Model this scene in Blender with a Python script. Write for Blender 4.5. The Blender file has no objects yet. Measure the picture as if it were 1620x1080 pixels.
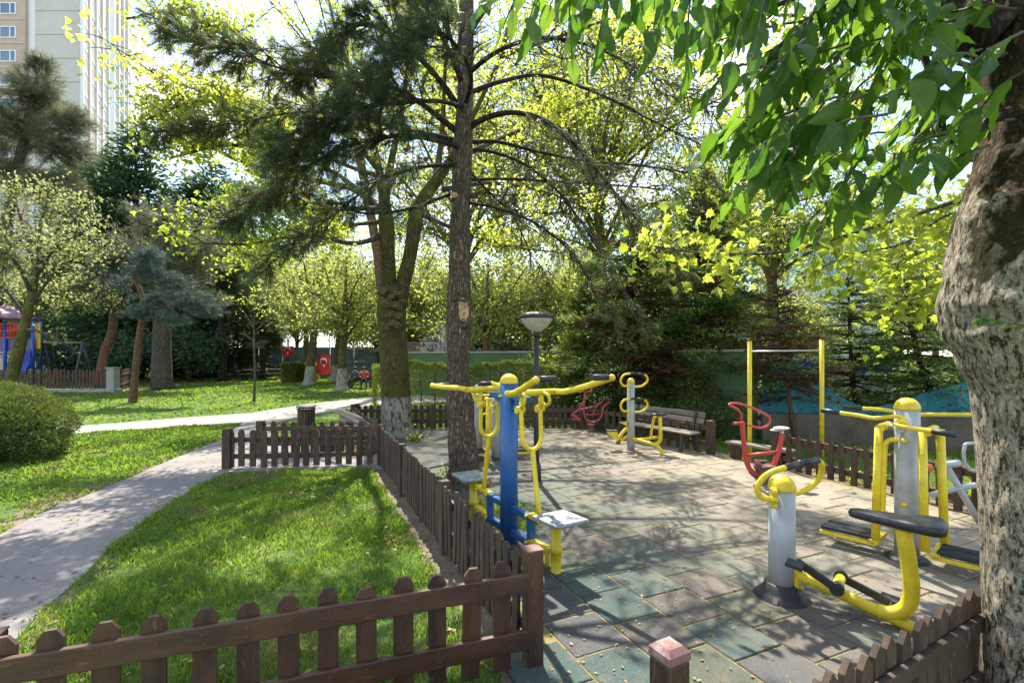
import bpy, bmesh, math, random
import numpy as np
from mathutils import Vector, Matrix, noise as mnoise

R = math.radians
PI = math.pi
random.seed(7)
rng = np.random.default_rng(7)
scene = bpy.context.scene
COL = scene.collection

# ------------------------------------------------------------------ camera
CH = 1.9                       # camera height, metres
FPX, CX, HZ = 790.0, 810.0, 560.0
cam_d = bpy.data.cameras.new("camera")
cam = bpy.data.objects.new("camera", cam_d)
COL.objects.link(cam)
cam.location = (0, 0, CH)
cam.rotation_euler = (R(90), 0, 0)
cam_d.sensor_width = 36
cam_d.lens = FPX / 1620 * 36
cam_d.shift_y = (HZ - 540) / 1620
cam_d.clip_start = 0.05
cam_d.clip_end = 2000
scene.camera = cam

# ------------------------------------------------------------------ sky, sun, exposure
SUN_EL, SUN_AZ = R(55), R(-9)
world = bpy.data.worlds.new("World")
scene.world = world
world.use_nodes = True
wn, wl = world.node_tree.nodes, world.node_tree.links
wn.clear()
w_out = wn.new('ShaderNodeOutputWorld')
w_bg = wn.new('ShaderNodeBackground')
w_sky = wn.new('ShaderNodeTexSky')
w_sky.sky_type = 'NISHITA'
w_sky.sun_disc = False
w_sky.sun_elevation = SUN_EL
w_sky.sun_rotation = SUN_AZ
w_sky.air_density = 1.0
w_sky.dust_density = 0.4
w_tc = wn.new('ShaderNodeTexCoord')
w_map = wn.new('ShaderNodeMapping'); w_map.inputs['Scale'].default_value = (1, 1, 2.2)
w_noise = wn.new('ShaderNodeTexNoise'); w_noise.inputs['Scale'].default_value = 2.6
w_noise.inputs['Detail'].default_value = 6; w_noise.inputs['Roughness'].default_value = .6
w_ramp = wn.new('ShaderNodeMapRange')
w_ramp.inputs['From Min'].default_value = .47; w_ramp.inputs['From Max'].default_value = .66
w_mix = wn.new('ShaderNodeMixRGB')
w_mix.inputs['Color2'].default_value = (7.0, 7.2, 7.6, 1)
wl.new(w_tc.outputs['Generated'], w_map.inputs['Vector'])
wl.new(w_map.outputs[0], w_noise.inputs['Vector'])
wl.new(w_noise.outputs['Fac'], w_ramp.inputs['Value'])
wl.new(w_ramp.outputs[0], w_mix.inputs['Fac'])
wl.new(w_sky.outputs[0], w_mix.inputs['Color1'])
wl.new(w_mix.outputs[0], w_bg.inputs['Color'])
w_bg.inputs['Strength'].default_value = 0.125
wl.new(w_bg.outputs[0], w_out.inputs['Surface'])

sun_d = bpy.data.lights.new("sun", 'SUN')
sun_d.energy = 4.2
sun_d.angle = R(0.53)
sun_d.color = (1, .94, .84)
sun = bpy.data.objects.new("sun", sun_d)
COL.objects.link(sun)
sd = Vector((math.sin(SUN_AZ) * math.cos(SUN_EL), math.cos(SUN_AZ) * math.cos(SUN_EL), math.sin(SUN_EL)))
sun.rotation_euler = sd.to_track_quat('Z', 'Y').to_euler()
sun.location = (0, 0, 30)

scene.view_settings.view_transform = 'Standard'
scene.view_settings.look = 'None'
scene.view_settings.gamma = 1
scene.view_settings.use_curve_mapping = False
scene.view_settings.exposure = 1.6
scene.render.engine = 'CYCLES'
scene.cycles.max_bounces = 8
scene.cycles.diffuse_bounces = 4
scene.cycles.transmission_bounces = 4

# ------------------------------------------------------------------ helpers: photo pixel -> place
def G(px, py, z=0.0):
    """point at height z seen at photo pixel"""
    Y = (CH - z) * FPX / (py - HZ)
    return Vector(((px - CX) / FPX * Y, Y, z))

def P(px, py, Y):
    return Vector(((px - CX) / FPX * Y, Y, CH - (py - HZ) / FPX * Y))

# ------------------------------------------------------------------ helpers: objects
def tag(o, label=None, cat=None, group=None, kind=None):
    if label: o['label'] = label
    if cat: o['category'] = cat
    if group: o['group'] = group
    if kind: o['kind'] = kind
    return o

def root(name, loc, rz=0, label=None, cat=None, group=None):
    o = bpy.data.objects.new(name, None)
    COL.objects.link(o)
    o.location = loc
    o.rotation_euler = (0, 0, rz)
    o.empty_display_size = .1
    return tag(o, label, cat, group)

def link(name, me, mat=None, parent=None, loc=(0, 0, 0)):
    o = bpy.data.objects.new(name, me)
    COL.objects.link(o)
    if mat is not None and not me.materials: me.materials.append(mat)
    o.parent = parent
    o.location = loc
    return o

def copy_tree(o, parent=None):
    c = o.copy(); COL.objects.link(c); c.parent = parent
    for ch in list(o.children): copy_tree(ch, c)
    return c

def catmull(pts, n=6):
    pts = [Vector(p) for p in pts]
    if len(pts) < 3: return pts
    q = [2 * pts[0] - pts[1]] + pts + [2 * pts[-1] - pts[-2]]
    out = []
    for i in range(1, len(q) - 2):
        for k in range(n):
            t = k / n
            a, b, c, d = q[i - 1], q[i], q[i + 1], q[i + 2]
            out.append(.5 * ((2 * b) + (c - a) * t + (2 * a - 5 * b + 4 * c - d) * t * t + (3 * b - a - 3 * c + d) * t ** 3))
    out.append(pts[-1])
    return out

class MB:
    def __init__(s): s.v = []; s.f = []; s.sm = []
    def add(s, vs, fs, smooth=False):
        b = len(s.v)
        s.v.extend([tuple(p) for p in vs])
        s.f.extend([tuple(i + b for i in f) for f in fs])
        s.sm.extend([smooth] * len(fs))
        return s
    def box(s, c, d, rot=None, bev=0.0):
        c = Vector(c); hx, hy, hz = d[0] / 2, d[1] / 2, d[2] / 2
        if bev <= 0:
            vs = [Vector((x, y, z)) for z in (-hz, hz) for x, y in ((-hx, -hy), (hx, -hy), (hx, hy), (-hx, hy))]
            fs = [(3, 2, 1, 0), (4, 5, 6, 7), (0, 1, 5, 4), (1, 2, 6, 5), (2, 3, 7, 6), (3, 0, 4, 7)]
        else:
            bm = bmesh.new(); bmesh.ops.create_cube(bm, size=1)
            for v in bm.verts: v.co = Vector((v.co.x * d[0], v.co.y * d[1], v.co.z * d[2]))
            bmesh.ops.bevel(bm, geom=bm.edges[:], offset=min(bev, min(d) * .45), segments=2, affect='EDGES', profile=.5)
            bm.verts.index_update()
            vs = [v.co.copy() for v in bm.verts]; fs = [[v.index for v in f.verts] for f in bm.faces]
            bm.free()
        if rot is not None: vs = [rot @ v for v in vs]
        return s.add([v + c for v in vs], fs, False)
    def beam(s, a, b, w, h, up=(0, 0, 1), bev=0.0):
        a, b = Vector(a), Vector(b); x = (b - a); L = x.length; x.normalize()
        y = Vector(up).cross(x)
        if y.length < 1e-4: y = Vector((0, 1, 0)).cross(x)
        y.normalize(); z = x.cross(y)
        m = Matrix((x, y, z)).transposed()
        return s.box((a + b) / 2, (L, w, h), m, bev)
    def tube(s, pts, r, n=10, caps=True, closed=False, wob=None):
        pts = [Vector(p) for p in pts]; N = len(pts)
        rs = [r] * N if not hasattr(r, '__len__') else list(r)
        if len(rs) != N: rs = [rs[0] + (rs[-1] - rs[0]) * i / (N - 1) for i in range(N)]
        t0 = (pts[1] - pts[0]).normalized()
        up = Vector((0, 0, 1)) if abs(t0.z) < .9 else Vector((1, 0, 0))
        nrm = t0.cross(up).normalized()
        vs = []
        for i, p in enumerate(pts):
            if closed: t = (pts[(i + 1) % N] - pts[i - 1])
            else: t = (pts[min(i + 1, N - 1)] - pts[max(i - 1, 0)])
            t.normalize()
            nrm = (nrm - t * nrm.dot(t))
            if nrm.length < 1e-6: nrm = t.orthogonal()
            nrm.normalize(); bn = t.cross(nrm)
            for k in range(n):
                a = 2 * PI * k / n
                d = nrm * math.cos(a) + bn * math.sin(a)
                rr = rs[i] * (wob(i, k, p, d) if wob else 1)
                vs.append(p + d * rr)
        fs = []
        M = N if closed else N - 1
        for i in range(M):
            j = (i + 1) % N
            for k in range(n):
                l = (k + 1) % n
                fs.append((i * n + k, i * n + l, j * n + l, j * n + k))
        s.add(vs, fs, True)
        if caps and not closed:
            b = len(s.v) - N * n
            s.f.append(tuple(b + k for k in reversed(range(n)))); s.sm.append(False)
            s.f.append(tuple(b + (N - 1) * n + k for k in range(n))); s.sm.append(False)
        return s
    def lathe(s, prof, c=(0, 0, 0), n=20, rot=None, smooth=True):
        c = Vector(c); vs = []
        for r, z in prof:
            for k in range(n):
                a = 2 * PI * k / n
                v = Vector((r * math.cos(a), r * math.sin(a), z))
                if rot is not None: v = rot @ v
                vs.append(v + c)
        fs = [(i * n + k, i * n + (k + 1) % n, (i + 1) * n + (k + 1) % n, (i + 1) * n + k) for i in range(len(prof) - 1) for k in range(n)]
        s.add(vs, fs, smooth)
        b = len(s.v) - len(prof) * n
        if prof[0][0] > 1e-3: s.f.append(tuple(b + k for k in reversed(range(n)))); s.sm.append(False)
        if prof[-1][0] > 1e-3: s.f.append(tuple(b + (len(prof) - 1) * n + k for k in range(n))); s.sm.append(False)
        return s
    def prism(s, poly, d0, d1, fn):
        """poly: 2-D outline (a,b); fn(a,b,d)->3-D"""
        n = len(poly)
        vs = [fn(a, b, d0) for a, b in poly] + [fn(a, b, d1) for a, b in poly]
        fs = [tuple(range(n))[::-1], tuple(range(n, 2 * n))] + [(i, (i + 1) % n, n + (i + 1) % n, n + i) for i in range(n)]
        return s.add(vs, fs)
    def ball(s, c, r, n=12, m=8, sc=(1, 1, 1), nz=0, seed=0):
        c = Vector(c); vs = []
        for i in range(m + 1):
            th = PI * i / m
            for k in range(n):
                a = 2 * PI * k / n
                d = Vector((math.sin(th) * math.cos(a), math.sin(th) * math.sin(a), math.cos(th)))
                q = 1 + (nz * mnoise.noise(d * 1.7 + Vector((seed, seed * .7, 0))) if nz else 0)
                vs.append(c + Vector((d.x * sc[0], d.y * sc[1], d.z * sc[2])) * r * q)
        fs = [(i * n + k, (i + 1) * n + k, (i + 1) * n + (k + 1) % n, i * n + (k + 1) % n) for i in range(m) for k in range(n)]
        return s.add(vs, fs, True)
    def mesh(s, name, origin=(0, 0, 0)):
        me = bpy.data.meshes.new(name)
        o = origin
        me.from_pydata([(a - o[0], b - o[1], c - o[2]) for a, b, c in s.v], [], s.f)
        me.polygons.foreach_set('use_smooth', s.sm)
        me.validate(clean_customdata=False)
        me.update()
        return me
    def build(s, name, mat, parent=None, world=False, origin=None):
        """parent + world: vertices are world coordinates of a thing whose root is unrotated"""
        if parent is not None:
            org = parent.matrix_world.translation if False else (wloc(parent) if world else Vector((0, 0, 0)))
            return link(name, s.mesh(name, org), mat, parent)
        if origin is None:
            a = np.array(s.v); origin = ((a[:, 0].min() + a[:, 0].max()) / 2, (a[:, 1].min() + a[:, 1].max()) / 2, a[:, 2].min())
        return link(name, s.mesh(name, origin), mat, None, origin)

def wloc(o):
    l = Vector(o.location)
    while o.parent: o = o.parent; l = l + Vector(o.location)
    return l

# leaves: many copies of a small template, fast
def leafcloud(name, pos, size, tv, tf, up=0.55, mat=None, parent=None, org=(0, 0, 0), dirs=None, seed=0, smin=.7, hang=0.0):
    r = np.random.default_rng(seed + 11)
    pos = np.asarray(pos, dtype=np.float64); N = len(pos)
    tv = np.asarray(tv, float); tf = np.asarray(tf, int)
    if dirs is None:
        x = r.normal(size=(N, 3)); x[:, 2] -= hang
    else:
        x = np.asarray(dirs, float)
    x /= np.linalg.norm(x, axis=1)[:, None] + 1e-9
    nn = r.normal(size=(N, 3)); nn[:, 2] += up * 2.5
    nn -= x * (nn * x).sum(1)[:, None]
    nn /= np.linalg.norm(nn, axis=1)[:, None] + 1e-9
    yy = np.cross(nn, x)
    sz = size * r.uniform(smin, 1.25, N)
    M = np.stack([x, yy, nn], axis=2) * sz[:, None, None]
    V = np.einsum('nij,kj->nki', M, tv) + pos[:, None, :] - np.asarray(org)[None, None, :]
    K = len(tv)
    F = (tf[None, :, :] + (np.arange(N) * K)[:, None, None]).reshape(-1, tf.shape[1])
    me = bpy.data.meshes.new(name)
    me.vertices.add(N * K); me.vertices.foreach_set('co', V.reshape(-1).astype(np.float32))
    nl = F.size
    me.loops.add(nl); me.loops.foreach_set('vertex_index', F.reshape(-1).astype(np.int32))
    me.polygons.add(len(F))
    me.polygons.foreach_set('loop_start', (np.arange(len(F)) * tf.shape[1]).astype(np.int32))
    me.update(calc_edges=True)
    at = me.attributes.new('rnd', 'FLOAT', 'FACE')
    at.data.foreach_set('value', np.repeat(r.random(N), len(tf)).astype(np.float32))
    return link(name, me, mat, parent)

LEAF_Q = ([(0, 0, 0), (.5, .3, .06), (1, 0, -.06), (.5, -.3, .06)], [(0, 1, 2), (0, 2, 3)])
_a = [0, .22, .30, .55, .50, .85, .62, 1.0]
# five-lobed plane / maple leaf
LEAF_M = ([(0, 0, 0), (-.05, .28, .02), (.12, .30, .03), (.22, .62, -.05), (.42, .34, .04), (.60, .42, .0), (.62, .20, .04), (1.0, 0, -.10),
           (.62, -.20, .04), (.60, -.42, .0), (.42, -.34, .04), (.22, -.62, -.05), (.12, -.30, .03), (-.05, -.28, .02), (.4, 0, .06)],
          [(14, 0, 1), (14, 1, 2), (2, 3, 4), (14, 2, 4), (14, 4, 6), (4, 5, 6), (14, 6, 7), (14, 7, 8), (8, 9, 10), (14, 8, 10), (14, 10, 12), (10, 11, 12), (14, 12, 13), (14, 13, 0)])
LEAF_S = ([(0, 0, 0), (.10, .30, .03), (.24, .60, -.05), (.44, .28, .04), (1.0, 0, -.10), (.44, -.28, .04), (.24, -.60, -.05), (.10, -.30, .03), (.36, 0, .06)],
          [(8, 0, 1), (8, 1, 3), (1, 2, 3), (8, 3, 4), (8, 4, 5), (8, 5, 7), (5, 6, 7), (8, 7, 0)])
NEEDLE = ([(0, -.012, 0), (0, .012, 0), (1, 0, 0)], [(0, 1, 2)])
SPRAY = ([(0, 0, 0), (.45, .2, .03), (1, 0, -.04), (.45, -.2, .03)], [(0, 1, 2), (0, 2, 3)])

# ------------------------------------------------------------------ materials
def nt(name):
    m = bpy.data.materials.new(name); m.use_nodes = True
    n, l = m.node_tree.nodes, m.node_tree.links
    n.clear()
    return m, n, l

def coords(n, l, kind='Object', scale=(1, 1, 1), rand=False):
    tc = n.new('ShaderNodeTexCoord'); mp = n.new('ShaderNodeMapping')
    mp.inputs['Scale'].default_value = scale
    if kind == 'World':
        g = n.new('ShaderNodeNewGeometry'); l.new(g.outputs['Position'], mp.inputs['Vector'])
    else: l.new(tc.outputs[kind], mp.inputs['Vector'])
    if rand:
        oi = n.new('ShaderNodeObjectInfo'); ml = n.new('ShaderNodeMath'); ml.operation = 'MULTIPLY'; ml.inputs[1].default_value = 37
        l.new(oi.outputs['Random'], ml.inputs[0]); l.new(ml.outputs[0], mp.inputs['Location'])
    return mp.outputs[0]

def mat(name, base, rough=.55, metal=0.0, layers=(), bump=None, kind='Object', scale=(1, 1, 1), rand=False, spec=.5, vary=0.0, coat=0.0):
    """layers: (noise_scale, colour, lo, hi, detail)  bump: (scale, strength, distance)"""
    m, n, l = nt(name)
    out = n.new('ShaderNodeOutputMaterial'); b = n.new('ShaderNodeBsdfPrincipled')
    l.new(b.outputs[0], out.inputs[0])
    b.inputs['Roughness'].default_value = rough; b.inputs['Metallic'].default_value = metal
    b.inputs['Specular IOR Level'].default_value = spec
    if coat: b.inputs['Coat Weight'].default_value = coat
    vec = coords(n, l, kind, scale, rand)
    cur = n.new('ShaderNodeRGB'); cur.outputs[0].default_value = (*base, 1); cur = cur.outputs[0]
    for i, L in enumerate(layers):
        sc, c2, lo, hi = L[:4]; det = L[4] if len(L) > 4 else 5
        no = n.new('ShaderNodeTexNoise'); no.inputs['Scale'].default_value = sc; no.inputs['Detail'].default_value = det
        no.inputs['Roughness'].default_value = .65
        ad = n.new('ShaderNodeVectorMath'); ad.operation = 'ADD'; ad.inputs[1].default_value = (i * 3.7, i * 1.9, i * 5.1)
        l.new(vec, ad.inputs[0]); l.new(ad.outputs[0], no.inputs['Vector'])
        mr = n.new('ShaderNodeMapRange'); mr.inputs['From Min'].default_value = lo; mr.inputs['From Max'].default_value = hi
        l.new(no.outputs['Fac'], mr.inputs['Value'])
        mx = n.new('ShaderNodeMixRGB'); mx.inputs['Color2'].default_value = (*c2, 1)
        l.new(mr.outputs[0], mx.inputs['Fac']); l.new(cur, mx.inputs['Color1']); cur = mx.outputs[0]
    if vary:
        oi = n.new('ShaderNodeObjectInfo'); hs = n.new('ShaderNodeHueSaturation')
        mr = n.new('ShaderNodeMapRange'); mr.inputs['To Min'].default_value = 1 - vary; mr.inputs['To Max'].default_value = 1 + vary
        l.new(oi.outputs['Random'], mr.inputs['Value']); l.new(mr.outputs[0], hs.inputs['Value']); l.new(cur, hs.inputs['Color']); cur = hs.outputs[0]
    l.new(cur, b.inputs['Base Color'])
    if bump:
        no = n.new('ShaderNodeTexNoise'); no.inputs['Scale'].default_value = bump[0]; no.inputs['Detail'].default_value = 6
        l.new(vec, no.inputs['Vector'])
        bp = n.new('ShaderNodeBump'); bp.inputs['Strength'].default_value = bump[1]; bp.inputs['Distance'].default_value = bump[2]
        l.new(no.outputs['Fac'], bp.inputs['Height']); l.new(bp.outputs[0], b.inputs['Normal'])
    return m

def leafmat(name, c1, c2, t1, t2, tr=.5, rough=.5, pscale=.35, spec=.3, dry=None, veins=False, orand=.15):
    """c1-c2 reflected colour range, t1-t2 colour of light passing through"""
    m, n, l = nt(name)
    out = n.new('ShaderNodeOutputMaterial'); b = n.new('ShaderNodeBsdfPrincipled'); t = n.new('ShaderNodeBsdfTranslucent')
    mx = n.new('ShaderNodeMixShader'); mx.inputs[0].default_value = tr
    l.new(b.outputs[0], mx.inputs[1]); l.new(t.outputs[0], mx.inputs[2]); l.new(mx.outputs[0], out.inputs[0])
    at = n.new('ShaderNodeAttribute'); at.attribute_name = 'rnd'
    oi = n.new('ShaderNodeObjectInfo')
    no = n.new('ShaderNodeTexNoise'); no.inputs['Scale'].default_value = pscale; no.inputs['Detail'].default_value = 3
    g = n.new('ShaderNodeNewGeometry'); l.new(g.outputs['Position'], no.inputs['Vector'])
    a1 = n.new('ShaderNodeMath'); a1.operation = 'MULTIPLY_ADD'; a1.inputs[1].default_value = .55
    mr = n.new('ShaderNodeMapRange'); mr.inputs['From Min'].default_value = .35; mr.inputs['From Max'].default_value = .65
    mr.inputs['To Min'].default_value = -.1; mr.inputs['To Max'].default_value = .5
    l.new(no.outputs['Fac'], mr.inputs['Value'])
    l.new(at.outputs['Fac'], a1.inputs[0]); l.new(mr.outputs[0], a1.inputs[2])
    a2 = n.new('ShaderNodeMath'); a2.operation = 'ADD'; a2.use_clamp = True
    m3 = n.new('ShaderNodeMath'); m3.operation = 'MULTIPLY'; m3.inputs[1].default_value = orand
    l.new(oi.outputs['Random'], m3.inputs[0]); l.new(m3.outputs[0], a2.inputs[1]); l.new(a1.outputs[0], a2.inputs[0])
    for (ca, cb, tgt) in ((c1, c2, b.inputs['Base Color']), (t1, t2, t.inputs['Color'])):
        x = n.new('ShaderNodeMixRGB'); x.inputs['Color1'].default_value = (*ca, 1); x.inputs['Color2'].default_value = (*cb, 1)
        l.new(a2.outputs[0], x.inputs['Fac']); cur = x.outputs[0]
        if dry:
            nd = n.new('ShaderNodeTexNoise'); nd.inputs['Scale'].default_value = dry[1]; nd.inputs['Detail'].default_value = 5; l.new(g.outputs['Position'], nd.inputs['Vector'])
            rd = n.new('ShaderNodeMapRange'); rd.inputs['From Min'].default_value = dry[2]; rd.inputs['From Max'].default_value = dry[2] + .14; rd.inputs['To Max'].default_value = .8
            l.new(nd.outputs['Fac'], rd.inputs['Value']); y = n.new('ShaderNodeMixRGB'); y.inputs['Color2'].default_value = (*dry[0], 1)
            l.new(rd.outputs[0], y.inputs['Fac']); l.new(cur, y.inputs['Color1']); cur = y.outputs[0]
        if veins:
            tc = n.new('ShaderNodeTexCoord'); sp = n.new('ShaderNodeSeparateXYZ'); l.new(tc.outputs['Object'], sp.inputs[0])
            ab = n.new('ShaderNodeMath'); ab.operation = 'ABSOLUTE'; l.new(sp.outputs['Y'], ab.inputs[0])
            mid = n.new('ShaderNodeMapRange'); mid.inputs['From Min'].default_value = .008; mid.inputs['From Max'].default_value = .022; mid.inputs['To Min'].default_value = 1; mid.inputs['To Max'].default_value = 0; l.new(ab.outputs[0], mid.inputs['Value'])
            w1 = n.new('ShaderNodeMath'); w1.operation = 'MULTIPLY_ADD'; w1.inputs[1].default_value = -.9; l.new(ab.outputs[0], w1.inputs[0]); l.new(sp.outputs['X'], w1.inputs[2])
            w2 = n.new('ShaderNodeMath'); w2.operation = 'MULTIPLY'; w2.inputs[1].default_value = 48; l.new(w1.outputs[0], w2.inputs[0])
            w3 = n.new('ShaderNodeMath'); w3.operation = 'SINE'; l.new(w2.outputs[0], w3.inputs[0])
            w4 = n.new('ShaderNodeMapRange'); w4.inputs['From Min'].default_value = .9; w4.inputs['From Max'].default_value = 1; w4.inputs['To Max'].default_value = .7; l.new(w3.outputs[0], w4.inputs['Value'])
            mx_ = n.new('ShaderNodeMath'); mx_.operation = 'MAXIMUM'; l.new(mid.outputs[0], mx_.inputs[0]); l.new(w4.outputs[0], mx_.inputs[1])
            hf = n.new('ShaderNodeMath'); hf.operation = 'MULTIPLY'; hf.inputs[1].default_value = .55; l.new(mx_.outputs[0], hf.inputs[0])
            y = n.new('ShaderNodeMixRGB'); y.inputs['Color2'].default_value = (.16, .26, .06, 1); l.new(hf.outputs[0], y.inputs['Fac']); l.new(cur, y.inputs['Color1']); cur = y.outputs[0]
        l.new(cur, tgt)
    b.inputs['Roughness'].default_value = rough; b.inputs['Specular IOR Level'].default_value = spec
    return m

def barkmat(name, dark, light, sx=14, sz=2.2, moss=None, paint=None, bumpd=.02, flecks=None):
    m, n, l = nt(name)
    out = n.new('ShaderNodeOutputMaterial'); b = n.new('ShaderNodeBsdfPrincipled'); l.new(b.outputs[0], out.inputs[0])
    b.inputs['Roughness'].default_value = .9; b.inputs['Specular IOR Level'].default_value = .15
    vec = coords(n, l, 'Object', (sx, sx, sz))
    no = n.new('ShaderNodeTexNoise'); no.inputs['Scale'].default_value = 1.6; no.inputs['Detail'].default_value = 7; no.inputs['Roughness'].default_value = .7
    l.new(vec, no.inputs['Vector'])
    def crack(scale, k, off):
        ad = n.new('ShaderNodeVectorMath'); ad.operation = 'MULTIPLY_ADD'; ad.inputs[1].default_value = (.8, .8, .8)
        l.new(no.outputs['Color'], ad.inputs[0]); l.new(vec, ad.inputs[2])
        a_ = n.new('ShaderNodeVectorMath'); a_.operation = 'ADD'; a_.inputs[1].default_value = (off, off, off); l.new(ad.outputs[0], a_.inputs[0])
        q = n.new('ShaderNodeTexNoise'); q.inputs['Scale'].default_value = scale; q.inputs['Detail'].default_value = 2; q.inputs['Roughness'].default_value = .5
        l.new(a_.outputs[0], q.inputs['Vector'])
        s = n.new('ShaderNodeMath'); s.operation = 'SUBTRACT'; s.inputs[1].default_value = .5; l.new(q.outputs['Fac'], s.inputs[0])
        b_ = n.new('ShaderNodeMath'); b_.operation = 'ABSOLUTE'; l.new(s.outputs[0], b_.inputs[0])
        m_ = n.new('ShaderNodeMath'); m_.operation = 'MULTIPLY'; m_.use_clamp = True; m_.inputs[1].default_value = k; l.new(b_.outputs[0], m_.inputs[0]); return m_.outputs[0]
    mn = n.new('ShaderNodeMath'); mn.operation = 'MINIMUM'; l.new(crack(.75, 9, 0), mn.inputs[0]); l.new(crack(1.5, 8, 7), mn.inputs[1])
    mu = n.new('ShaderNodeMath'); mu.operation = 'MULTIPLY'; l.new(mn.outputs[0], mu.inputs[0]); l.new(no.outputs['Fac'], mu.inputs[1])
    sc = n.new('ShaderNodeMath'); sc.operation = 'MULTIPLY'; sc.use_clamp = True; sc.inputs[1].default_value = 1.7; l.new(mu.outputs[0], sc.inputs[0])
    x = n.new('ShaderNodeMixRGB'); x.inputs['Color1'].default_value = (*dark, 1); x.inputs['Color2'].default_value = (*light, 1)
    l.new(sc.outputs[0], x.inputs['Fac']); cur = x.outputs[0]
    v2 = coords(n, l, 'Object')
    sx_ = n.new('ShaderNodeSeparateXYZ'); l.new(v2, sx_.inputs[0])
    n2 = n.new('ShaderNodeTexNoise'); n2.inputs['Scale'].default_value = 3.2; n2.inputs['Detail'].default_value = 6; l.new(v2, n2.inputs['Vector'])
    if moss:
        r2 = n.new('ShaderNodeMapRange'); r2.inputs['From Min'].default_value = moss[1]; r2.inputs['From Max'].default_value = moss[1] + .16
        r2.inputs['To Max'].default_value = moss[2]
        l.new(n2.outputs['Fac'], r2.inputs['Value'])
        y = n.new('ShaderNodeMixRGB'); y.inputs['Color2'].default_value = (*moss[0], 1); l.new(r2.outputs[0], y.inputs['Fac']); l.new(cur, y.inputs['Color1']); cur = y.outputs[0]
    if paint:   # whitewash below paint[1] metres, ragged upper edge, flecked
        ad = n.new('ShaderNodeMath'); ad.operation = 'MULTIPLY_ADD'; ad.inputs[1].default_value = paint[2]
        l.new(n2.outputs['Fac'], ad.inputs[0]); l.new(sx_.outputs['Z'], ad.inputs[2])
        lt = n.new('ShaderNodeMapRange'); lt.inputs['From Min'].default_value = paint[1] + paint[2] * .5 - .03; lt.inputs['From Max'].default_value = paint[1] + paint[2] * .5 + .03
        lt.inputs['To Min'].default_value = 1; lt.inputs['To Max'].default_value = 0
        l.new(ad.outputs[0], lt.inputs['Value'])
        n3 = n.new('ShaderNodeTexNoise'); n3.inputs['Scale'].default_value = paint[3]; n3.inputs['Detail'].default_value = 8; n3.inputs['Roughness'].default_value = .75
        v3 = coords(n, l, 'Object', (1.6, 1.6, .6)); l.new(v3, n3.inputs['Vector'])
        r3 = n.new('ShaderNodeMapRange'); r3.inputs['From Min'].default_value = paint[4]; r3.inputs['From Max'].default_value = paint[4] + .07
        l.new(n3.outputs['Fac'], r3.inputs['Value'])
        mm = n.new('ShaderNodeMath'); mm.operation = 'MULTIPLY'; l.new(lt.outputs[0], mm.inputs[0]); l.new(r3.outputs[0], mm.inputs[1])
        pc = n.new('ShaderNodeMixRGB'); pc.inputs['Color1'].default_value = tuple(c * .55 for c in paint[0]) + (1,); pc.inputs['Color2'].default_value = (*paint[0], 1)
        pr = n.new('ShaderNodeMapRange'); pr.inputs['From Min'].default_value = .35; pr.inputs['From Max'].default_value = .68; l.new(n3.outputs['Fac'], pr.inputs['Value']); l.new(pr.outputs[0], pc.inputs['Fac'])
        y = n.new('ShaderNodeMixRGB'); l.new(pc.outputs[0], y.inputs['Color2']); l.new(mm.outputs[0], y.inputs['Fac']); l.new(cur, y.inputs['Color1']); cur = y.outputs[0]
    l.new(cur, b.inputs['Base Color'])
    bp = n.new('ShaderNodeBump'); bp.inputs['Strength'].default_value = 1; bp.inputs['Distance'].default_value = bumpd
    l.new(sc.outputs[0], bp.inputs['Height']); l.new(bp.outputs[0], b.inputs['Normal'])
    return m

M = {}
M['yellow'] = mat('yellow_paint', (.74, .56, .02), .42, layers=[(7, (.56, .40, .015), .42, .72), (30, (.26, .17, .05), .64, .68), (90, (.30, .20, .06), .66, .70)], bump=(60, .08, .002), vary=.06)
M['blue'] = mat('blue_paint', (.018, .105, .30), .38, layers=[(6, (.012, .065, .21), .4, .7), (30, (.10, .14, .20), .65, .70), (90, (.16, .15, .13), .66, .70)], bump=(50, .08, .002))
M['grey_paint'] = mat('grey_paint', (.40, .42, .43), .42, layers=[(5, (.30, .31, .31), .42, .7), (30, (.17, .14, .10), .66, .71), (2.5, (.34, .33, .28), .5, .7)], bump=(50, .06, .002))
M['red'] = mat('red_paint', (.50, .045, .03), .4, layers=[(12, (.32, .05, .04), .45, .7), (30, (.45, .16, .12), .62, .70)], bump=(60, .08, .002))
M['red_dull'] = mat('dull_red_paint', (.36, .05, .06), .5, layers=[(14, (.22, .05, .05), .45, .7)])
M['rust'] = mat('rusty_metal', (.20, .09, .05), .8, layers=[(16, (.10, .05, .035), .4, .65), (30, (.28, .06, .04), .55, .7)], bump=(40, .3, .004))
M['black'] = mat('black_rubber', (.018, .02, .022), .5, layers=[(25, (.045, .045, .045), .5, .7)], bump=(90, .1, .002))
M['seat_white'] = mat('worn_grey_seat', (.30, .33, .33), .45, layers=[(14, (.12, .15, .16), .46, .60), (40, (.55, .56, .55), .60, .66)], bump=(50, .15, .002))
M['seat_pale'] = mat('pale_plastic', (.62, .62, .6), .5, layers=[(20, (.35, .35, .34), .55, .7)])
M['orange'] = mat('orange_cap', (.65, .13, .02), .5)
M['steel'] = mat('steel', (.42, .42, .42), .35, .8)
M['dark_metal'] = mat('dark_metal', (.03, .03, .032), .5, layers=[(12, (.07, .05, .04), .5, .7)])
WOODL = [(3.5, (.030, .016, .010), .42, .64), (14, (.12, .075, .045), .60, .68), (28, (.02, .012, .008), .60, .70)]
M['wood'] = mat('brown_painted_wood', (.086, .040, .019), .62, layers=WOODL, kind='Object', scale=(2.2, 2.2, .55), rand=True, bump=(24, .45, .006), vary=.22)
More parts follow.
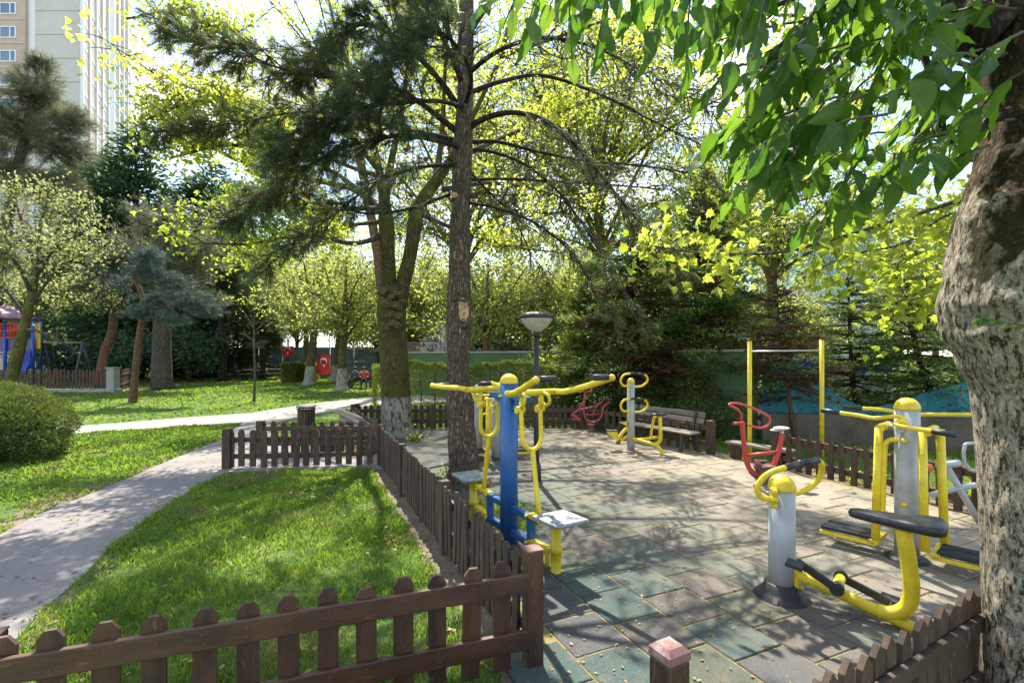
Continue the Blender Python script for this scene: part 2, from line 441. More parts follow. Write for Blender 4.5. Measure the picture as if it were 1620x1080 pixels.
M['wood_rail'] = mat('brown_painted_rail', (.090, .041, .022), .5, layers=[(3.5, (.045, .022, .015), .42, .64), (9, (.13, .065, .02), .62, .66), (22, (.035, .015, .01), .62, .70)], scale=(.6, 2.4, 2.4), rand=True, bump=(20, .35, .005), vary=.1)
M['wood_old'] = mat('weathered_brown_wood', (.082, .049, .028), .8, layers=[(4, (.042, .026, .018), .4, .64), (16, (.17, .12, .08), .58, .68)], scale=(2.2, 2.2, .5), rand=True, bump=(30, .4, .005), vary=.2)
M['wood_grey'] = mat('weathered_grey_wood', (.26, .22, .18), .85, layers=[(3, (.15, .12, .09), .4, .62), (14, (.36, .33, .28), .58, .7)], scale=(.5, 3, 3), rand=True, bump=(30, .4, .005), vary=.15)
M['wood_red'] = mat('red_faded_wood', (.20, .10, .088), .75, layers=[(8, (.32, .23, .20), .5, .62), (18, (.16, .05, .04), .55, .68)], scale=(1.5, 1.5, .8), rand=True, bump=(24, .4, .004))
M['concrete'] = mat('concrete', (.33, .31, .28), .9, layers=[(3, (.22, .20, .17), .4, .7), (30, (.4, .38, .35), .5, .7)], bump=(30, .3, .01))
M['bark_pine'] = barkmat('pine_bark', (.060, .042, .030), (.42, .32, .23), 26, 6, moss=((.10, .095, .03), .55, .4), bumpd=.03)
M['bark_plane'] = barkmat('mossy_plane_bark', (.035, .028, .012), (.15, .125, .055), 9, 5, moss=((.085, .08, .018), .42, .7), paint=((.33, .31, .27), .92, .34, 9, .43), bumpd=.012)
M['bark_burl'] = barkmat('burl_bark', (.05, .04, .018), (.27, .22, .10), 14, 14, bumpd=.008)
M['bark_fore'] = barkmat('whitewashed_bark', (.020, .015, .008), (.21, .135, .06), 15, 9, moss=((.030, .032, .010), .42, .8), paint=((.46, .40, .30), 2.45, 1.5, 26, .425), bumpd=.018)
M['bark_grey'] = barkmat('grey_bark', (.05, .042, .032), (.19, .165, .13), 12, 4, bumpd=.02)
M['bark_white'] = barkmat('half_whitewashed_bark', (.05, .042, .022), (.17, .15, .08), 9, 4, moss=((.11, .11, .03), .45, .6), paint=((.40, .38, .33), 1.15, .3, 6, .40), bumpd=.015)
M['bark_warm'] = barkmat('orange_brown_bark', (.09, .05, .025), (.26, .165, .10), 14, 5, bumpd=.02)
M['bark_dark'] = barkmat('dark_bark', (.02, .016, .012), (.10, .075, .055), 14, 5, bumpd=.02)
M['twig'] = mat('twig_bark', (.075, .058, .042), .9, layers=[(9, (.13, .11, .08), .45, .65)])
M['twig_dark'] = mat('dark_twig_bark', (.04, .03, .022), .9)
M['leaf_plane'] = leafmat('plane_leaf', (.09, .14, .02), (.16, .18, .035), (.40, .54, .035), (.72, .74, .09), .6)
M['leaf_back'] = leafmat('spring_leaf', (.08, .12, .025), (.15, .17, .05), (.36, .44, .06), (.62, .64, .16), .55)
M['leaf_pale'] = leafmat('pale_spring_leaf', (.13, .16, .05), (.22, .23, .09), (.34, .40, .10), (.52, .54, .2), .45)
M['leaf_near'] = leafmat('near_leaf', (.02, .062, .010), (.07, .135, .022), (.07, .22, .010), (.30, .48, .035), .5, .42, 1.6, veins=True, orand=.7)
M['leaf_dark'] = leafmat('evergreen_leaf', (.025, .065, .032), (.06, .115, .05), (.04, .10, .04), (.14, .22, .06), .35)
M['leaf_hedge'] = leafmat('hedge_leaf', (.045, .08, .02), (.12, .16, .03), (.20, .28, .03), (.58, .62, .06), .42, .4, 1.0)
M['leaf_blossom'] = leafmat('blossom', (.5, .48, .44), (.66, .62, .58), (.5, .5, .42), (.7, .66, .6), .4)
M['needle_pine'] = leafmat('pine_needle', (.028, .058, .024), (.075, .105, .04), (.06, .11, .03), (.20, .25, .06), .35, .45, 1.2)
M['needle_blue'] = leafmat('blue_needle', (.05, .09, .075), (.10, .15, .12), (.06, .1, .07), (.12, .17, .12), .25)
M['needle_grey'] = leafmat('grey_green_needle', (.06, .08, .04), (.17, .18, .10), (.12, .14, .06), (.26, .26, .14), .35)
M['needle_spruce'] = leafmat('spruce_needle', (.04, .085, .03), (.12, .17, .045), (.16, .28, .06), (.50, .60, .11), .42, .5, 1.3)
M['needle_brown'] = leafmat('brown_dead_needle', (.09, .045, .025), (.17, .085, .05), (.12, .05, .02), (.22, .11, .05), .3, .6, 1.1)
M['needle_lime'] = leafmat('lime_conifer_needle', (.08, .12, .02), (.16, .20, .04), (.25, .34, .03), (.5, .55, .08), .45)
M['leaf_shrub'] = leafmat('round_shrub_leaf', (.04, .07, .018), (.13, .17, .04), (.10, .16, .02), (.26, .32, .06), .3, .5, 1.2)
M['grass'] = leafmat('grass_blade', (.05, .11, .015), (.13, .19, .035), (.14, .30, .02), (.42, .56, .06), .45, .5, .8, dry=((.24, .21, .09), 1.1, .53))
M['cone'] = mat('pine_cone', (.22, .11, .05), .8, layers=[(40, (.08, .045, .025), .45, .6)])
# ================================================================== GROUND
def inpoly(x, y, poly):
    c = False; n = len(poly); j = n - 1
    for i in range(n):
        xi, yi = poly[i][0], poly[i][1]; xj, yj = poly[j][0], poly[j][1]
        if (yi > y) != (yj > y) and x < (xj - xi) * (y - yi) / (yj - yi) + xi: c = not c
        j = i
    return c

def inpoly_np(X, Y, poly):
    c = np.zeros(len(X), bool); n = len(poly); j = n - 1
    for i in range(n):
        xi, yi = poly[i][0], poly[i][1]; xj, yj = poly[j][0], poly[j][1]
        if yi != yj:
            c ^= ((yi > Y) != (yj > Y)) & (X < (xj - xi) * (Y - yi) / (yj - yi) + xi)
        j = i
    return c

M['lawn'] = mat('lawn', (.055, .10, .022), .95, layers=[(.5, (.085, .14, .03), .4, .62), (2.2, (.15, .17, .06), .50, .70), (1.3, (.20, .15, .10), .61, .72), (30, (.10, .15, .03), .45, .65)], kind='World', bump=(30, .6, .03), spec=.1)
M['asphalt'] = mat('asphalt_path', (.20, .18, .165), .9, layers=[(.9, (.14, .128, .12), .4, .65), (3.0, (.25, .205, .15), .55, .72), (60, (.26, .235, .22), .5, .7), (140, (.12, .11, .10), .58, .7)], kind='World', bump=(120, .25, .004))
M['pale_path'] = mat('pale_path', (.36, .31, .25), .9, layers=[(1.2, (.29, .25, .205), .4, .65), (60, (.42, .37, .31), .5, .7)], kind='World', bump=(80, .2, .004))
M['dirt'] = mat('dirt', (.17, .125, .08), .95, layers=[(4, (.11, .08, .05), .42, .65), (30, (.25, .2, .13), .52, .7), (2.5, (.06, .09, .025), .55, .66)], kind='World', bump=(40, .6, .02))
M['joint_fill'] = mat('pollen_filled_joint', (.20, .155, .055), .95, layers=[(8, (.10, .085, .035), .42, .6), (60, (.34, .26, .08), .5, .7)], kind='World', bump=(80, .5, .01))

def tilemat(name, c, c2):
    m, n, l = nt(name)
    out = n.new('ShaderNodeOutputMaterial'); b = n.new('ShaderNodeBsdfPrincipled'); l.new(b.outputs[0], out.inputs[0])
    b.inputs['Roughness'].default_value = .85; b.inputs['Specular IOR Level'].default_value = .25
    g = n.new('ShaderNodeNewGeometry'); pos = g.outputs['Position']
    def noise(sc, det=6, rgh=.65, off=0):
        v = n.new('ShaderNodeVectorMath'); v.operation = 'ADD'; v.inputs[1].default_value = (off, off * .6, 0); l.new(pos, v.inputs[0])
        x = n.new('ShaderNodeTexNoise'); x.inputs['Scale'].default_value = sc; x.inputs['Detail'].default_value = det; x.inputs['Roughness'].default_value = rgh
        l.new(v.outputs[0], x.inputs['Vector']); return x.outputs['Fac']
    def rng_(f, a, bb, lo=0, hi=1):
        x = n.new('ShaderNodeMapRange'); x.inputs['From Min'].default_value = a; x.inputs['From Max'].default_value = bb
        x.inputs['To Min'].default_value = lo; x.inputs['To Max'].default_value = hi; l.new(f, x.inputs['Value']); return x.outputs[0]
    def mixc(f, a, bcol):
        x = n.new('ShaderNodeMixRGB'); l.new(f, x.inputs['Fac'])
        if isinstance(a, tuple): x.inputs['Color1'].default_value = (*a, 1)
        else: l.new(a, x.inputs['Color1'])
        x.inputs['Color2'].default_value = (*bcol, 1); return x.outputs[0]
    col = mixc(rng_(noise(5, 6, .7, 1), .38, .62), c, c2)
    col = mixc(rng_(noise(150, 3, .8, 2), .50, .66), col, (.15, .14, .12))          # crumb speckle
    col = mixc(rng_(noise(7, 8, .75, 5), .50, .70, 0, .6), col, (.16, .135, .095))   # dust
    # pollen dust, thicker towards the far right side of the playground
    sx = n.new('ShaderNodeSeparateXYZ'); l.new(pos, sx.inputs[0])
    d1 = n.new('ShaderNodeMath'); d1.operation = 'MULTIPLY_ADD'; d1.inputs[1].default_value = 2.6; l.new(sx.outputs['X'], d1.inputs[0]); l.new(sx.outputs['Y'], d1.inputs[2])
    wide = rng_(d1.outputs[0], 6.0, 16.0, 0, .92)
    nn = n.new('ShaderNodeMath'); nn.operation = 'MULTIPLY'; l.new(wide, nn.inputs[0]); l.new(rng_(noise(1.6, 7, .7, 9), .30, .55, .45, 1), nn.inputs[1])
    mx = n.new('ShaderNodeMixRGB'); l.new(nn.outputs[0], mx.inputs['Fac']); l.new(col, mx.inputs['Color1']); mx.inputs['Color2'].default_value = (.29, .24, .175, 1)
    # moss and yellow catkins
    cc = mixc(rng_(noise(26, 8, .8, 14), .60, .66, 0, .8), mx.outputs[0], (.30, .235, .05))
    l.new(cc, b.inputs['Base Color'])
    bp = n.new('ShaderNodeBump'); bp.inputs['Strength'].default_value = .5; bp.inputs['Distance'].default_value = .004
    l.new(noise(160, 4, .8), bp.inputs['Height']); l.new(bp.outputs[0], b.inputs['Normal'])
    return m
TILEM = [tilemat('rubber_teal', (.026, .066, .062), (.045, .070, .058)), tilemat('rubber_slate', (.042, .052, .062), (.062, .062, .062)),
         tilemat('rubber_green', (.040, .068, .046), (.066, .072, .045)), tilemat('rubber_brown', (.066, .056, .052), (.06, .062, .056))]

def sheet(name, pts, z, m):
    mb = MB(); mb.add([(p[0], p[1], z) for p in pts], [tuple(range(len(pts)))])
    o = mb.build(name, m); o['kind'] = 'structure'; return o

# lawn: one gently uneven sheet, flat near the camera
def lawn_z(x, y): return 0.0
mb = MB(); mb.add([(-400, -60, 0), (400, -60, 0), (400, 700, 0), (-400, 700, 0)], [(0, 1, 2, 3)])
lawn = mb.build('lawn', M['lawn']); lawn['kind'] = 'structure'

def gp(*pts): return [G(a, b) for a, b in pts]
PATH_A = [(-4.3, -3), (-2.5, -3), (-2.8, 1.2)] + [tuple(p)[:2] for p in gp((11, 1027), (76, 962), (138, 907), (196, 849), (267, 800), (356, 749), (605, 744), (606, 716), (470, 712), (440, 692), (432, 669))] + \
         [tuple(p)[:2] for p in gp((385, 668), (356, 693), (267, 729), (191, 762), (93, 802), (0, 847))] + [(-5.0, 3.2)]
def wob(poly, amp=.035, step=.35, seed=0):
    out = []; n = len(poly)
    for i in range(n):
        a = Vector(poly[i][:2]); b = Vector(poly[(i + 1) % n][:2]); L = (b - a).length; k = max(1, min(60, int(L / step)))
        d = (b - a); nn = Vector((-d.y, d.x)); nn.normalize()
        for j in range(k):
            q = a + d * j / k; w = mnoise.noise(Vector((q.x * 1.7, q.y * 1.7, seed))) * amp * 2
            out.append((q.x + nn.x * w, q.y + nn.y * w))
    return out
PATH_A = wob(PATH_A)
PATH_B = [tuple(p)[:2] for p in gp((-900, 742), (-200, 702), (111, 688), (250, 677), (372, 668), (432, 669), (500, 655), (590, 641), (700, 636), (900, 632), (1000, 632), (1000, 619), (900, 619), (700, 623), (585, 628), (480, 640), (400, 653), (250, 664), (111, 675), (-200, 686), (-900, 716))]
PATH_B = wob(PATH_B, .05, .8, 3)
sheet('dirt_edge', wob([(x * 1.0, y) for x, y in [(-5.35, 2.2)] + [(p[0] - .12, p[1] + .05) for p in [(-5.6, 5.0), (-5.85, 6.2), (-6.05, 7.4), (-6.3, 8.9), (-6.6, 11.1)]] + [(-5.9, 11.4), (-4.6, 9.0), (-4.35, 7.9), (-4.15, 6.3), (-3.92, 5.2), (-3.55, 4.3), (-3.33, 3.7), (-3.1, 3.1), (-2.7, 1.0), (-4.9, 1.0)]], .07, .3, 8), .004, M['dirt'])
sheet('asphalt_path', PATH_A, .012, M['asphalt'])
sheet('park_path', PATH_B, .008, M['pale_path'])
# pale ground of the pavilion and playground yards
sheet('pavilion_yard', [(-9, 31), (-3, 29), (12, 29), (14, 44), (-14, 44)], .006, M['pale_path'])
sheet('playground_yard', [(-44, 25.6), (-20.2, 24.6), (-19.5, 40), (-44, 42)], .006, M['pale_path'])
FLOOR = [(.35, .6), (.20, 2.0), (.19, 2.95), (-2.20, 8.6), (-2.95, 12.35), (1.75, 12.4), (3.72, 9.25), (4.42, 8.3), (4.8, 7.25), (5.35, 5.95), (6.2, 4.1), (5.5, 4.3), (2.66, 2.70), (1.2, 1.85), (1.1, .6)]
sheet('dirt_border', wob([(-.02, .5), (-.06, 2.9), (-2.48, 8.55), (-3.3, 12.7), (2.0, 12.8), (4.2, 9.5), (5.0, 8.4), (5.4, 7.3), (5.9, 6.0), (6.9, 4.2), (6.3, 3.6), (2.8, 2.4), (1.4, 1.3), (1.3, .5)], .06, .3, 5), .004, M['dirt'])
rub = sheet('rubber_floor', FLOOR, .031, M['joint_fill'])

# rubber tiles, running bond on the floor's own grid
TS = .43; ANG = R(24.5)
ax, ay = Vector((math.cos(ANG), math.sin(ANG))), Vector((-math.sin(ANG), math.cos(ANG)))
o0 = G(1080.5, 999.2).to_2d()
def tile_mesh(i):
    bm = bmesh.new(); bmesh.ops.create_cube(bm, size=1)
    for v in bm.verts: v.co = Vector((v.co.x * (TS - .014), v.co.y * (TS - .014), v.co.z * .026))
    top = [e for e in bm.edges if all(v.co.z > 0 for v in e.verts)]
    bmesh.ops.bevel(bm, geom=top, offset=.006, segments=1, affect='EDGES')
    me = bpy.data.meshes.new('tile'); bm.to_mesh(me); bm.free(); me.materials.append(TILEM[i]); return me
TM = [tile_mesh(i) for i in range(4)]
cells = []
for i in range(-60, 60):
    for j in range(-60, 60):
        c = o0 + ax * TS * (i + .5) + ay * TS * (j + .5 + (.5 if i % 2 else 0))
        if not (0 < c.y < 13): continue
        if inpoly(c.x, c.y, FLOOR): cells.append((c.length, c, i, j))
cells.sort(key=lambda t: t[0])
rt = random.Random(5)
far_tiles = {0: MB(), 1: MB(), 2: MB(), 3: MB()}
vis = 0
for d, c, i, j in cells:
    k = rt.choices([0, 1, 2, 3], [4, 4, 2, 1.5])[0]
    rot = (rt.gauss(0, .004), rt.gauss(0, .004), ANG + rt.gauss(0, .008)); z = .012 + .013 + rt.uniform(-.002, .003)
    infr = c.y > 1.4 and abs(c.x) / c.y < 1.1
    if infr and vis < 300:
        t = bpy.data.objects.new('tile', TM[k]); COL.objects.link(t); t.parent = rub
        t.location = (c.x - rub.location.x, c.y - rub.location.y, z - rub.location.z); t.rotation_euler = rot; vis += 1
    elif infr:
        far_tiles[k].box((c.x, c.y, z), (TS - .012, TS - .012, .026), Matrix.Rotation(ANG, 3, 'Z'))
for k, mbx in far_tiles.items():
    if mbx.v:
        t = mbx.build('far_tiles', TILEM[k], rub, world=True); t['kind'] = 'stuff'

# ------------------------------------------------------------------ grass
def grass(name, n, regions, hmin, hmax, wd, excl, label, seed, dens_noise=1.0, distw=True):
    r = np.random.default_rng(seed)
    X = []; Y = []
    for (poly, k) in regions:
        a = np.array(poly); lo = a.min(0); hi = a.max(0)
        x = r.uniform(lo[0], hi[0], k); y = r.uniform(lo[1], hi[1], k)
        m = inpoly_np(x, y, poly)
        X.append(x[m]); Y.append(y[m])
    X = np.concatenate(X); Y = np.concatenate(Y)
    for e in excl:
        m = ~inpoly_np(X, Y, e); X = X[m]; Y = Y[m]
    # clumps
    s = (np.sin(X * 3.1 + 1.3 * np.sin(Y * 2.3)) * np.sin(Y * 2.7 + 1.7 * np.sin(X * 1.9)) + .6 * np.sin(X * 9.1 + Y * 3) * np.sin(Y * 8.3 - X * 2))
    keep = r.random(len(X)) < np.clip(.62 + .30 * s * dens_noise, .12, 1)
    X = X[keep]; Y = Y[keep]; s = s[keep]
    N = len(X)
    D = np.sqrt(X * X + Y * Y)
    h = r.uniform(hmin, hmax, N) * (1 + .35 * s)
    w = wd * np.maximum(1, D / 4.0)
    a = r.uniform(0, 2 * PI, N); la = r.uniform(0, 2 * PI, N); ln = r.uniform(.2, .95, N) * h
    dx, dy = np.cos(a) * w / 2, np.sin(a) * w / 2
    V = np.zeros((N, 5, 3))
    V[:, 0] = np.stack([X - dx, Y - dy, np.zeros(N)], 1); V[:, 1] = np.stack([X + dx, Y + dy, np.zeros(N)], 1)
    mx, my = X + np.cos(la) * ln * .35, Y + np.sin(la) * ln * .35
    V[:, 2] = np.stack([mx - dx * .8, my - dy * .8, h * .6], 1); V[:, 3] = np.stack([mx + dx * .8, my + dy * .8, h * .6], 1)
    V[:, 4] = np.stack([X + np.cos(la) * ln, Y + np.sin(la) * ln, h * .92], 1)
    base = (np.arange(N) * 5)[:, None]
    F = np.concatenate([base + np.array([0, 1, 3]), base + np.array([0, 3, 2]), base + np.array([2, 3, 4])], 1).reshape(-1, 3)
    me = bpy.data.meshes.new(name)
    me.vertices.add(N * 5); me.vertices.foreach_set('co', V.reshape(-1).astype(np.float32))
    me.loops.add(F.size); me.loops.foreach_set('vertex_index', F.reshape(-1).astype(np.int32))
    me.polygons.add(len(F)); me.polygons.foreach_set('loop_start', (np.arange(len(F)) * 3).astype(np.int32))
    me.update(calc_edges=True)
    at = me.attributes.new('rnd', 'FLOAT', 'FACE'); at.data.foreach_set('value', np.repeat(r.random(N), 3).astype(np.float32))
    o = link(name, me, M['grass']); tag(o, label, 'grass', kind='stuff'); return o

YARD = [(-.06, 2.95), (-2.42, 8.45), (-4.9, 8.15), (-4.45, 6.3), (-4.2, 5.2), (-3.85, 4.3), (-3.65, 3.7), (-3.4, 3.0), (-2.9, 1.6), (0, 1.6)]
grass('grass', 0, [(YARD, 150000)], .035, .085, .0075, [PATH_A, FLOOR], 'short bright grass of the lawn enclosed by the picket fences', 3)
LEFT = [(-4.8, 3), (-5.25, 5.2), (-5.5, 6.2), (-5.75, 7.4), (-6.0, 8.9), (-6.4, 11.3), (-5.8, 13.5), (-14, 12.5), (-14, 4)]
grass('grass', 0, [(LEFT, 95000)], .03, .07, .012, [PATH_A, PATH_B], 'mown grass beside the left edge of the asphalt path', 4)
FARL = [(-34, 12.0), (-13, 12.6), (-8, 14.0), (-5, 17.5), (0, 20.5), (0, 45), (-50, 45), (-50, 17)]
MIDL = [(-5.6, 12.6), (-3.2, 9.9), (-3.3, 12.9), (2, 13), (5, 9.4), (6, 13), (6, 17), (-4, 16), (-6, 13.6)]
grass('grass', 0, [(FARL, 105000), (MIDL, 30000)], .03, .08, .015, [PATH_A, PATH_B, FLOOR], 'sunlit park lawn beyond the pale path', 6)
EDGE = [(4.0, 9.3), (5.0, 8.3), (5.3, 7.2), (5.9, 5.9), (7.0, 4.0), (12, 4), (12, 12), (5, 12)]
grass('grass', 0, [(EDGE, 22000)], .04, .11, .008, [FLOOR], 'weedy grass behind the right-hand fence', 9)
STRIP = [(.3, 3.6), (-2.1, 8.8), (-2.35, 8.6), (.02, 3.3)]

# ================================================================== FENCES
def picket_mesh(w, h, t, style):
    if style == 'clip': poly = [(-w / 2, 0), (w / 2, 0), (w / 2, h - w * .38), (w * .22, h), (-w * .22, h), (-w / 2, h - w * .38)]
    elif style == 'round': poly = [(-w / 2, 0), (w / 2, 0), (w / 2, h - w * .45), (w * .36, h - w * .15), (w * .15, h), (-w * .15, h), (-w * .36, h - w * .15), (-w / 2, h - w * .45)]
    else: poly = [(-w / 2, 0), (w / 2, 0), (w / 2, h - w * .55), (0, h), (-w / 2, h - w * .55)]
    mb = MB(); mb.prism(poly, -t / 2, t / 2, lambda a, b, d: (a, d, b)); return mb.mesh('picket')

def fence(p0, p1, h, n, label, group=None, side=-1, style='clip', pw=.09, pt=.022, rails=(.25, .52), rail_h=.09, rail_t=.032, posts=(), post_h=None, post_w=.09,
          wood='wood', railwood='wood_rail', postwood=None, s0=.06, s1=None, seed=0, z0=.03, tilt=.012, name='picket_fence', skip=()):
    p0 = Vector((p0[0], p0[1], 0)); p1 = Vector((p1[0], p1[1], 0)); d = p1 - p0; L = d.length
    rz = math.atan2(d.y, d.x)
    rt = root(name, p0, rz, label, 'fence', group)
    r = random.Random(seed)
    ms = []
    for _ in range(4):
        me = picket_mesh(pw * r.uniform(.94, 1.04), h - z0, pt, style); me.materials.append(M[wood]); ms.append(me)
    s1 = L - .06 if s1 is None else s1
    for i in range(n):
        if i in skip: continue
        x = s0 + (s1 - s0) * i / (n - 1)
        link('picket', r.choice(ms), None, rt, (x + r.gauss(0, .006), 0, z0 + r.gauss(0, .008))).rotation_euler = (r.gauss(0, .012), r.gauss(0, tilt), r.gauss(0, .01))
    for z in rails:
        mb = MB(); k = 10; off = side * (pt / 2 + rail_t / 2 + .003)
        for i in range(1):
            mb.beam((0.0, off, z), (L, off, z + r.gauss(0, .006)), rail_t, rail_h, bev=.006)
        mb.build('rail', M[railwood], rt)
    for s in posts:
        mb = MB(); ph = post_h or h + .05
        mb.box((0, 0, ph / 2), (post_w, post_w, ph), bev=.008)
        o = mb.build('post', M[postwood or wood], rt); o.location = (s * L, 0, 0)
    return rt

# near-left fence: rail side faces the camera
C1 = Vector((.125, 3.02, 0))
fence((-3.1, 1.84), (.085, 3.0), .67, 17, 'chunky brown picket fence crossing the bottom left below the near lawn', seed=1,
      pw=.105, rails=(.21, .54), rail_h=.115, posts=(), style='clip', s0=.18, s1=3.24)
fp = root('fence_post', C1, R(20), 'square brown post with a faded top where the near fence meets the rubber floor', 'fence post')
MB().box((0, 0, .36), (.105, .105, .72), bev=.01).build('post', M['wood'], fp)
MB().box((0, 0, .727), (.108, .108, .012), bev=.004).build('post_top', M['wood_red'], fp)
q = P(1, 1010, 2.55)
fp = root('fence_post', (-2.66, 2.55, 0), R(20), 'pale-topped fence post at the left edge of the photo, seen behind the near fence rail', 'fence post')
MB().box((0, 0, .235), (.10, .10, .47), bev=.01).build('post', M['wood_old'], fp)
MB().box((0, 0, .476), (.104, .104, .012), bev=.004).build('post_top', M['wood_red'], fp)
# long fence running away
f2 = fence((.06, 3.12), (-2.28, 8.58), .665, 48, 'long brown picket fence running back from the near post towards the whitewashed trunk', seed=2,
      pw=.082, side=-1, rails=(.20, .50), rail_h=.075, posts=(.30, .655, .99), post_h=.70, post_w=.085, wood='wood_old', railwood='wood_rail', style='clip', s0=.1)
fence((-4.72, 8.28), (-2.36, 8.52), .64, 14, 'front one of the two short brown fences beside the path, with rounded picket tops', seed=3, group=None,
      pw=.10, style='round', rails=(.20, .47), rail_h=.08, side=1, posts=(0.0,), post_h=.66, post_w=.13, wood='wood_old', railwood='wood_old')
fence((-4.74, 9.42), (-2.62, 9.5), .62, 12, 'rear one of the two short brown fences, partly hidden behind the front one', seed=4,
      pw=.095, style='round', rails=(.22, .50), rail_h=.085, posts=(0.0, 1.0), post_h=.65, post_w=.13, wood='wood_old', railwood='wood_old')
fence((-3.95, 12.4), (-2.7, 9.72), .60, 13, 'short brown fence seen nearly end-on left of the whitewashed trunk', seed=5, style='clip', rails=(.2, .46),
      posts=(0.0, 1.0), post_h=.66, post_w=.11, wood='wood_old', railwood='wood_old')
fence((-3.9, 12.55), (1.72, 12.6), .62, 36, 'brown picket fence at the back of the exercise floor in front of the clipped hedge', seed=6, style='clip', pw=.095,
      rails=(.22, .48), posts=(0.0, .34, .67, 1.0), post_h=.66, post_w=.11, wood='wood_old', railwood='wood_old', side=-1)
fence((1.85, 12.5), (3.72, 9.35), .60, 16, 'brown fence behind the weathered slatted bench, ending at a square post', seed=7, style='point', pw=.09,
      rails=(.2, .5), posts=(1.0,), post_h=.66, post_w=.13, wood='wood_old', railwood='wood_old', side=1)
fence((4.42, 8.35), (5.5, 5.6), .60, 17, 'brown picket fence with pointed tops behind the red exercise bike', seed=8, style='point', pw=.09,
      rails=(.18, .50), posts=(0.0, .97), post_h=.66, post_w=.12, wood='wood_old', railwood='wood_rail', side=1, rail_h=.095)
fence((5.55, 5.5), (6.6, 3.2), .62, 12, 'brown fence behind the grey leg machine beside the foreground trunk', seed=9, style='point', pw=.09,
      rails=(.2, .5), posts=(), wood='wood_old', railwood='wood_rail', side=1, rail_h=.09)
# near-right fence
fence((.98, 1.80), (3.3, 3.12), .665, 22, 'near brown picket fence with pointed tops at the bottom right corner', seed=10, style='point',
      pw=.085, pt=.026, rails=(.22, .50), posts=(), wood='wood_old', railwood='wood_old', side=-1, rail_h=.07, s0=.06)
fp = root('fence_post', (.605, 1.92, 0), R(28), 'stout square post with a faded pink-red top at the bottom centre-right edge', 'fence post')
MB().box((0, 0, .37), (.11, .11, .74), bev=.012).build('post', M['wood'], fp)
MB().lathe([(.078, 0), (.078, .03), (.05, .05), (0, .056)], (0, 0, .74), 4, Matrix.Rotation(R(45), 3, 'Z'), smooth=False).build('post_top', M['wood_red'], fp)
fence((-.9, 1.50), (.53, 1.89), .655, 8, 'end of a picket fence at the bottom edge left of the pink-topped post', seed=11, style='round', pw=.095,
      rails=(.2, .46), posts=(), wood='wood', railwood='wood_rail', side=1, s1=1.37)

# nail heads on the nearest fence, one joined piece
def nails(p0, p1, n, s0, s1, zs, side, pt, rail_t):
    p0 = Vector((*p0, 0)); p1 = Vector((*p1, 0)); d = (p1 - p0).normalized(); nn = Vector((-d.y, d.x, 0)) * side; mb = MB()
    r = random.Random(3)
    for i in range(n):
        for z in zs:
            for dz in (-.022, .022):
                c = p0 + d * (s0 + (s1 - s0) * i / (n - 1) + r.gauss(0, .006)) + nn * (pt / 2 + rail_t + .002) + Vector((0, 0, z + dz + r.gauss(0, .004)))
                mb.tube([c, c + nn * .004], [.0045, .004], 6)
    return mb
_nf = [o for o in COL.objects if o.name == 'picket_fence'][0]
_m = nails((-3.1, 1.84), (.085, 3.0), 17, .18, 3.24, (.21, .54), -1, .022, .033)
_no = _m.build('nails', M['rust'], None, origin=(0, 0, 0)); _no.parent = _nf; _no.location = (0, 0, 0)
_no.matrix_parent_inverse = (Matrix.Translation(_nf.location) @ Matrix.Rotation(_nf.rotation_euler.z, 4, 'Z')).inverted(); _no['kind'] = 'stuff'

# fallen leaves and catkins
M['litter'] = leafmat('fallen_leaf', (.16, .09, .03), (.34, .24, .07), (.2, .12, .04), (.4, .3, .08), .2)
def litter(name, label, poly, n, size, seed, z=.02, kind=LEAF_Q, m='litter'):
    r = np.random.default_rng(seed); a = np.array(poly); lo, hi = a.min(0), a.max(0)
    x = r.uniform(lo[0], hi[0], n); y = r.uniform(lo[1], hi[1], n) ; k = inpoly_np(x, y, poly); x, y = x[k], y[k]
    dn = np.array([mnoise.noise(Vector((q * .9, w * .9, seed))) for q, w in zip(x, y)]); k = dn > r.normal(0, .18, len(x)) - .02; x, y = x[k], y[k]
    dd = r.normal(size=(len(x), 3)); dd[:, 2] *= .12
    o = leafcloud(name, np.stack([x, y, np.full(len(x), z) + r.random(len(x)) * .006], 1), size, *kind, up=3.0, mat=M[m], dirs=dd, seed=seed)
    return tag(o, label, 'fallen leaves', kind='stuff')
litter('fallen_leaves', 'small dry leaves scattered over the asphalt path', PATH_A, 2600, .045, 5, .018)
litter('fallen_leaves', 'brown leaf bits and catkins scattered over the rubber tiles', FLOOR, 9000, .028, 6, .042)
litter('fallen_leaves', 'fallen leaves lying in the enclosed lawn', YARD, 900, .05, 7, .05)
litter('fallen_leaves', 'leaf litter along the foot of the long picket fence', [(-.1, 2.9), (.35, 3.1), (-2.0, 8.7), (-2.6, 8.6)], 1800, .045, 8, .015)

# ================================================================== BENCHES, BIN, LAMPS
def bench(loc, rz, L, label):
    t = root('park_bench', loc, rz, label, 'bench')
    for i in range(3): MB().box((L / 2, -.05 - .11 * i, .40 - .004 * i), (L, .095, .035), bev=.006).build('seat_slat', M['wood_grey'], t)
    for i in range(3):
        MB().box((L / 2, .06 + .03 * i, .50 + .115 * i), (L, .03, .098), Matrix.Rotation(R(-14), 3, 'X'), bev=.006).build('back_slat', M['wood_grey'], t)
    for x in (.18, L - .18):
        mb = MB()
        mb.beam((x, .10, .78), (x, .0, .36), .05, .04, (1, 0, 0)); mb.beam((x, .0, .37), (x, -.34, .36), .05, .04)
        mb.beam((x, -.02, .38), (x, .10, 0), .05, .05, (1, 0, 0)); mb.beam((x, -.30, .36), (x, -.36, 0), .05, .05, (1, 0, 0))
        mb.build('leg_frame', M['dark_metal'], t)
    return t
a = G(1004, 700); bb = G(1094, 722)
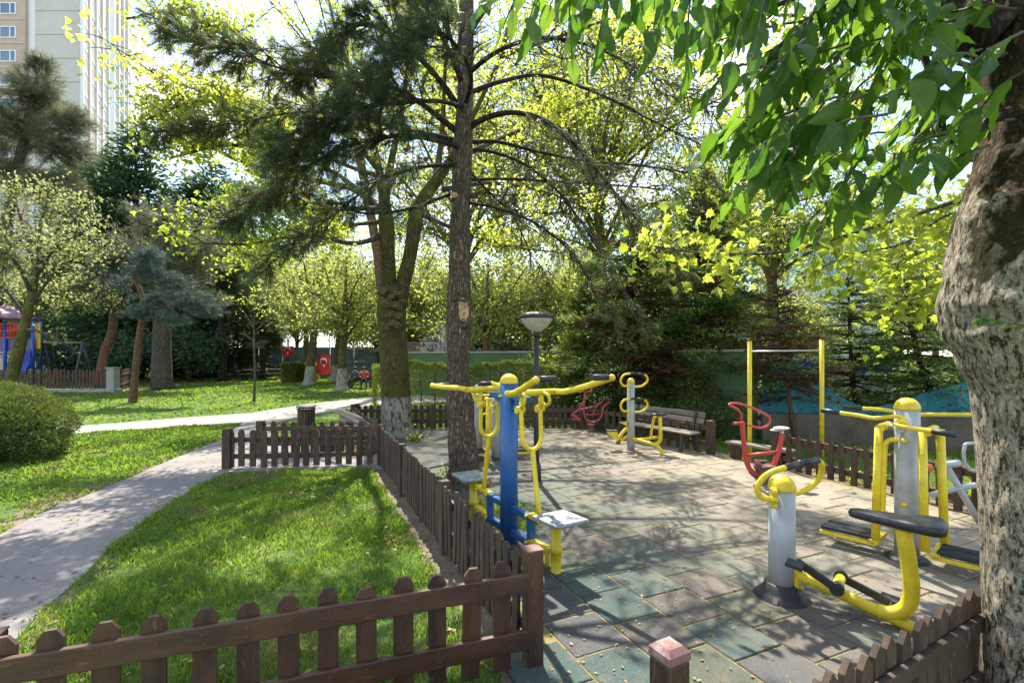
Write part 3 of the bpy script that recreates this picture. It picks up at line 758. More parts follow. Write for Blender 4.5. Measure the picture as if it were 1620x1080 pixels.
dv = (bb - a); bench((2.62, 11.15, 0), math.atan2(-1.75, 1.05), 1.9, 'weathered grey slatted bench behind the double-ring exercise machine')
# plain plank bench
t = root('plank_bench', (4.0, 9.15, 0), math.atan2(-.95, .62), 'low backless plank bench between the fence ends behind the red bike', 'bench')
MB().box((.55, 0, .30), (1.15, .26, .04), bev=.006).build('seat', M['wood_grey'], t)
for x in (.12, .98): MB().beam((x, 0, .28), (x - .03, .03, 0), .2, .05, (0, 1, 0)).build('leg', M['wood_old'], t)
# broken bench beyond the short fence
t = root('broken_bench', (-3.85, 11.3, 0), R(-35), 'broken bench with two tilted back slats showing above the short fences', 'bench')
for i in range(3): MB().beam((-.15, .05 * i, .62 - .13 * i), (.75, .05 * i, .46 - .15 * i), .03, .10).build('back_slat', M['wood_grey'], t)
for x in (.1, .6): MB().beam((x, .12, .55), (x, .0, 0), .05, .05, (1, 0, 0)).build('leg', M['wood_old'], t)
MB().box((.3, -.15, .3), (.9, .3, .035)).build('seat', M['wood_old'], t)
# litter bin
t = root('litter_bin', (-4.78, 11.6, 0), R(10), 'round litter bin clad in dark wooden slats with a black rim, behind the short fences', 'litter bin')
MB().lathe([(.165, .06), (.165, .60)], n=24).build('liner', M['black'], t)
slat = MB().box((0, 0, .31), (.05, .014, .58), bev=.004).mesh('slat'); slat.materials.append(M['wood_old'])
for i in range(18):
    an = 2 * PI * i / 18
    link('slat', slat, None, t, (math.sin(an) * .185, -math.cos(an) * .185, 0)).rotation_euler = (0, 0, an)
MB().tube([(math.cos(x) * .20, math.sin(x) * .20, .63) for x in np.linspace(0, 2 * PI, 25)[:-1]], .014, 8, closed=True).build('rim', M['dark_metal'], t)
MB().lathe([(0, .70), (.215, .70), (.225, .69), (.225, .675), (0, .672)], n=24).build('lid', M['dark_metal'], t)
for an in (.4, 2.5, 4.6): MB().tube([(math.cos(an) * .17, math.sin(an) * .17, .62), (math.cos(an) * .17, math.sin(an) * .17, .69)], .008, 6).build('lid_support', M['dark_metal'], t)
for an in (.4, 2.5, 4.6): MB().tube([(math.cos(an) * .13, math.sin(an) * .13, .07), (math.cos(an) * .13, math.sin(an) * .13, 0)], .014, 6).build('foot', M['dark_metal'], t)

M['lampglass'] = mat('frosted_lamp_bowl', (.48, .47, .42), .35, layers=[(6, (.34, .32, .26), .45, .65)])
def lamp(loc, H, rs, label):
    t = root('street_lamp', loc, 0, label, 'lamp', None)
    MB().tube([(0, 0, 0), (0, 0, H - .34 * rs)], [.042, .038], 12).build('pole', M['dark_metal'], t)
    MB().lathe([(.07, 0), (.07, .25), (.045, .32)], n=12).build('pole_base', M['dark_metal'], t)
    MB().lathe([(0, H - .30 * rs), (.06 * rs, H - .295 * rs), (.16 * rs, H - .22 * rs), (.235 * rs, H - .12 * rs), (.245 * rs, H - .09 * rs)], n=28).build('bowl', M['lampglass'], t)
    MB().lathe([(.255 * rs, H - .10 * rs), (.262 * rs, H - .075 * rs), (.25 * rs, H - .05 * rs), (.19 * rs, H - .015 * rs), (.08 * rs, H), (0, H)], n=28).build('cover', M['dark_metal'], t)
    MB().lathe([(.055, H - .36 * rs), (.05, H - .29 * rs)], n=12).build('collar', M['dark_metal'], t)
    return t
lamp((.36, 7.35, 0), 2.52, 1.0, 'park lamp with a wide pale bowl on a thin black pole behind the blue machine')
lamp(tuple(Vector((P(684, 580, 24).x, 24, 0))), 2.6, 1.1, 'distant pale park lamp seen between the two big trunks')
# ================================================================== EXERCISE MACHINES
def T(name, pts, r, m, parent, n=12, smooth=6, closed=False, world=False):
    if smooth: pts = catmull(pts, smooth) if not closed else pts
    return MB().tube(pts, r, n, closed=closed).build(name, M[m], parent, world=world)
def post(parent, r, h, m, cap='yellow', cap_r=None, name='post'):
    MB().lathe([(r, 0), (r, h)], n=24).build(name, M[m], parent)
    c = cap_r or r * 1.04
    prof = [(c, -.012)] + [(c * math.cos(a), c * .95 * math.sin(a)) for a in np.linspace(0, PI / 2, 8)]
    o = MB().lathe([(max(a, 0), b) for a, b in prof], n=24).build('cap', M[cap], parent); o.location.z = h
def bolt(parent, c, d, r=.016, m='yellow', L=.02):
    c, d = Vector(c), Vector(d).normalized()
    MB().tube([c, c + d * L, c + d * (L + r * .6)], [r, r, r * .45], 8).build('bolt', M[m], parent)

# --- blue seated push station
def twin_push():
    t = root('push_station', (-.03, 4.97, 0), math.atan2(-.861, .509), 'blue-posted two-seat push machine with yellow tubes, nearest to the long fence', 'exercise machine')
    post(t, .088, 1.62, 'blue')
    for s, hz, du in ((1, 1.70, 0.0), (-1, 1.54, .05)):
        mb = MB(); mb.beam((s * .07, 0, 1.49), (s * .36, 0, 1.47), .07, .06, bev=.008)
        mb.beam((s * .07, 0, 1.36), (s * .26, 0, 1.46), .03, .05, bev=.004); mb.build('top_arm', M['blue'], t)
        T('cross_tube', [(s * .42, -.26, 1.545 if s > 0 else 1.53), (s * .42, .26, 1.545 if s > 0 else 1.53)], .030, 'yellow', t, 14, 0)
        zb = 1.545 if s > 0 else 1.53
        for v in (-1, 1):
            T('handlebar', [(s * .42, v * .262, zb), (s * .56, v * .29, zb + .01), (s * .80, v * .335, zb + (hz - zb) * .45), (s * (1.07), v * .385, hz)], .028, 'yellow', t, 14)
            MB().ball((s * 1.075, v * .386, hz), .031).build('end_cap', M['yellow'], t)
            T('grip', [(s * 1.05, v * .36, hz + .004), (s * 1.05, v * .19, hz + .004)], .026, 'black', t, 12, 0)
            # hanger eye
            T('hanger_loop', [(s * .43, v * .11, zb), (s * .50, v * .13, zb - .03), (s * .50, v * .14, zb - .09), (s * .45, v * .13, zb - .12), (s * .41, v * .115, zb - .09)], .017, 'yellow', t, 10)
            mb = MB(); mb.tube([(s * .43, v * .10, zb - .02), (s * .40, v * .105, zb - .15)], .024, 10); mb.tube([(s * .385, v * .07, zb - .155), (s * .385, v * .15, zb - .155)], .034, 12)
            mb.build('hinge', M['yellow'], t)
        T('yoke', [(s * .40, -.105, 1.39), (s * .41, -.105, 1.25), (s * .425, -.095, 1.10), (s * .43, -.04, 1.03), (s * .43, .04, 1.03), (s * .425, .095, 1.10), (s * .41, .105, 1.25), (s * .40, .105, 1.39)], .021, 'yellow', t, 12)
        T('push_rod', [(s * .43, 0, 1.03), (s * .47, 0, .80), (s * .55, 0, .42)], .024, 'yellow', t, 12)
        for z in (.39, .15): MB().beam((s * .08, 0, z), (s * .44, 0, z), .065, .06, bev=.006).build('frame_bar', M['blue'], t)
        MB().beam((s * .40, 0, .16), (s * .40, 0, .38), .06, .06, (1, 0, 0), bev=.006).build('frame_upright', M['blue'], t)
        for z in (.41, .17):
            MB().beam((s * .40, 0, z), (s * .72, 0, z + .02), .07, .05, bev=.01).build('link_bar', M['yellow'], t)
            bolt(t, (s * .40, -.04, z), (0, -1, 0)); bolt(t, (s * .62, -.04, z + .01), (0, -1, 0))
        MB().lathe([(.062, 0), (.062, .02), (.045, .03), (.045, .20), (.055, .205), (.055, .25), (.045, .255), (.045, .47)], (s * .80, 0, 0), 18).build('seat_post', M['yellow'], t)
        T('stop_peg', [(s * .67, 0, .02), (s * .67, 0, .22)], .024, 'yellow', t, 10, 0)
        bm = MB(); bm.box((s * .86, 0, .505), (.36, .34, .035), Matrix.Rotation(R(-2 * s), 3, 'Y'), bev=.014)
        bm.build('seat', M['seat_white'], t)
        MB().box((s * .85, 0, .478), (.24, .22, .02)).build('seat_plate', M['dark_metal'], t)
    for z in (1.49,): bolt(t, (0, -.086, z), (0, -1, 0), .02)
    MB().lathe([(.15, 0), (.15, .012), (.10, .02)], n=24).build('base_plate', M['blue'], t)
twin_push()

# --- near yellow pedal bike with grey post
def near_bike():
    b0 = Vector((2.08, 3.85, 0))
    t = root('pedal_bike', b0, 0, 'nearest yellow pedal bike with a short grey post, black seat and flared black foot', 'exercise machine')
    MB().lathe([(.095, 0), (.093, .87)], n=28).build('post', M['grey_paint'], t)
    MB().lathe([(.098, .86)] + [(.098 * math.cos(a), .87 + .10 * math.sin(a)) for a in np.linspace(0, PI / 2, 9)], n=28).build('cap', M['yellow'], t)
    MB().lathe([(.205, 0), (.21, .015), (.205, .035), (.165, .075), (.135, .10), (.12, .145), (.10, .15)], n=36).build('foot_cover', M['black'], t)
    for an in (-2.3, -.6):
        MB().box((math.cos(an) * .165, math.sin(an) * .165, .05), (.07, .045, .04), Matrix.Rotation(an, 3, 'Z') @ Matrix.Rotation(R(38), 3, 'Y'), bev=.006).build('bolt_recess', M['dark_metal'], t)
    def o(px, py, Y): return P(px, py, Y) - b0
    ring = [o(1229, 790, 3.77), o(1216, 789, 3.74), o(1203, 785, 3.72), o(1198, 772, 3.71), o(1207, 756, 3.69), o(1222, 746, 3.68), o(1243, 739, 3.68)]
    T('handlebar', ring, .022, 'yellow', t, 12)
    ring2 = [o(1294, 727, 3.84), o(1300, 735, 3.87), o(1299, 748, 3.92), o(1290, 763, 3.95), o(1274, 775, 3.94), o(1252, 782, 3.90)]
    T('handlebar', ring2, .022, 'yellow', t, 12)
    T('grip', [o(1241, 739.5, 3.68), o(1262, 734, 3.74)], .026, 'black', t, 14, 0)
    T('grip', [o(1270, 732, 3.77), o(1294, 727.5, 3.84)], .026, 'black', t, 14, 0)
    MB().ball(o(1266, 733, 3.755), .031).build('grip_joint', M['black'], t)
    br = o(1224, 787, 3.77)
    MB().box(br, (.05, .03, .16), bev=.012).build('bracket', M['yellow'], t)
    for dz in (-.055, .055): bolt(t, br + Vector((0, -.015, dz)), (-.25, -1, 0), .019)
    # low frame along D
    D = Vector((.778, -.63, 0)); W = Vector((.63, .778, 0))
    def q(u, w, z): return D * u + W * w + Vector((0, 0, z))
    T('frame_tube', [q(.09, 0, .235), q(.5, 0, .14), q(.86, 0, .045), q(.99, 0, .012)], .040, 'yellow', t, 16)
    MB().box(q(.105, 0, .22), (.035, .07, .20), Matrix.Rotation(math.atan2(-.63, .778), 3, 'Z'), bev=.008).build('bracket', M['yellow'], t)
    for dz in (-.075, .07): bolt(t, q(.12, 0, .22 + dz), D, .018)
    T('seat_tube', [q(.60, 0, .115), q(.68, 0, .125), q(.755, 0, .19), q(.78, 0, .31), q(.765, 0, .5), q(.735, 0, .72)], .048, 'yellow', t, 18)
    # seat: short broad saddle
    bm = bmesh.new()
    prof = [(.42, .045, .030), (.50, .062, .034), (.60, .085, .036), (.70, .105, .040), (.80, .145, .046), (.90, .165, .050), (.97, .145, .046)]
    rings = []
    for u, hw, th in prof:
        r_ = []
        for k in range(14):
            a = 2 * PI * k / 14; c, s_ = math.cos(a), math.sin(a)
            x = hw * math.copysign(abs(c) ** .55, c); z = th * math.copysign(abs(s_) ** .6, s_)
            dip = -.012 * (1 - (x / hw) ** 2) if s_ > 0 and u > .6 else 0
            r_.append(bm.verts.new(q(u, x, .765 + z + dip + .02 * abs(u - .7))))
        rings.append(r_)
    for a_, b_ in zip(rings, rings[1:]):
        for k in range(14): bm.faces.new((a_[k], a_[(k + 1) % 14], b_[(k + 1) % 14], b_[k]))
    bm.faces.new(rings[0][::-1]); bm.faces.new(rings[-1])
    bmesh.ops.recalc_face_normals(bm, faces=bm.faces[:])
    for f in bm.faces: f.smooth = True
    me = bpy.data.meshes.new('seat'); bm.to_mesh(me); bm.free()
    so = link('seat', me, M['black'], t); sb = so.modifiers.new('s', 'SUBSURF'); sb.levels = sb.render_levels = 1
    # pedal gear
    T('crank_hub', [q(.37, -.09, .245), q(.37, .09, .245)], .036, 'yellow', t, 16, 0)
    T('hub_stem', [q(.37, 0, .17), q(.37, 0, .25)], .034, 'yellow', t, 12, 0)
    for w, (u2, z2), pm_ in ((-.12, (.12, .375), 'pedal'), (.12, (.66, .145), 'pedal')):
        mb = MB(); mb.beam(q(.37, w, .245), q(u2, w, z2), .028, .06, bev=.012); mb.tube([q(.37, w - .018, .245), q(.37, w + .018, .245)], .046, 14); mb.build('crank', M['black'], t)
        e = q(u2, w * 1.6, z2)
        MB().box(e, (.11, .12, .028), Matrix.Rotation(math.atan2(-.63, .778), 3, 'Z') @ Matrix.Rotation(R(8), 3, 'Y'), bev=.006).build('pedal', M['black'], t)
        T('pedal_axle', [q(u2, w, z2), e], .010, 'steel', t, 8, 0)
near_bike()

# --- double air walker
def walker(loc, rz, label, H=1.51, leg='yellow'):
    t = root('air_walker', loc, rz, label, 'exercise machine')
    post(t, .096, H - .10, 'grey_paint')
    MB().box((0, 0, H - .24), (.04, .24, .12), bev=.012).build('bracket', M['yellow'], t)
    for y in (-1, 1):
        bolt(t, (0, y * .12, H - .22), (0, y, 0), .022, L=.03)
        zt = H - .18
        if y < 0: pts = [(-.50, -.15, zt + .005), (-.34, -.16, zt - .005), (-.20, -.20, zt - .015), (-.06, -.15, zt + .01), (0, -.12, zt - .01), (-.05, -.2, zt - .055), (.06, -.25, zt - .07), (.22, -.24, zt - .085)]
        else: pts = [(-.40, .20, zt + .03), (-.2, .2, zt + .03), (0, .16, zt), (.12, .2, zt + .015), (.45, .24, zt + .04)]
        T('handlebar', pts, .019, 'yellow', t, 10)
        a, b_ = (Vector(pts[0]), Vector(pts[1])), (Vector(pts[-1]), Vector(pts[-2]))
        for e0, e1 in (a, b_):
            dd = (e0 - e1).normalized(); T('grip', [e0 - dd * .01, e0 + dd * .15], .024, 'black', t, 12, 0)
    ZA = H - .285
    T('axle', [(-.02, -.20, ZA), (-.02, .20, ZA)], .030, 'grey_paint', t, 14, 0)
    mb = MB(); mb.tube([(-.19, 0, ZA), (.19, 0, ZA)], .026, 12); mb.build('cross_axle', M['grey_paint'], t)
    for x in (-1, 1):
        T('sleeve', [(x * .17, -.17, ZA), (x * .17, .17, ZA)], .036, 'yellow', t, 14, 0)
        for y in (-1, 1):
            ex = {(-1, -1): -.18, (-1, 1): -.06, (1, -1): .13, (1, 1): .21}[(x, y)]
            T('leg', [(ex, y * .145, ZA), (ex * 1.15, y * .15, .19)], .034, leg, t, 16, 0)
        dx = x * .02
        mb = MB(); mb.beam((x * .22, -.18, .17), (x * .22, .18, .17), .07, .045, bev=.006)
        for y in (-1, 1): mb.beam((x * .20, y * .16, .155), (x * .66, y * .16, .155), .04, .035, bev=.004)
        mb.build('platform_frame', M[leg], t)
        for y in (-.11, .02 if x < 0 else .05):
            mb = MB(); mb.box((x * .44, y, .20), (.42, .11, .035), bev=.005)
            for k in range(4): mb.box((x * .44, y - .039 + .026 * k, .219), (.40, .012, .010))
            mb.build('foot_board', M['black'], t)
    T('guard_bar', [(-.05, -.09, ZA - .10), (-.12, -.13, ZA - .12), (-.14, -.14, ZA - .25), (-.155, -.14, .4)], .022, leg, t, 10)
    bolt(t, (.0, -.095, ZA - .10), (0, -1, 0), .024); bolt(t, (0, -.095, .55), (0, -1, 0), .024)
    mb = MB(); mb.lathe([(.19, 0), (.20, .015), (.15, .06), (.11, .07)], n=24); mb.build('foot_cover', M['black'], t)
    return t
walker((3.60, 4.55, 0), math.atan2(-.75, .66), 'grey-posted air walker with yellow legs and black foot boards beside the foreground trunk')
w2 = walker((-.27, 8.9, 0), R(12), 'grey and yellow air walker half hidden between the pine trunk and the blue post', H=1.38)
# its second grey post and black upright grips
MB().lathe([(.075, 0), (.075, 1.28), (.06, 1.33), (0, 1.35)], (-.28, .35, 0), 20).build('post', M['grey_paint'], w2)
for x in (.06, .22):
    T('handle_upright', [(x, .05, 1.18), (x, .05, 1.42)], .016, 'yellow', w2, 8, 0); T('grip', [(x, .05, 1.42), (x, .05, 1.60)], .02, 'black', w2, 10, 0)
T('guard_bar', [(-.30, -.1, .55), (-.30, -.1, .78), (-.22, -.1, .86), (-.05, -.1, .87)], .018, 'yellow', w2, 8)

# --- red exercise bike, near right
def red_bike():
    Y = 7.2
    b0 = Vector((P(1208, 700, Y).x, Y, 0))
    t = root('pedal_bike', b0, 0, 'bright red exercise bike with an oval ring handlebar and worn pale seat', 'exercise machine')
    def o(px, py, dy=0): return P(px, py, Y + dy) - b0
    MB().lathe([(.17, 0), (.17, .015), (.09, .03), (.065, .08), (.10, .20), (.14, .28), (.15, .30)], n=20).build('pedestal', M['rust'], t)
    T('front_tube', [o(1174, 668), o(1177, 700), o(1180, 725), o(1187, 743), o(1200, 752)], [.036] * 25, 'red', t, 14)
    T('rear_tube', [o(1237, 685), o(1234, 705), o(1228, 725), o(1222, 738), o(1210, 750)], [.034] * 25, 'red', t, 14)
    T('base_curve', [o(1187, 745), o(1200, 756), o(1212, 756), o(1222, 742)], .036, 'rust', t, 12)
    T('cross_bar', [o(1183, 720), o(1234, 714)], .024, 'red', t, 12, 0)
    ring = [o(1173, 664, -.02), o(1173, 655, -.1), o(1165, 646, -.18), (o(1154, 641, -.2)), o(1158, 637.5, -.12), o(1175, 639.5, .0), o(1195, 647, .12), o(1213, 656, .22), o(1218, 664, .2), o(1214, 673, .1), o(1202, 676.5, .05), o(1183, 672, 0)]
    T('ring_handlebar', ring, .017, 'red', t, 10)
    T('handlebar_stub', [o(1160, 670, -.05), o(1176, 668, 0)], .02, 'red', t, 10, 0)
    MB().ball(o(1236, 677), .09, 18, 10, (1.3, .85, .28)).ball(o(1226, 680), .05, 14, 8, (1.5, .8, .3)).build('seat', M['seat_pale'], t)
    T('seat_stem', [o(1237, 688), o(1237, 680)], .028, 'steel', t, 10, 0)
    T('crank_axle', [o(1196, 733, -.14), o(1212, 740, .12)], .032, 'red', t, 12, 0)
    for a, b_ in (((1196, 733, -.14), (1206, 741, -.16)), ((1212, 740, .12), (1204, 731, .14))):
        MB().beam(o(*a), o(*b_), .03, .04, bev=.006).build('crank', M['dark_metal'], t)
        MB().box(o(b_[0] + 4, b_[1] - 2, b_[2]), (.10, .10, .025), bev=.004).build('pedal', M['dark_metal'], t)
red_bike()

# --- dull red rider machine at the back
def far_rider():
    Y = 12.0
    b0 = Vector((P(936, 690, Y).x, Y, 0))
    t = root('rider_machine', b0, 0, 'dull red rider machine far back beside the corner of the fences', 'exercise machine')
    def o(px, py, dy=0): return P(px, py, Y + dy) - b0
    MB().lathe([(.16, 0), (.14, .04), (.07, .10), (.07, .16), (.11, .22)], n=18).build('pedestal', M['rust'], t)
    T('front_tube', [o(926, 622), o(924, 640), o(924, 652), o(928, 664), o(937, 668)], .028, 'red_dull', t, 10)
    T('rear_tube', [o(966, 634), o(955, 644), o(951, 660), o(942, 667), o(934, 668)], .028, 'red_dull', t, 10)
    T('cross_bar', [o(926, 656), o(952, 655)], .02, 'red_dull', t, 8, 0)
    T('handle_loop', [o(920, 619, -.1), o(930, 620), o(936, 617, .1), (o(937, 610, .1))], .02, 'red_dull', t, 8)
    T('arm_rod', [o(924, 634, -.1), o(915, 648, -.12), o(905, 655, -.12)], .018, 'red_dull', t, 8)
    T('arm_rod', [o(905, 655, -.12), o(918, 665, -.12)], .03, 'red_dull', t, 8, 0)
    T('link_rod', [o(917, 648, .1), o(942, 642, .1), o(948, 636, .1)], .018, 'red_dull', t, 8)
    T('link_rod', [o(938, 656, .05), o(944, 642, .05), o(955, 634, .05)], .018, 'red_dull', t, 8)
    MB().ball(o(961, 632), .13, 14, 8, (1.3, .8, .28)).build('seat', M['black'], t)
    for dy in (-.15, .15): MB().box(o(912, 663, dy), (.18, .09, .03)).build('foot_rest', M['red_dull'], t)
far_rider()

# --- mid-ground grey post with two ring handlebars
def ring_bike():
    Y = 9.75
    b0 = Vector((P(998, 700, Y).x, Y, 0))
    t = root('double_ring_bike', b0, 0, 'pale grey post carrying two yellow ring handlebars, with yellow pedal seats, in the middle distance', 'exercise machine')
    def o(px, py, dy=0): return P(px, py, Y + dy) - b0
    MB().lathe([(.073, 0), (.072, 1.36)], n=24).build('post', M['grey_paint'], t)
    MB().lathe([(.076, 1.35)] + [(.076 * math.cos(a), 1.36 + .075 * math.sin(a)) for a in np.linspace(0, PI / 2, 8)], n=24).build('cap', M['yellow'], t)
    for dy0, off in ((0, 0), (1, 40)):
        T('handlebar', [o(995, 611 + off, -.08), o(985, 609 + off, -.12), o(982, 601 + off, -.14), o(987, 593 + off, -.12), o(997, 590.5 + off, -.08)], .022, 'yellow', t, 10)
        T('handlebar', [o(1017, 591.5 + off, .0), (o(1023, 595 + off, .05)), o(1024, 603 + off, .08), o(1016, 610 + off, .06), o(1004, 612 + off, .0)], .022, 'yellow', t, 10)
        T('grip', [o(996, 590.5 + off, -.08), o(1006, 590.5 + off, -.04)], .024, 'black', t, 10, 0)
        T('grip', [o(1008, 590.7 + off, -.03), o(1019, 592 + off, .0)], .026, 'black', t, 10, 0)
        MB().box(o(994.5, 613 + off, -.08), (.035, .03, .13), bev=.008).build('bracket', M['yellow'], t)
    T('frame_tube', [o(1001, 693, -.06), o(1020, 699, -.2), o(1038, 704, -.35), o(1046, 713, -.42), o(1050, 728, -.5)], .034, 'yellow', t, 12)
    T('seat_tube', [o(1036, 703, -.32), o(1044, 697, -.34), o(1045, 685, -.34), o(1044, 658, -.32)], .036, 'yellow', t, 12)
    T('seat_tube', [o(1030, 692, .25), o(1031, 680, .25), o(1034, 664, .2), o(1037, 658, .1)], .028, 'yellow', t, 12)
    T('frame_tube', [o(1003, 696, .1), o(1030, 693, .25), o(1047, 690, .35)], .03, 'yellow', t, 10)
    MB().ball(o(1042, 655, -.28), .12, 16, 8, (1.35, .9, .28)).build('seat', M['black'], t)
    T('frame_tube', [o(994, 675, .0), o(985, 684, -.05), o(978, 694, -.1)], .034, 'yellow', t, 10)
    T('frame_tube', [o(992, 690, -.05), o(980, 697, -.1)], .028, 'yellow', t, 10, 0)
    MB().prism([(959, 683), (977, 683), (980, 694), (977, 699)], -.14, .02, lambda a, b, d: o(a, b, d)).build('pedal_guard', M['yellow'], t)
    MB().box(o(968, 681, -.06), (.20, .16, .03), bev=.006).build('pedal', M['black'], t)
    MB().prism([(981, 668), (992, 666), (992, 674)], -.1, .0, lambda a, b, d: o(a, b, d)).build('pedal_guard', M['yellow'], t)
    T('foot', [o(978, 697, -.1), o(978, 702, -.1)], .04, 'rust', t, 8, 0)
ring_bike()

# --- grey leg machine partly behind the foreground trunk
def leg_machine():
    Y = 5.55
    b0 = Vector((P(1530, 760, Y).x, Y, 0))
    t = root('leg_press', b0, 0, 'silver-grey leg machine with an orange cap, half behind the foreground trunk', 'exercise machine')
    def o(px, py, dy=0): return P(px, py, Y + dy) - b0
    T('diagonal_leg', [o(1496, 735), o(1553, 832)], .034, 'grey_paint', t, 14, 0)
    T('top_bar', [o(1484, 737), o(1517, 732)], .040, 'grey_paint', t, 14, 0)
    T('cross_bar', [o(1472, 783), o(1510, 773), o(1600, 757)], .032, 'grey_paint', t, 12, 0)
    T('handle_loop', [o(1600, 744, .1), o(1545, 745, .1), o(1530, 738, .1), o(1525, 725, .1), o(1526, 708, .1), o(1535, 701, .1), o(1600, 700, .1)], .018, 'grey_paint', t, 10)
    T('foot_bar', [o(1540, 836, -.08), o(1585, 828, .1)], .034, 'grey_paint', t, 12, 0)
    T('end_cap', [o(1530, 838, -.12), o(1541, 836, -.08)], .042, 'orange', t, 14, 0)
    T('end_cap', [o(1463, 740), o(1472, 739)], .044, 'orange', t, 14, 0)
    T('main_post', [o(1600, 838, .1), o(1600, 690, .1)], .06, 'grey_paint', t, 14, 0)
leg_machine()

# --- tall yellow pull-up frame
t = root('pull_up_bar', (4.32, 9.0, 0), 0, 'tall frame of two thin flaking yellow posts and a grey bar behind the red bike', 'pull-up bar')
for i, (px, top) in enumerate(((1186, 539), (1300, 537))):
    x = P(px, 600, 9.0).x - 4.32; z = P(px, top, 9.0).z
    MB().tube([(x, 0, 0), (x, 0, z)], .040, 8).build('post', M['yellow'], t)
    T('post_top', [(x, 0, z - .004), (x, 0, z + .012)], .044, 'rust', t, 8, 0)
T('bar', [(P(1186, 0, 9).x - 4.32, 0, P(0, 556, 9).z), (P(1300, 0, 9).x - 4.32, 0, P(0, 556, 9).z + .02)], .016, 'steel', t, 8, 0)

# ================================================================== WALLS, PLAYGROUND, FAR THINGS
M['green_wall'] = mat('green_painted_wall', (.065, .115, .045), .85, layers=[(1.2, (.045, .085, .035), .4, .65), (9, (.095, .14, .06), .55, .75), (4, (.05, .06, .03), .62, .75)], bump=(20, .2, .01))
def wall(p0, p1, h, th, m, label, coping=None, name='garden_wall'):
    p0, p1 = Vector((*p0, 0)), Vector((*p1, 0)); d = p1 - p0
    t = root(name, p0, math.atan2(d.y, d.x), label, 'wall')
    MB().box((d.length / 2, 0, h / 2), (d.length, th, h)).build('wall_body', M[m], t)
    if coping: MB().box((d.length / 2, 0, h + .03), (d.length + .04, th + .08, .06), bev=.008).build('coping', M[coping], t)
    return t
wall((-6.0, 25.0), (1.4, 17.8), 1.95, .2, 'green_wall', 'green painted wall beyond the clipped hedge on the left side of the lamp', 'concrete')
wall((1.45, 17.7), (5.35, 11.0), 1.95, .2, 'green_wall', 'green painted wall behind the dark conifers and the slatted bench', 'concrete')
M['low_wall'] = mat('grey_brown_wall', (.13, .105, .08), .9, layers=[(2, (.08, .065, .05), .4, .65), (20, (.18, .15, .12), .55, .7)], bump=(20, .3, .01))
wall((5.45, 10.9), (14.5, 8.2), .62, .2, 'low_wall', 'low grey-brown wall under the turquoise tarpaulin on the right')
# turquoise tarpaulin hung along the wall with a pale swoop above
M['tarp'] = mat('turquoise_tarpaulin', (.015, .20, .24), .6, layers=[(3, (.01, .10, .16), .4, .65), (12, (.05, .30, .33), .56, .7)], bump=(8, .5, .03))
M['white_sheet'] = mat('white_sheet', (.55, .58, .60), .6, layers=[(5, (.35, .40, .45), .45, .7)], bump=(8, .5, .03))
M['blue_sheet'] = mat('blue_sheet', (.02, .09, .55), .5, layers=[(5, (.012, .05, .32), .45, .7), (14, (.2, .3, .6), .6, .72)], bump=(8, .6, .03))
def drape(name, m, label, cat, f, nu=44, nv=14, parent=None):
    vs = []; fs = []
    for j in range(nv + 1):
        for i in range(nu + 1):
            vs.append(f(i / nu, j / nv))
    for j in range(nv):
        for i in range(nu):
            a = j * (nu + 1) + i; fs.append((a, a + 1, a + nu + 2, a + nu + 1))
    mb = MB(); mb.add(vs, fs, True); o = mb.build(name, M[m])
    so = o.modifiers.new('t', 'SOLIDIFY'); so.thickness = .01
    return tag(o, label, cat)
def lerp(a, b, t): return a + (b - a) * t
def tarp_f(u, v):
    px = lerp(1206, 1560, u); top = 592 - 14 * math.sin(u * 9) - (18 if u < .12 else 0) + 46 * math.exp(-((u - .33) / .16) ** 2); y = lerp(668, top, v)
    p = P(px, y, lerp(11.3, 11.9, u)); w = .10 * math.sin(u * 46 + v * 2) + .06 * math.sin(u * 110)
    return (p.x, 11.3 - (p.x - 5.5) * .29 + w * (1 - .5 * v), p.z)
drape('tarpaulin', 'tarp', 'turquoise tarpaulin sagging along the low wall behind the yellow pull-up frame', 'tarpaulin', tarp_f)
def car(loc, rz, m, label, L=4.3, H=1.5):
    t = root('parked_car', loc, rz, label, 'car', None)
    prof = [(-2.1, .35), (-2.15, .62), (-2.05, .86), (-1.25, .95), (-.75, 1.38), (-.3, 1.46), (.75, 1.46), (1.35, 1.25), (1.75, .98), (2.1, .92), (2.15, .55), (2.1, .32)]
    prof = [(a * L / 4.3, b * H / 1.5) for a, b in prof]
    bm = MB(); bm.prism(prof, -.85, .85, lambda a, b, d: (a, d, b)); bm.build('body', M[m], t)
    gl = [(-1.12, .98), (-.70, 1.33), (-.28, 1.40), (.72, 1.40), (1.22, 1.22), (1.50, 1.0)]
    for y in (-.86, .86): MB().prism([(a * L / 4.3, b * H / 1.5) for a, b in gl], -.01, .01, lambda a, b, d: (a, y + d, b)).build('side_window', M['carglass'], t)
    for x in (-1.35, 1.35):
        for y in (-.8, .8):
            w = MB().lathe([(.0, -.1), (.31, -.1), (.33, -.06), (.33, .06), (.31, .1), (0, .1)], n=20, rot=Matrix.Rotation(R(90), 3, 'X')).build('wheel', M['black'], t); w.location = (x, y, .33)
            h = MB().lathe([(0, -.105), (.19, -.105), (.19, .105), (0, .105)], n=16, rot=Matrix.Rotation(R(90), 3, 'X')).build('rim', M['steel'], w)
    for y in (-.6, .6): MB().box((-2.13 * L / 4.3, y, .72), (.06, .3, .14), bev=.02).build('headlight', M['seat_pale'], t)
    for y in (-.62, .62): MB().box((2.13 * L / 4.3, y, .78), (.05, .22, .16), bev=.02).build('tail_light', M['red'], t)
    return t
M['carglass'] = mat('car_glass', (.03, .04, .05), .08, spec=.8)
M['car_white'] = mat('white_car_paint', (.55, .57, .6), .25, coat=.5)
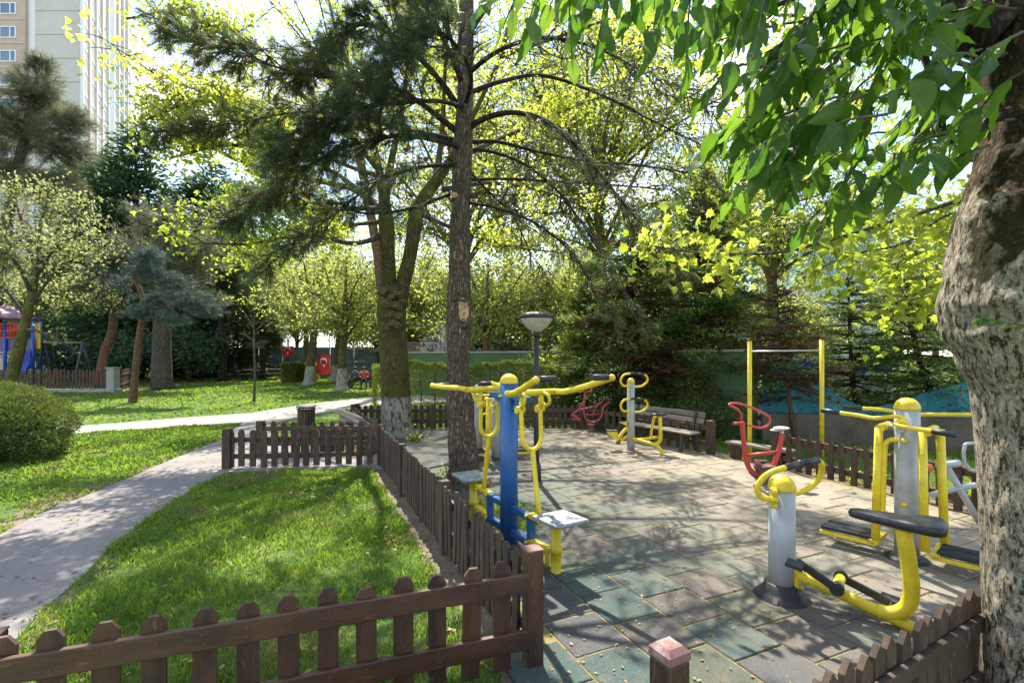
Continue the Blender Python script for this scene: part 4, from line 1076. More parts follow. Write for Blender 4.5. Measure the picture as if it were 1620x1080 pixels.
M['car_blue'] = mat('blue_car_paint', (.02, .07, .28), .25, coat=.5)
M['car_silver'] = mat('silver_car_paint', (.4, .42, .45), .3, .4, coat=.4)
sheet('car_park', [(6.5, 12.2), (40, 8), (60, 40), (14, 40), (6.8, 18)], .006, M['asphalt'])
car((9.2, 14.6, 0), R(168), 'car_white', 'white parked car glimpsed between the spruces right of the yellow frame')
car((13.6, 14.0, 0), R(165), 'car_silver', 'silver parked car mostly hidden behind the leaning spruce')
car((17.5, 13.2, 0), R(163), 'car_blue', 'dark blue parked car at the far right behind the foliage')
def awn(k, px0, px1, y0, Y):
    def f(u, v):
        p = P(lerp(px0, px1, u), y0 - 3 * math.sin(u * PI) + 3 * math.sin(u * 25), Y)
        return (p.x, Y + v * 1.4 + .06 * math.sin(u * 30), p.z - .34 * v * v + .05 * math.sin(u * 18 + v * 5) - .22 * abs(math.sin(u * 9.4)) * (1 - v))
    return f
for k, (a, b_, y, Y, m, lb) in enumerate(((1228, 1345, 572, 12.9, 'blue_sheet', 'blue sheet sagging above the turquoise tarpaulin, the leftmost blue one'),
                                      (1350, 1452, 577, 13.2, 'blue_sheet', 'blue sheet behind the small upright spruce'),
                                      (1462, 1545, 574, 13.6, 'blue_sheet', 'blue sheet at the far right behind the leaning trunk'),
                                      (1262, 1420, 600, 12.6, 'white_sheet', 'white sheet hanging below the blue ones behind the yellow frame'))):
    def f(u, v, a=a, b_=b_, y=y, Y=Y, k=k):
        yy = y + v * (14 if k < 3 else 34) + 4 * math.sin(u * 9 + k) + 2 * math.sin(u * 31)
        if k == 3: yy += 38 * (u - .25) ** 2 * v
        p = P(lerp(a, b_, u), yy, Y); return (p.x, Y + .25 * v + .05 * math.sin(u * 40), p.z)
    drape('sheet', m, lb, 'sheet', f, 30, 8)
# poles that hold the sheets up
for px, Y, lb in ((1226, 12.9, 'thin grey pole at the left end of the blue sheets'), (1347, 13.1, 'thin grey pole between the two left blue sheets'), (1457, 13.4, 'thin grey pole behind the right-hand spruces')):
    p = P(px, 560, Y); tag(MB().tube([(p.x, Y + .05, 0), (p.x, Y + .05, 2.05)], .03, 8).build('pole', M['steel']), lb, 'pole')

# clubhouse / pavilion at the back
M['roof_brown'] = mat('brown_roof', (.20, .14, .11), .85, layers=[(6, (.13, .09, .07), .4, .65)])
t = root('pavilion', (-4.3, 36, 0), 0, 'open brown timber pavilion with a long low roof beyond the white-painted trees', 'pavilion')
MB().prism([(-5.2, 2.05), (7.5, 2.05), (6.6, 2.75), (-4.4, 2.75)], -2.2, 2.2, lambda a, b, d: (a, d, b)).build('roof', M['roof_brown'], t)
for i, x in enumerate((-4.6, -2.6, -.6, 1.4, 3.4, 5.4, 7.0)):
    MB().box((x, -1.9, 1.02), (.16, .16, 2.05)).build('post', M['wood'], t)
    for s in (-1, 1): MB().beam((x + s * .05, -1.9, 1.45), (x + s * .5, -1.9, 2.0), .09, .09, (0, 1, 0)).build('brace', M['wood'], t)
for x0, x1 in ((-4.6, -2.6), (-.6, 1.4), (3.4, 5.4), (5.4, 7.0)):
    for z in (.35, .95): MB().box(((x0 + x1) / 2, -1.9, z), (x1 - x0, .07, .09)).build('rail', M['wood'], t)
    for k in range(8):
        MB().box((x0 + (x1 - x0) * (k + .5) / 8, -1.9, .62), (.07, .04, .62)).build('baluster', M['wood'], t)
MB().box((4.4, 1.6, 1.0), (5.6, .1, 2.0)).build('back_wall', M['wood'], t)
MB().box((-1.6, 1.6, .9), (4.0, .1, 1.5)).build('back_wall', M['wood_old'], t)
# white-barred kiosk right of it
t = root('kiosk', (-4.2 + 1.6, 31, 0), 0, 'low kiosk with white barred windows between the two big trunks', 'kiosk')
MB().box((0, .6, 1.05), (4.6, 1.2, 2.1)).build('wall', M['wood'], t)
MB().box((0, .55, 2.16), (5.2, 1.9, .12)).build('roof', M['roof_brown'], t)
for x in (-1.9, -1.35, -.8, .5, 1.1, 1.7):
    w = MB().box((x, -.03, 1.35), (.42, .04, .9)).build('window', M['seat_pale'], t)
    for dx in (-.11, .0, .11): MB().box((x + dx, -.07, 1.35), (.025, .02, .9)).build('bar', M['dark_metal'], w)

# Turkish flags
def flag(loc, w, h, label, pole):
    t = root('flag', loc, 0, label, 'flag')
    if 'flag_red' not in M: M['flag_red'] = mat('flag_red', (.62, .02, .02), .7); M['flag_white'] = mat('flag_white', (.8, .8, .8), .7)
    def bend(x, z): return .05 * math.sin(z * 7 + x * 5) + .03 * math.sin(x * 13)
    def surf(poly_pts, fwd): return [(x, bend(x, z) - fwd, z) for x, z in poly_pts]
    nu, nv = 10, 14; vs = []; fs = []
    for j in range(nv + 1):
        for i in range(nu + 1):
            x = -w / 2 + w * i / nu; z = -h * j / nv
            z2 = z - (.10 * h * (1 - abs(2 * i / nu - 1)) if j == nv else 0); vs.append((x, bend(x, z), z2))
    for j in range(nv):
        for i in range(nu): a = j * (nu + 1) + i; fs.append((a, a + 1, a + nu + 2, a + nu + 1))
    MB().add(vs, fs, True).build('cloth', M['flag_red'], t)
    # crescent and star, hung vertically (fly pointing down)
    cz = -h * .36; r = w * .27; n = 24; vs = []; fs = []
    for k in range(n):
        a = 2 * PI * k / n
        o_ = (math.sin(a) * r, -math.cos(a) * r)
        i_ = (math.sin(a) * r * .78, -math.cos(a) * r * .78 - r * .24)
        di = math.hypot(*i_)
        if di > r * .985: i_ = (i_[0] / di * r * .985, i_[1] / di * r * .985)
        for x, z in (o_, i_): vs.append((x, bend(x, cz + z) - .012, cz + z))
    fs = [(2 * k, 2 * k + 1, (2 * k + 3) % (2 * n), (2 * k + 2) % (2 * n)) for k in range(n)]
    MB().add(vs, fs).build('crescent', M['flag_white'], t)
    vs = [(0, bend(0, cz - r * 1.15) - .012, cz - r * 1.15)]
    for k in range(10):
        a = PI + 2 * PI * k / 10 + PI; rr = r * (.5 if k % 2 == 0 else .19); x, z = math.sin(a) * rr, cz - r * 1.15 + math.cos(a) * rr
        vs.append((x, bend(x, z) - .012, z))
    MB().add(vs, [(0, k + 1, (k + 1) % 10 + 1) for k in range(10)]).build('star', M['flag_white'], t)
    T('cord', [(-w / 2 - .2, 0, .05), (w / 2 + .2, 0, .05)], .015, 'dark_metal', t, 6, 0)
    return t
p = P(512, 561, 31); flag((p.x, 31.0, 1.86), .82, 1.15, 'large red flag with white crescent and star hanging between the white-painted trees', None)
p = P(455, 548, 40); fl = flag((p.x, 40, 2.55), .95, .8, 'smaller distant red flag with crescent and star on a dark pole', None)
pp = MB().tube([(p.x, 40.1, 0), (p.x, 40.1, 3.2)], .07, 8).build('flag_pole', M['dark_metal']); tag(pp, 'dark pole carrying the smaller distant flag', 'pole')

# sports court fence
t = root('court_fence', (-30, 46, 0), 0, 'pale wire fence round the distant sports court behind the picnic table', 'fence')
for i in range(13): MB().tube([(i * 2.2, 0, 0), (i * 2.2, 0, 3.6)], .05, 6).build('post', M['steel'], t)
for z in (.1, 1.2, 2.4, 3.6): MB().tube([(0, 0, z), (26.4, 0, z)], .03, 6).build('rail', M['steel'], t)
M['court_wall'] = mat('pale_blue_green_hoarding', (.13, .22, .22), .8, layers=[(.8, (.22, .30, .30), .4, .65), (3, (.08, .14, .13), .5, .7)])
for i in range(12): MB().box((1.1 + i * 2.2, .15, 1.3), (2.16, .04, 2.5)).build('panel', M['court_wall'], t)
# basketball hoop
t = root('basketball_hoop', (P(400, 560, 43).x, 43, 0), 0, 'distant white basketball backboard on a pale pole', 'basketball hoop')
MB().tube([(-1.2, 0, 0), (-1.1, 0, 2.2), (-.2, 0, 2.8)], .07, 8).build('pole', M['seat_pale'], t)
MB().box((.1, 0, 2.9), (1.5, .05, .95), Matrix.Rotation(R(35), 3, 'Z')).build('backboard', M['seat_pale'], t)
MB().tube([(.1 + .22 * math.cos(a), -.3 + .22 * math.sin(a), 2.6) for a in np.linspace(0, 2 * PI, 13)[:-1]], .02, 6, closed=True).build('ring', M['orange'], t)

# playground at the left
M['play_blue'] = mat('playground_blue', (.02, .06, .35), .4); M['play_navy'] = mat('playground_navy', (.02, .04, .12), .4)
M['play_yellow'] = mat('playground_yellow', (.65, .42, .02), .45, layers=[(5, (.5, .3, .02), .45, .7)]); M['play_red'] = mat('playground_red', (.60, .05, .02), .4)
M['play_purple'] = mat('playground_purple', (.09, .07, .22), .5, layers=[(4, (.06, .05, .15), .4, .6)]); M['play_roof'] = mat('playground_roof', (.25, .10, .14), .5, layers=[(3, (.35, .22, .25), .45, .65)])
Yp = 29.5
t = root('play_tower', (P(20, 600, Yp).x, Yp, 0), 0, 'blue, red and yellow playground tower with a purple-red roof at the left edge', 'play tower')
def o(px, py, dy=0): return P(px, py, Yp + dy) - Vector((P(20, 600, Yp).x, Yp, 0))
for px, dy in ((8, 0), (52, 0), (64, .5), (-25, 0), (8, 1.3), (52, 1.5), (-25, 1.5)):
    a = o(px, 508, dy); MB().tube([(a.x, a.y, 0), (a.x, a.y, a.z)], .09, 8).build('post', M['play_blue' if dy < 1 else 'play_navy'], t)
a = o(59, 507, .2); b_ = o(59, 553, .2)
MB().box(((a.x + b_.x) / 2, a.y, (a.z + b_.z) / 2 - .05), (.38, .06, a.z - b_.z - .2), bev=.02).build('yellow_panel', M['play_yellow'], t)
a, b_ = o(10, 535), o(46, 555); MB().box(((a.x + b_.x) / 2 - .6, .1, (a.z + b_.z) / 2 - .05), (3.0, .08, .75)).build('purple_panel', M['play_purple'], t)
a, b_ = o(-4, 512), o(28, 534)
for k in range(7): x = lerp(a.x, b_.x, k / 6); MB().tube([(x, .0, b_.z), (x, .0, a.z)], .03, 6).build('red_bar', M['play_red'], t)
for z in (a.z, b_.z, (a.z + b_.z) / 2): MB().tube([(a.x, 0, z), (b_.x, 0, z)], .045, 8).build('red_rail', M['play_red'], t)
MB().box(((a.x + b_.x) / 2, .35, (a.z + b_.z) / 2), (1.0, .1, .55), bev=.1).build('red_panel', M['play_red'], t)
rc = o(18, 505, .8); rr = 1.75
MB().lathe([(rr, 0), (rr * .98, .08), (.2, .85), (0, .9)], (rc.x - .4, .8, rc.z), 6, smooth=False).build('roof', M['play_roof'], t)
MB().box((o(20, 560).x, .8, o(20, 560).z), (2.6, 1.6, .1)).build('deck', M['play_navy'], t)
a = o(48, 600)
mb = MB()
sl = catmull([(o(40, 555).x, -.1, o(0, 556).z), (o(50, 570).x, -.5, 1.1), (o(56, 590).x, -1.2, .5), (o(66, 598).x, -2.0, .25)], 6)
for k in range(len(sl) - 1):
    p0, p1 = sl[k], sl[k + 1]
    mb.beam(p0, p1, .62, .05); mb.beam(p0 + Vector((.3, 0, .1)), p1 + Vector((.3, 0, .1)), .05, .22); mb.beam(p0 + Vector((-.3, 0, .1)), p1 + Vector((-.3, 0, .1)), .05, .22)
mb.build('slide', M['play_blue'], t)
# swing frame
t = root('swing_frame', (P(68, 600, 30).x, 30, 0), 0, 'dark swing frame with a pale top bar right of the play tower', 'swing')
z = P(0, 542, 30).z; xl = 0; xr = P(131, 600, 30).x - P(68, 600, 30).x
T('top_bar', [(xl, 0, z), (xr, 0, z)], .06, 'wood_grey', t, 8, 0)
for x in (xl, xr):
    for s in (-1, 1): T('leg', [(x, 0, z), (x + .12, s * .8, 0)], .07, 'dark_metal', t, 8, 0)
for x in (xr * .33, xr * .66):
    for dx in (-.2, .2): T('chain', [(x + dx, 0, z), (x + dx, .1, .55)], .012, 'dark_metal', t, 5, 0)
    MB().box((x, .1, .53), (.46, .2, .05)).build('swing_seat', M['black'], t)
fence((P(-60, 600, 25).x, 24.6), (P(172, 600, 24.6).x, 24.9), 1.12, 44, 'reddish brown picket fence of the playground at the left, on a concrete kerb', seed=21, style='round', pw=.11, rails=(.35, .85), rail_h=.09,
      wood='wood', side=1, z0=.18)
fp = root('gate_pillar', (P(179, 600, 24.9).x, 24.9, 0), 0, 'pale concrete pillar at the right end of the playground fence', 'pillar')
MB().box((0, 0, .6), (.38, .42, 1.2), bev=.02).build('shaft', M['concrete'], fp)
MB().box((0, 0, 1.22), (.46, .5, .06), bev=.01).build('pillar_cap', M['concrete'], fp)
MB().box((0, 0, .09), (.52, .56, .18), bev=.02).build('plinth', M['concrete'], fp)
k0 = tag(MB().box(((P(-60, 600, 25).x + P(172, 600, 24.9).x) / 2, 24.78, .08), (7.4, .25, .16), Matrix.Rotation(.04, 3, 'Z')).build('kerb', M['concrete']), kind='structure')
fence((P(190, 600, 25.1).x, 25.1), (P(205, 590, 31).x, 31.5), 1.1, 24, 'playground fence side running away behind the concrete pillar', seed=22, style='round', pw=.11, rails=(.35, .85), wood='wood_old')

# apartment block far left (concrete, rows of windows)
M['render_grey'] = mat('pale_render', (.52, .49, .45), .9, layers=[(.15, (.46, .43, .40), .4, .6), (2, (.55, .52, .48), .5, .7)])
M['render_pink'] = mat('pinkish_render', (.50, .38, .31), .9, layers=[(.2, (.44, .33, .27), .4, .6)])
M['render_white'] = mat('white_trim', (.72, .72, .72), .7)
M['pane'] = mat('window_glass', (.10, .17, .28), .06, spec=.9)
M['pane_teal'] = mat('teal_glass', (.12, .30, .34), .12, spec=.8)
M['joint'] = mat('panel_joint', (.30, .28, .26), .9)
def window(t, c, w, h, ux, mull=.62, depth=.12, glass='pane', out=None):
    """c centre on facade, ux facade direction, out outward normal; window > frame, pane"""
    ux = Vector(ux).normalized(); out = Vector(out).normalized(); rot = Matrix((ux, out * -1, Vector((0, 0, 1)))).transposed()
    c = Vector(c)
    mb = MB(); fw = .12
    for sx in (-1, 1): mb.box(c + ux * sx * (w / 2 - fw / 2) + out * .05, (fw, .12, h), rot)
    for sz in (-1, 1): mb.box(c + Vector((0, 0, sz * (h / 2 - fw / 2))) + out * .05, (w - 2 * fw, .11, fw), rot)
    if mull: mb.box(c + ux * (mull - .5) * w + out * .05, (fw, .10, h - 2 * fw), rot)
    f = mb.build('window', M['render_white'], t, world=True)
    mb = MB(); mb.box(c + out * .015, (w - .16, .03, h - .16), rot)
    a = mb.build('pane', M[glass], None, origin=tuple(c)); a.parent = f; a.location = c - wloc(t)
    return f
Yb = 62.0
t = root('apartment_block', (P(60, 600, Yb).x, Yb, 0), 0, 'tall pale apartment block with blue windows in the top left corner', 'apartment block')
def xb(px, Y=Yb): return P(px, 0, Y).x
base = Vector(t.location)
fz = [P(0, y, Yb).z for y in (35, 92, 150 - 12, 190 + 6)]   # window rows as seen
# left wing (pinkish) facing the park
x0, x1, x2, x3 = xb(-160), xb(40), xb(54), xb(127)
Htop = 66
MB().box(((x0 + x1) / 2, Yb + 6, Htop / 2), (x1 - x0, 12, Htop)).build('pink_wing', M['render_pink'], t, world=True)
MB().box(((x1 + x2) / 2, Yb + 6.4, Htop / 2), (x2 - x1, 12, Htop)).build('white_strip', M['render_white'], t, world=True)
MB().box(((x2 + x3) / 2, Yb + .35, Htop / 2), (x3 - x2, .5, Htop)).build('grey_wing', M['render_grey'], t, world=True)
st = 36.4 / 1620 * 1620 / 790 * Yb
for k in range(16):
    z = P(0, 14, Yb).z - (k - 1) * 2.95
    if z < 1: break
    for pxa in (13, -52, -105): window(t, (xb(pxa), Yb - .0, z), 1.95 if pxa < 13 else 2.05, 1.45, (1, 0, 0), .64, out=(0, -1, 0))
    MB().box(((x0 + x1) / 2, Yb - .04, z - 1.35), (x1 - x0, .08, .10)).build('ledge', M['render_grey'], t, world=True)
    MB().box(((x2 + x3) / 2, Yb + .085, z - .2), (x3 - x2, .03, .06)).build('panel_joint', M['joint'], t, world=True)
# receding right facade: from (127) to (205)
pA = Vector((x3, Yb + .1, 0)); pB = Vector((P(207, 0, 86).x, 86, 0))
dU = (pB - pA); LU = dU.length; dU.normalize(); outN = Vector((dU.y, -dU.x, 0))
rot = Matrix((dU, -outN, Vector((0, 0, 1)))).transposed()
MB().prism([(pA.x - .05, pA.y + .3), (pB.x, pB.y), (pB.x - 12, pB.y + 4), (pA.x - 9, pA.y + 13)], 0, 65, lambda a, b, d: (a, b, d)).build('side_wing', M['render_pink'], t, world=True)
for k in range(9):
    u = LU * (k + .5) / 9
    MB().box(pA + dU * (LU * k / 9) + outN * .12 + Vector((0, 0, 31)), (.35, .3, 62), rot).build('pilaster', M['render_white'], t, world=True)
    for j in range(9):
        z = P(0, 14, Yb).z + 2.95 - j * 2.95
        window(t, pA + dU * u + Vector((0, 0, z)), LU / 9 * .62, 1.7, dU, 0, out=outN)
        MB().box(pA + dU * u + outN * .06 + Vector((0, 0, z - 1.15)), (LU / 9 * .7, .12, .25), rot).build('window_sill', M['render_white'], t, world=True)

# distant glass office block and pale towers on the right
def tower(x, Y, w, d, h, m, glass, label, nx, nz, name='tower_block'):
    t = root(name, (x, Y, 0), 0, label, 'building')
    MB().box((0, d / 2, h / 2), (w, d, h)).build('wall', M[m], t)
    wm = MB().box((0, 0, 0), (w / nx * .72, .1, h / nz * .6)).mesh('window'); wm.materials.append(M[glass])
    for i in range(nx):
        for j in range(nz):
            link('window', wm, None, t, (-w / 2 + w * (i + .5) / nx, -.04, h * (j + .5) / nz))
    wd = MB().box((0, 0, 0), (.1, d / 6 * .7, h / nz * .6)).mesh('window'); wd.materials.append(M[glass])
    for sx in (-1, 1):
        for i in range(6):
            for j in range(nz): link('window', wd, None, t, (sx * (w / 2 + .04), d * (i + .5) / 6, h * (j + .5) / nz))
    MB().box((0, d / 2, h + .3), (w + .6, d + .6, .6)).build('parapet', M['render_white'], t)
    return t
tower(P(1345, 0, 62).x, 62, 13, 12, 18.5, 'pane_teal', 'pane', 'blue-green glass office block behind the right-hand spruces', 8, 9, 'office_block')
tower(P(918, 0, 70).x, 70, 6.5, 8, 16.5, 'render_grey', 'pane', 'pale grey tower seen through the pine branches right of the centre', 4, 8)
tower(P(1232, 0, 50).x, 50, 6, 8, 7.5, 'render_grey', 'pane', 'pale low block between the dark conifers and the brownish spruce', 4, 3)

# ------------------------------------------------------------------ people
def person(name_pose, loc, rz, label, shirt, trousers, hair=(.03, .02, .015), held=None):
    """one continuous skinned body; local +Y is where the figure faces"""
    sit = name_pose == 'sit'
    hz = .45 if sit else .92
    J = {'pel': (0, 0, hz), 'waist': (0, 0, hz + .16), 'chest': (0, .02, hz + .36), 'neck': (0, .03, hz + .52), 'head': (0, .06, hz + .62), 'crown': (0, .055, hz + .74)}
    E = [('pel', 'waist'), ('waist', 'chest'), ('chest', 'neck'), ('neck', 'head'), ('head', 'crown')]
    rad = {'pel': .15, 'waist': .125, 'chest': .15, 'neck': .055, 'head': .088, 'crown': .07}
    for s, S in ((-1, 'l'), (1, 'r')):
        J['sh' + S] = (s * .19, .01, hz + .46); J['el' + S] = (s * .25, .06, hz + .20); J['wr' + S] = (s * .17, .27, hz + .20); J['ha' + S] = (s * .14, .36, hz + .22)
        if not sit: J['el' + S] = (s * .25, .0, hz + .18); J['wr' + S] = (s * .25, .08, hz - .04); J['ha' + S] = (s * .24, .11, hz - .13)
        J['hip' + S] = (s * .10, .0, hz - .02)
        if sit: J['kn' + S] = (s * .13, .44, hz + .03); J['an' + S] = (s * .13, .46, .09); J['to' + S] = (s * .14, .62, .04)
        else: J['kn' + S] = (s * .11, .03, .50); J['an' + S] = (s * .12, -.02, .09); J['to' + S] = (s * .14, .14, .04)
        E += [('chest', 'sh' + S), ('sh' + S, 'el' + S), ('el' + S, 'wr' + S), ('wr' + S, 'ha' + S), ('pel', 'hip' + S), ('hip' + S, 'kn' + S), ('kn' + S, 'an' + S), ('an' + S, 'to' + S)]
        rad.update({'sh' + S: .07, 'el' + S: .048, 'wr' + S: .036, 'ha' + S: .042, 'hip' + S: .105, 'kn' + S: .068, 'an' + S: .046, 'to' + S: .04})
    ks = list(J); ix = {k: i for i, k in enumerate(ks)}
    me = bpy.data.meshes.new('body'); me.from_pydata([J[k] for k in ks], [(ix[a], ix[b]) for a, b in E], [])
    t = root('person', loc, rz, label, 'person')
    o = bpy.data.objects.new('body', me); COL.objects.link(o)
    sk = o.modifiers.new('skin', 'SKIN')
    for k in ks: me.skin_vertices[0].data[ix[k]].radius = (rad[k], rad[k] * (.8 if k in ('chest', 'pel', 'waist') else 1))
    me.skin_vertices[0].data[ix['pel']].use_root = True
    ss = o.modifiers.new('sub', 'SUBSURF'); ss.levels = ss.render_levels = 1
    dg = bpy.context.evaluated_depsgraph_get(); m2 = bpy.data.meshes.new_from_object(o.evaluated_get(dg))
    bpy.data.objects.remove(o)
    key = str(shirt) + str(trousers)
    for nm, c in (('skin', (.42, .25, .17)), ('shirt', shirt), ('trousers', trousers), ('shoe', (.03, .03, .03))):
        m2.materials.append(mat('person_' + nm, c, .8))
    for p in m2.polygons:
        c = p.center; p.use_smooth = True
        if c.z > hz + .535: k = 0
        elif c.z < .07: k = 3
        elif (c.z < hz + .04 and not (abs(c.x) > .19 and not sit)) or (sit and c.z < hz + .12 and c.y > .12 and abs(c.x) < .2 and c.z < hz + .11): k = 2
        elif c.y > (.24 if sit else 9): k = 0
        elif not sit and abs(c.x) > .19 and c.z < hz - .02: k = 0
        else: k = 1
        p.material_index = k
    link('body', m2, None, t)
    hc = Vector(J['head'])
    MB().ball(hc + Vector((0, -.02, .05)), .105, 14, 8, (1, 1.05, .95)).build('hair', mat('hair', hair, .7), t)
    for s in (-1, 1): MB().ball(hc + Vector((s * .032, .085, .025)), .011, 6, 4).build('eye', M['black'], t)
    MB().ball(hc + Vector((0, .10, -.005)), .016, 6, 4).build('nose', mat('nose', (.42, .25, .17), .8), t)
    return t
# picnic table group under the far fir
Yt = 36.5
def picnic(x, y, rz, label):
    t = root('picnic_table', (x, y, 0), rz, label, 'picnic table')
    for k in range(4): MB().box((0, -.3 + .2 * k, .74), (1.7, .18, .04)).build('table_slat', M['wood_old'], t)
    for s in (-1, 1):
        for k in range(2): MB().box((0, s * (.62 + .13 * k), .44), (1.7, .12, .04)).build('seat_slat', M['wood_old'], t)
        mb = MB(); mb.beam((s * .65, -.78, .40), (s * .65, .78, .40), .05, .09); mb.beam((s * .65, -.7, 0), (s * .65, -.2, .72), .05, .09, (1, 0, 0)); mb.beam((s * .65, .7, 0), (s * .65, .2, .72), .05, .09, (1, 0, 0)); mb.build('leg_frame', M['wood_old'], t)
    return t
xa = P(393, 600, Yt).x
picnic(xa + .15, Yt + .2, 0, 'dark wooden picnic table with two people seated, far back left of the sapling')
picnic(P(430, 600, 38).x, 38, R(15), 'empty picnic table right of the occupied one in the distance')
person('sit', (xa - 1.05, Yt + .15, 0), R(-90), 'person in dark clothes seated at the left end of the distant picnic table', (.02, .02, .035), (.03, .03, .04))
MB_ch = root('garden_chair', (xa - 1.12, Yt + .15, 0), R(-90), 'dark chair under the person at the left end of the picnic table', 'chair')
MB().box((0, 0, .40), (.44, .44, .04)).build('seat', M['dark_metal'], MB_ch); MB().box((0, -.22, .66), (.44, .03, .45)).build('backrest', M['dark_metal'], MB_ch)
for sx in (-.2, .2):
    for sy in (-.2, .2): MB().box((sx, sy, .2), (.04, .04, .4)).build('leg', M['dark_metal'], MB_ch)
person('sit', (xa + .2, Yt + .92, 0), R(180), 'person in navy top seated behind the distant picnic table', (.03, .035, .08), (.03, .03, .04))
# bench with people near the pavilion
t = root('garden_bench', (P(569, 600, 27.5).x, 27.6, 0), R(180), 'dark bench by the hedge end carrying two seated people', 'bench')
MB().box((0, .0, .40), (1.3, .4, .06)).build('seat', M['dark_metal'], t); MB().box((0, -.22, .62), (1.3, .05, .4)).build('backrest', M['dark_metal'], t)
for x in (-.58, .58):
    for y in (-.15, .15): MB().box((x, y, .2), (.06, .06, .4)).build('leg', M['dark_metal'], t)
person('sit', (P(575, 600, 27.5).x, 27.6, 0), R(195), 'person in a red and white top seated at the end of the hedge', (.50, .10, .08), (.02, .03, .05))
person('sit', (P(561, 600, 27.5).x, 27.65, 0), R(160), 'person in a dark green-grey top seated left of the one in red', (.05, .08, .08), (.02, .03, .04))
person('stand', (P(673, 600, 28.6).x, 28.6, 0), R(170), 'person in a bright blue top standing beyond the hedge between the big trunks', (.03, .18, .50), (.02, .02, .03))
# ================================================================== VEGETATION
def rv(r, s=1.0): return Vector((r.gauss(0, s), r.gauss(0, s), r.gauss(0, s)))
def bark_tube(pts, radii, n=24, sub=8, seed=0, amp=.05, ridge=.05, flare=0):
    P_ = catmull(pts, sub)
    Rr = []
    m = len(radii) - 1
    for i in range(len(P_)):
        t = i / (len(P_) - 1) * m; k = min(int(t), m - 1); f = t - k; f = f * f * (3 - 2 * f)
        Rr.append(radii[k] * (1 - f) + radii[k + 1] * f)
    def w(i, k, p, d):
        q = Vector((d.x * 1.3 + seed, d.y * 1.3, p.z * .9))
        v = 1 + amp * mnoise.noise(q) * 2
        q2 = Vector((math.atan2(d.y, d.x) * 3.2, p.z * 2.2, seed))
        v += ridge * (abs(mnoise.noise(q2 * 1.7)) - .25) * 2
        if flare and p.z < flare:
            v += (.45 * (1 - p.z / flare) ** 2) * (1 + .5 * math.cos(math.atan2(d.y, d.x) * 5 + seed))
        return v
    return MB().tube(P_, Rr, n, wob=w)

def tree_root(name, base, label, cat, group=None): return root(name, base, 0, label, cat, group)

def limb(t, pts, r0, r1, m, n=8, name='limb', sub=5, seed=0):
    pp = catmull(pts, sub)
    o = MB().tube(pp, [r0 + (r1 - r0) * (i / (len(pp) - 1)) ** .7 for i in range(len(pp))], n,
                  wob=lambda i, k, p, d: 1 + .10 * mnoise.noise(Vector((p.x * 5 + d.x, p.y * 5 + d.y, p.z * 5 + seed)))).build(name, m, t, world=True)
    return pp

def clusters_on(pp, r, n, spread, t0=.35, droop=0.0):
    out = []
    L = len(pp) - 1
    for _ in range(n):
        t = (t0 + (1 - t0) * r.random() ** .8) * L; k = min(int(t), L - 1); a = pp[k].lerp(pp[k + 1], t - k)
        d = rv(r, spread * (.45 + .55 * (t / L))); d.z = d.z * .75 - droop * spread * r.random()
        out.append((a, a + d))
    return out

def twigs(t, cl, r, m, rad=.008, world=True, n=4, name='twigs'):
    mb = MB()
    for a, b in cl:
        mid = (a + b) / 2 + rv(r, (b - a).length * .10) + Vector((0, 0, (b - a).length * .08))
        mb.tube([a, mid, b], [rad * 1.5, rad, rad * .5], n, caps=False)
    if mb.v:
        o = mb.build(name, m, t, world=True); o['kind'] = 'stuff'

def leaves(t, cl, r, k, sp, size, tmpl, m, seed, name='crown', up=.5, hang=0.0, along=.55, reject=None):
    pos = []
    for a, b in cl:
        kk = max(1, int(k * r.uniform(.5, 1.4)))
        for _ in range(kk):
            f = r.uniform(1 - along, 1.1); p = a.lerp(b, f) + rv(r, sp)
            if reject and reject(p): continue
            pos.append(tuple(p))
    return leafcloud(name, pos, size, *tmpl, up=up, mat=m, parent=t, org=tuple(wloc(t)), seed=seed, hang=hang)

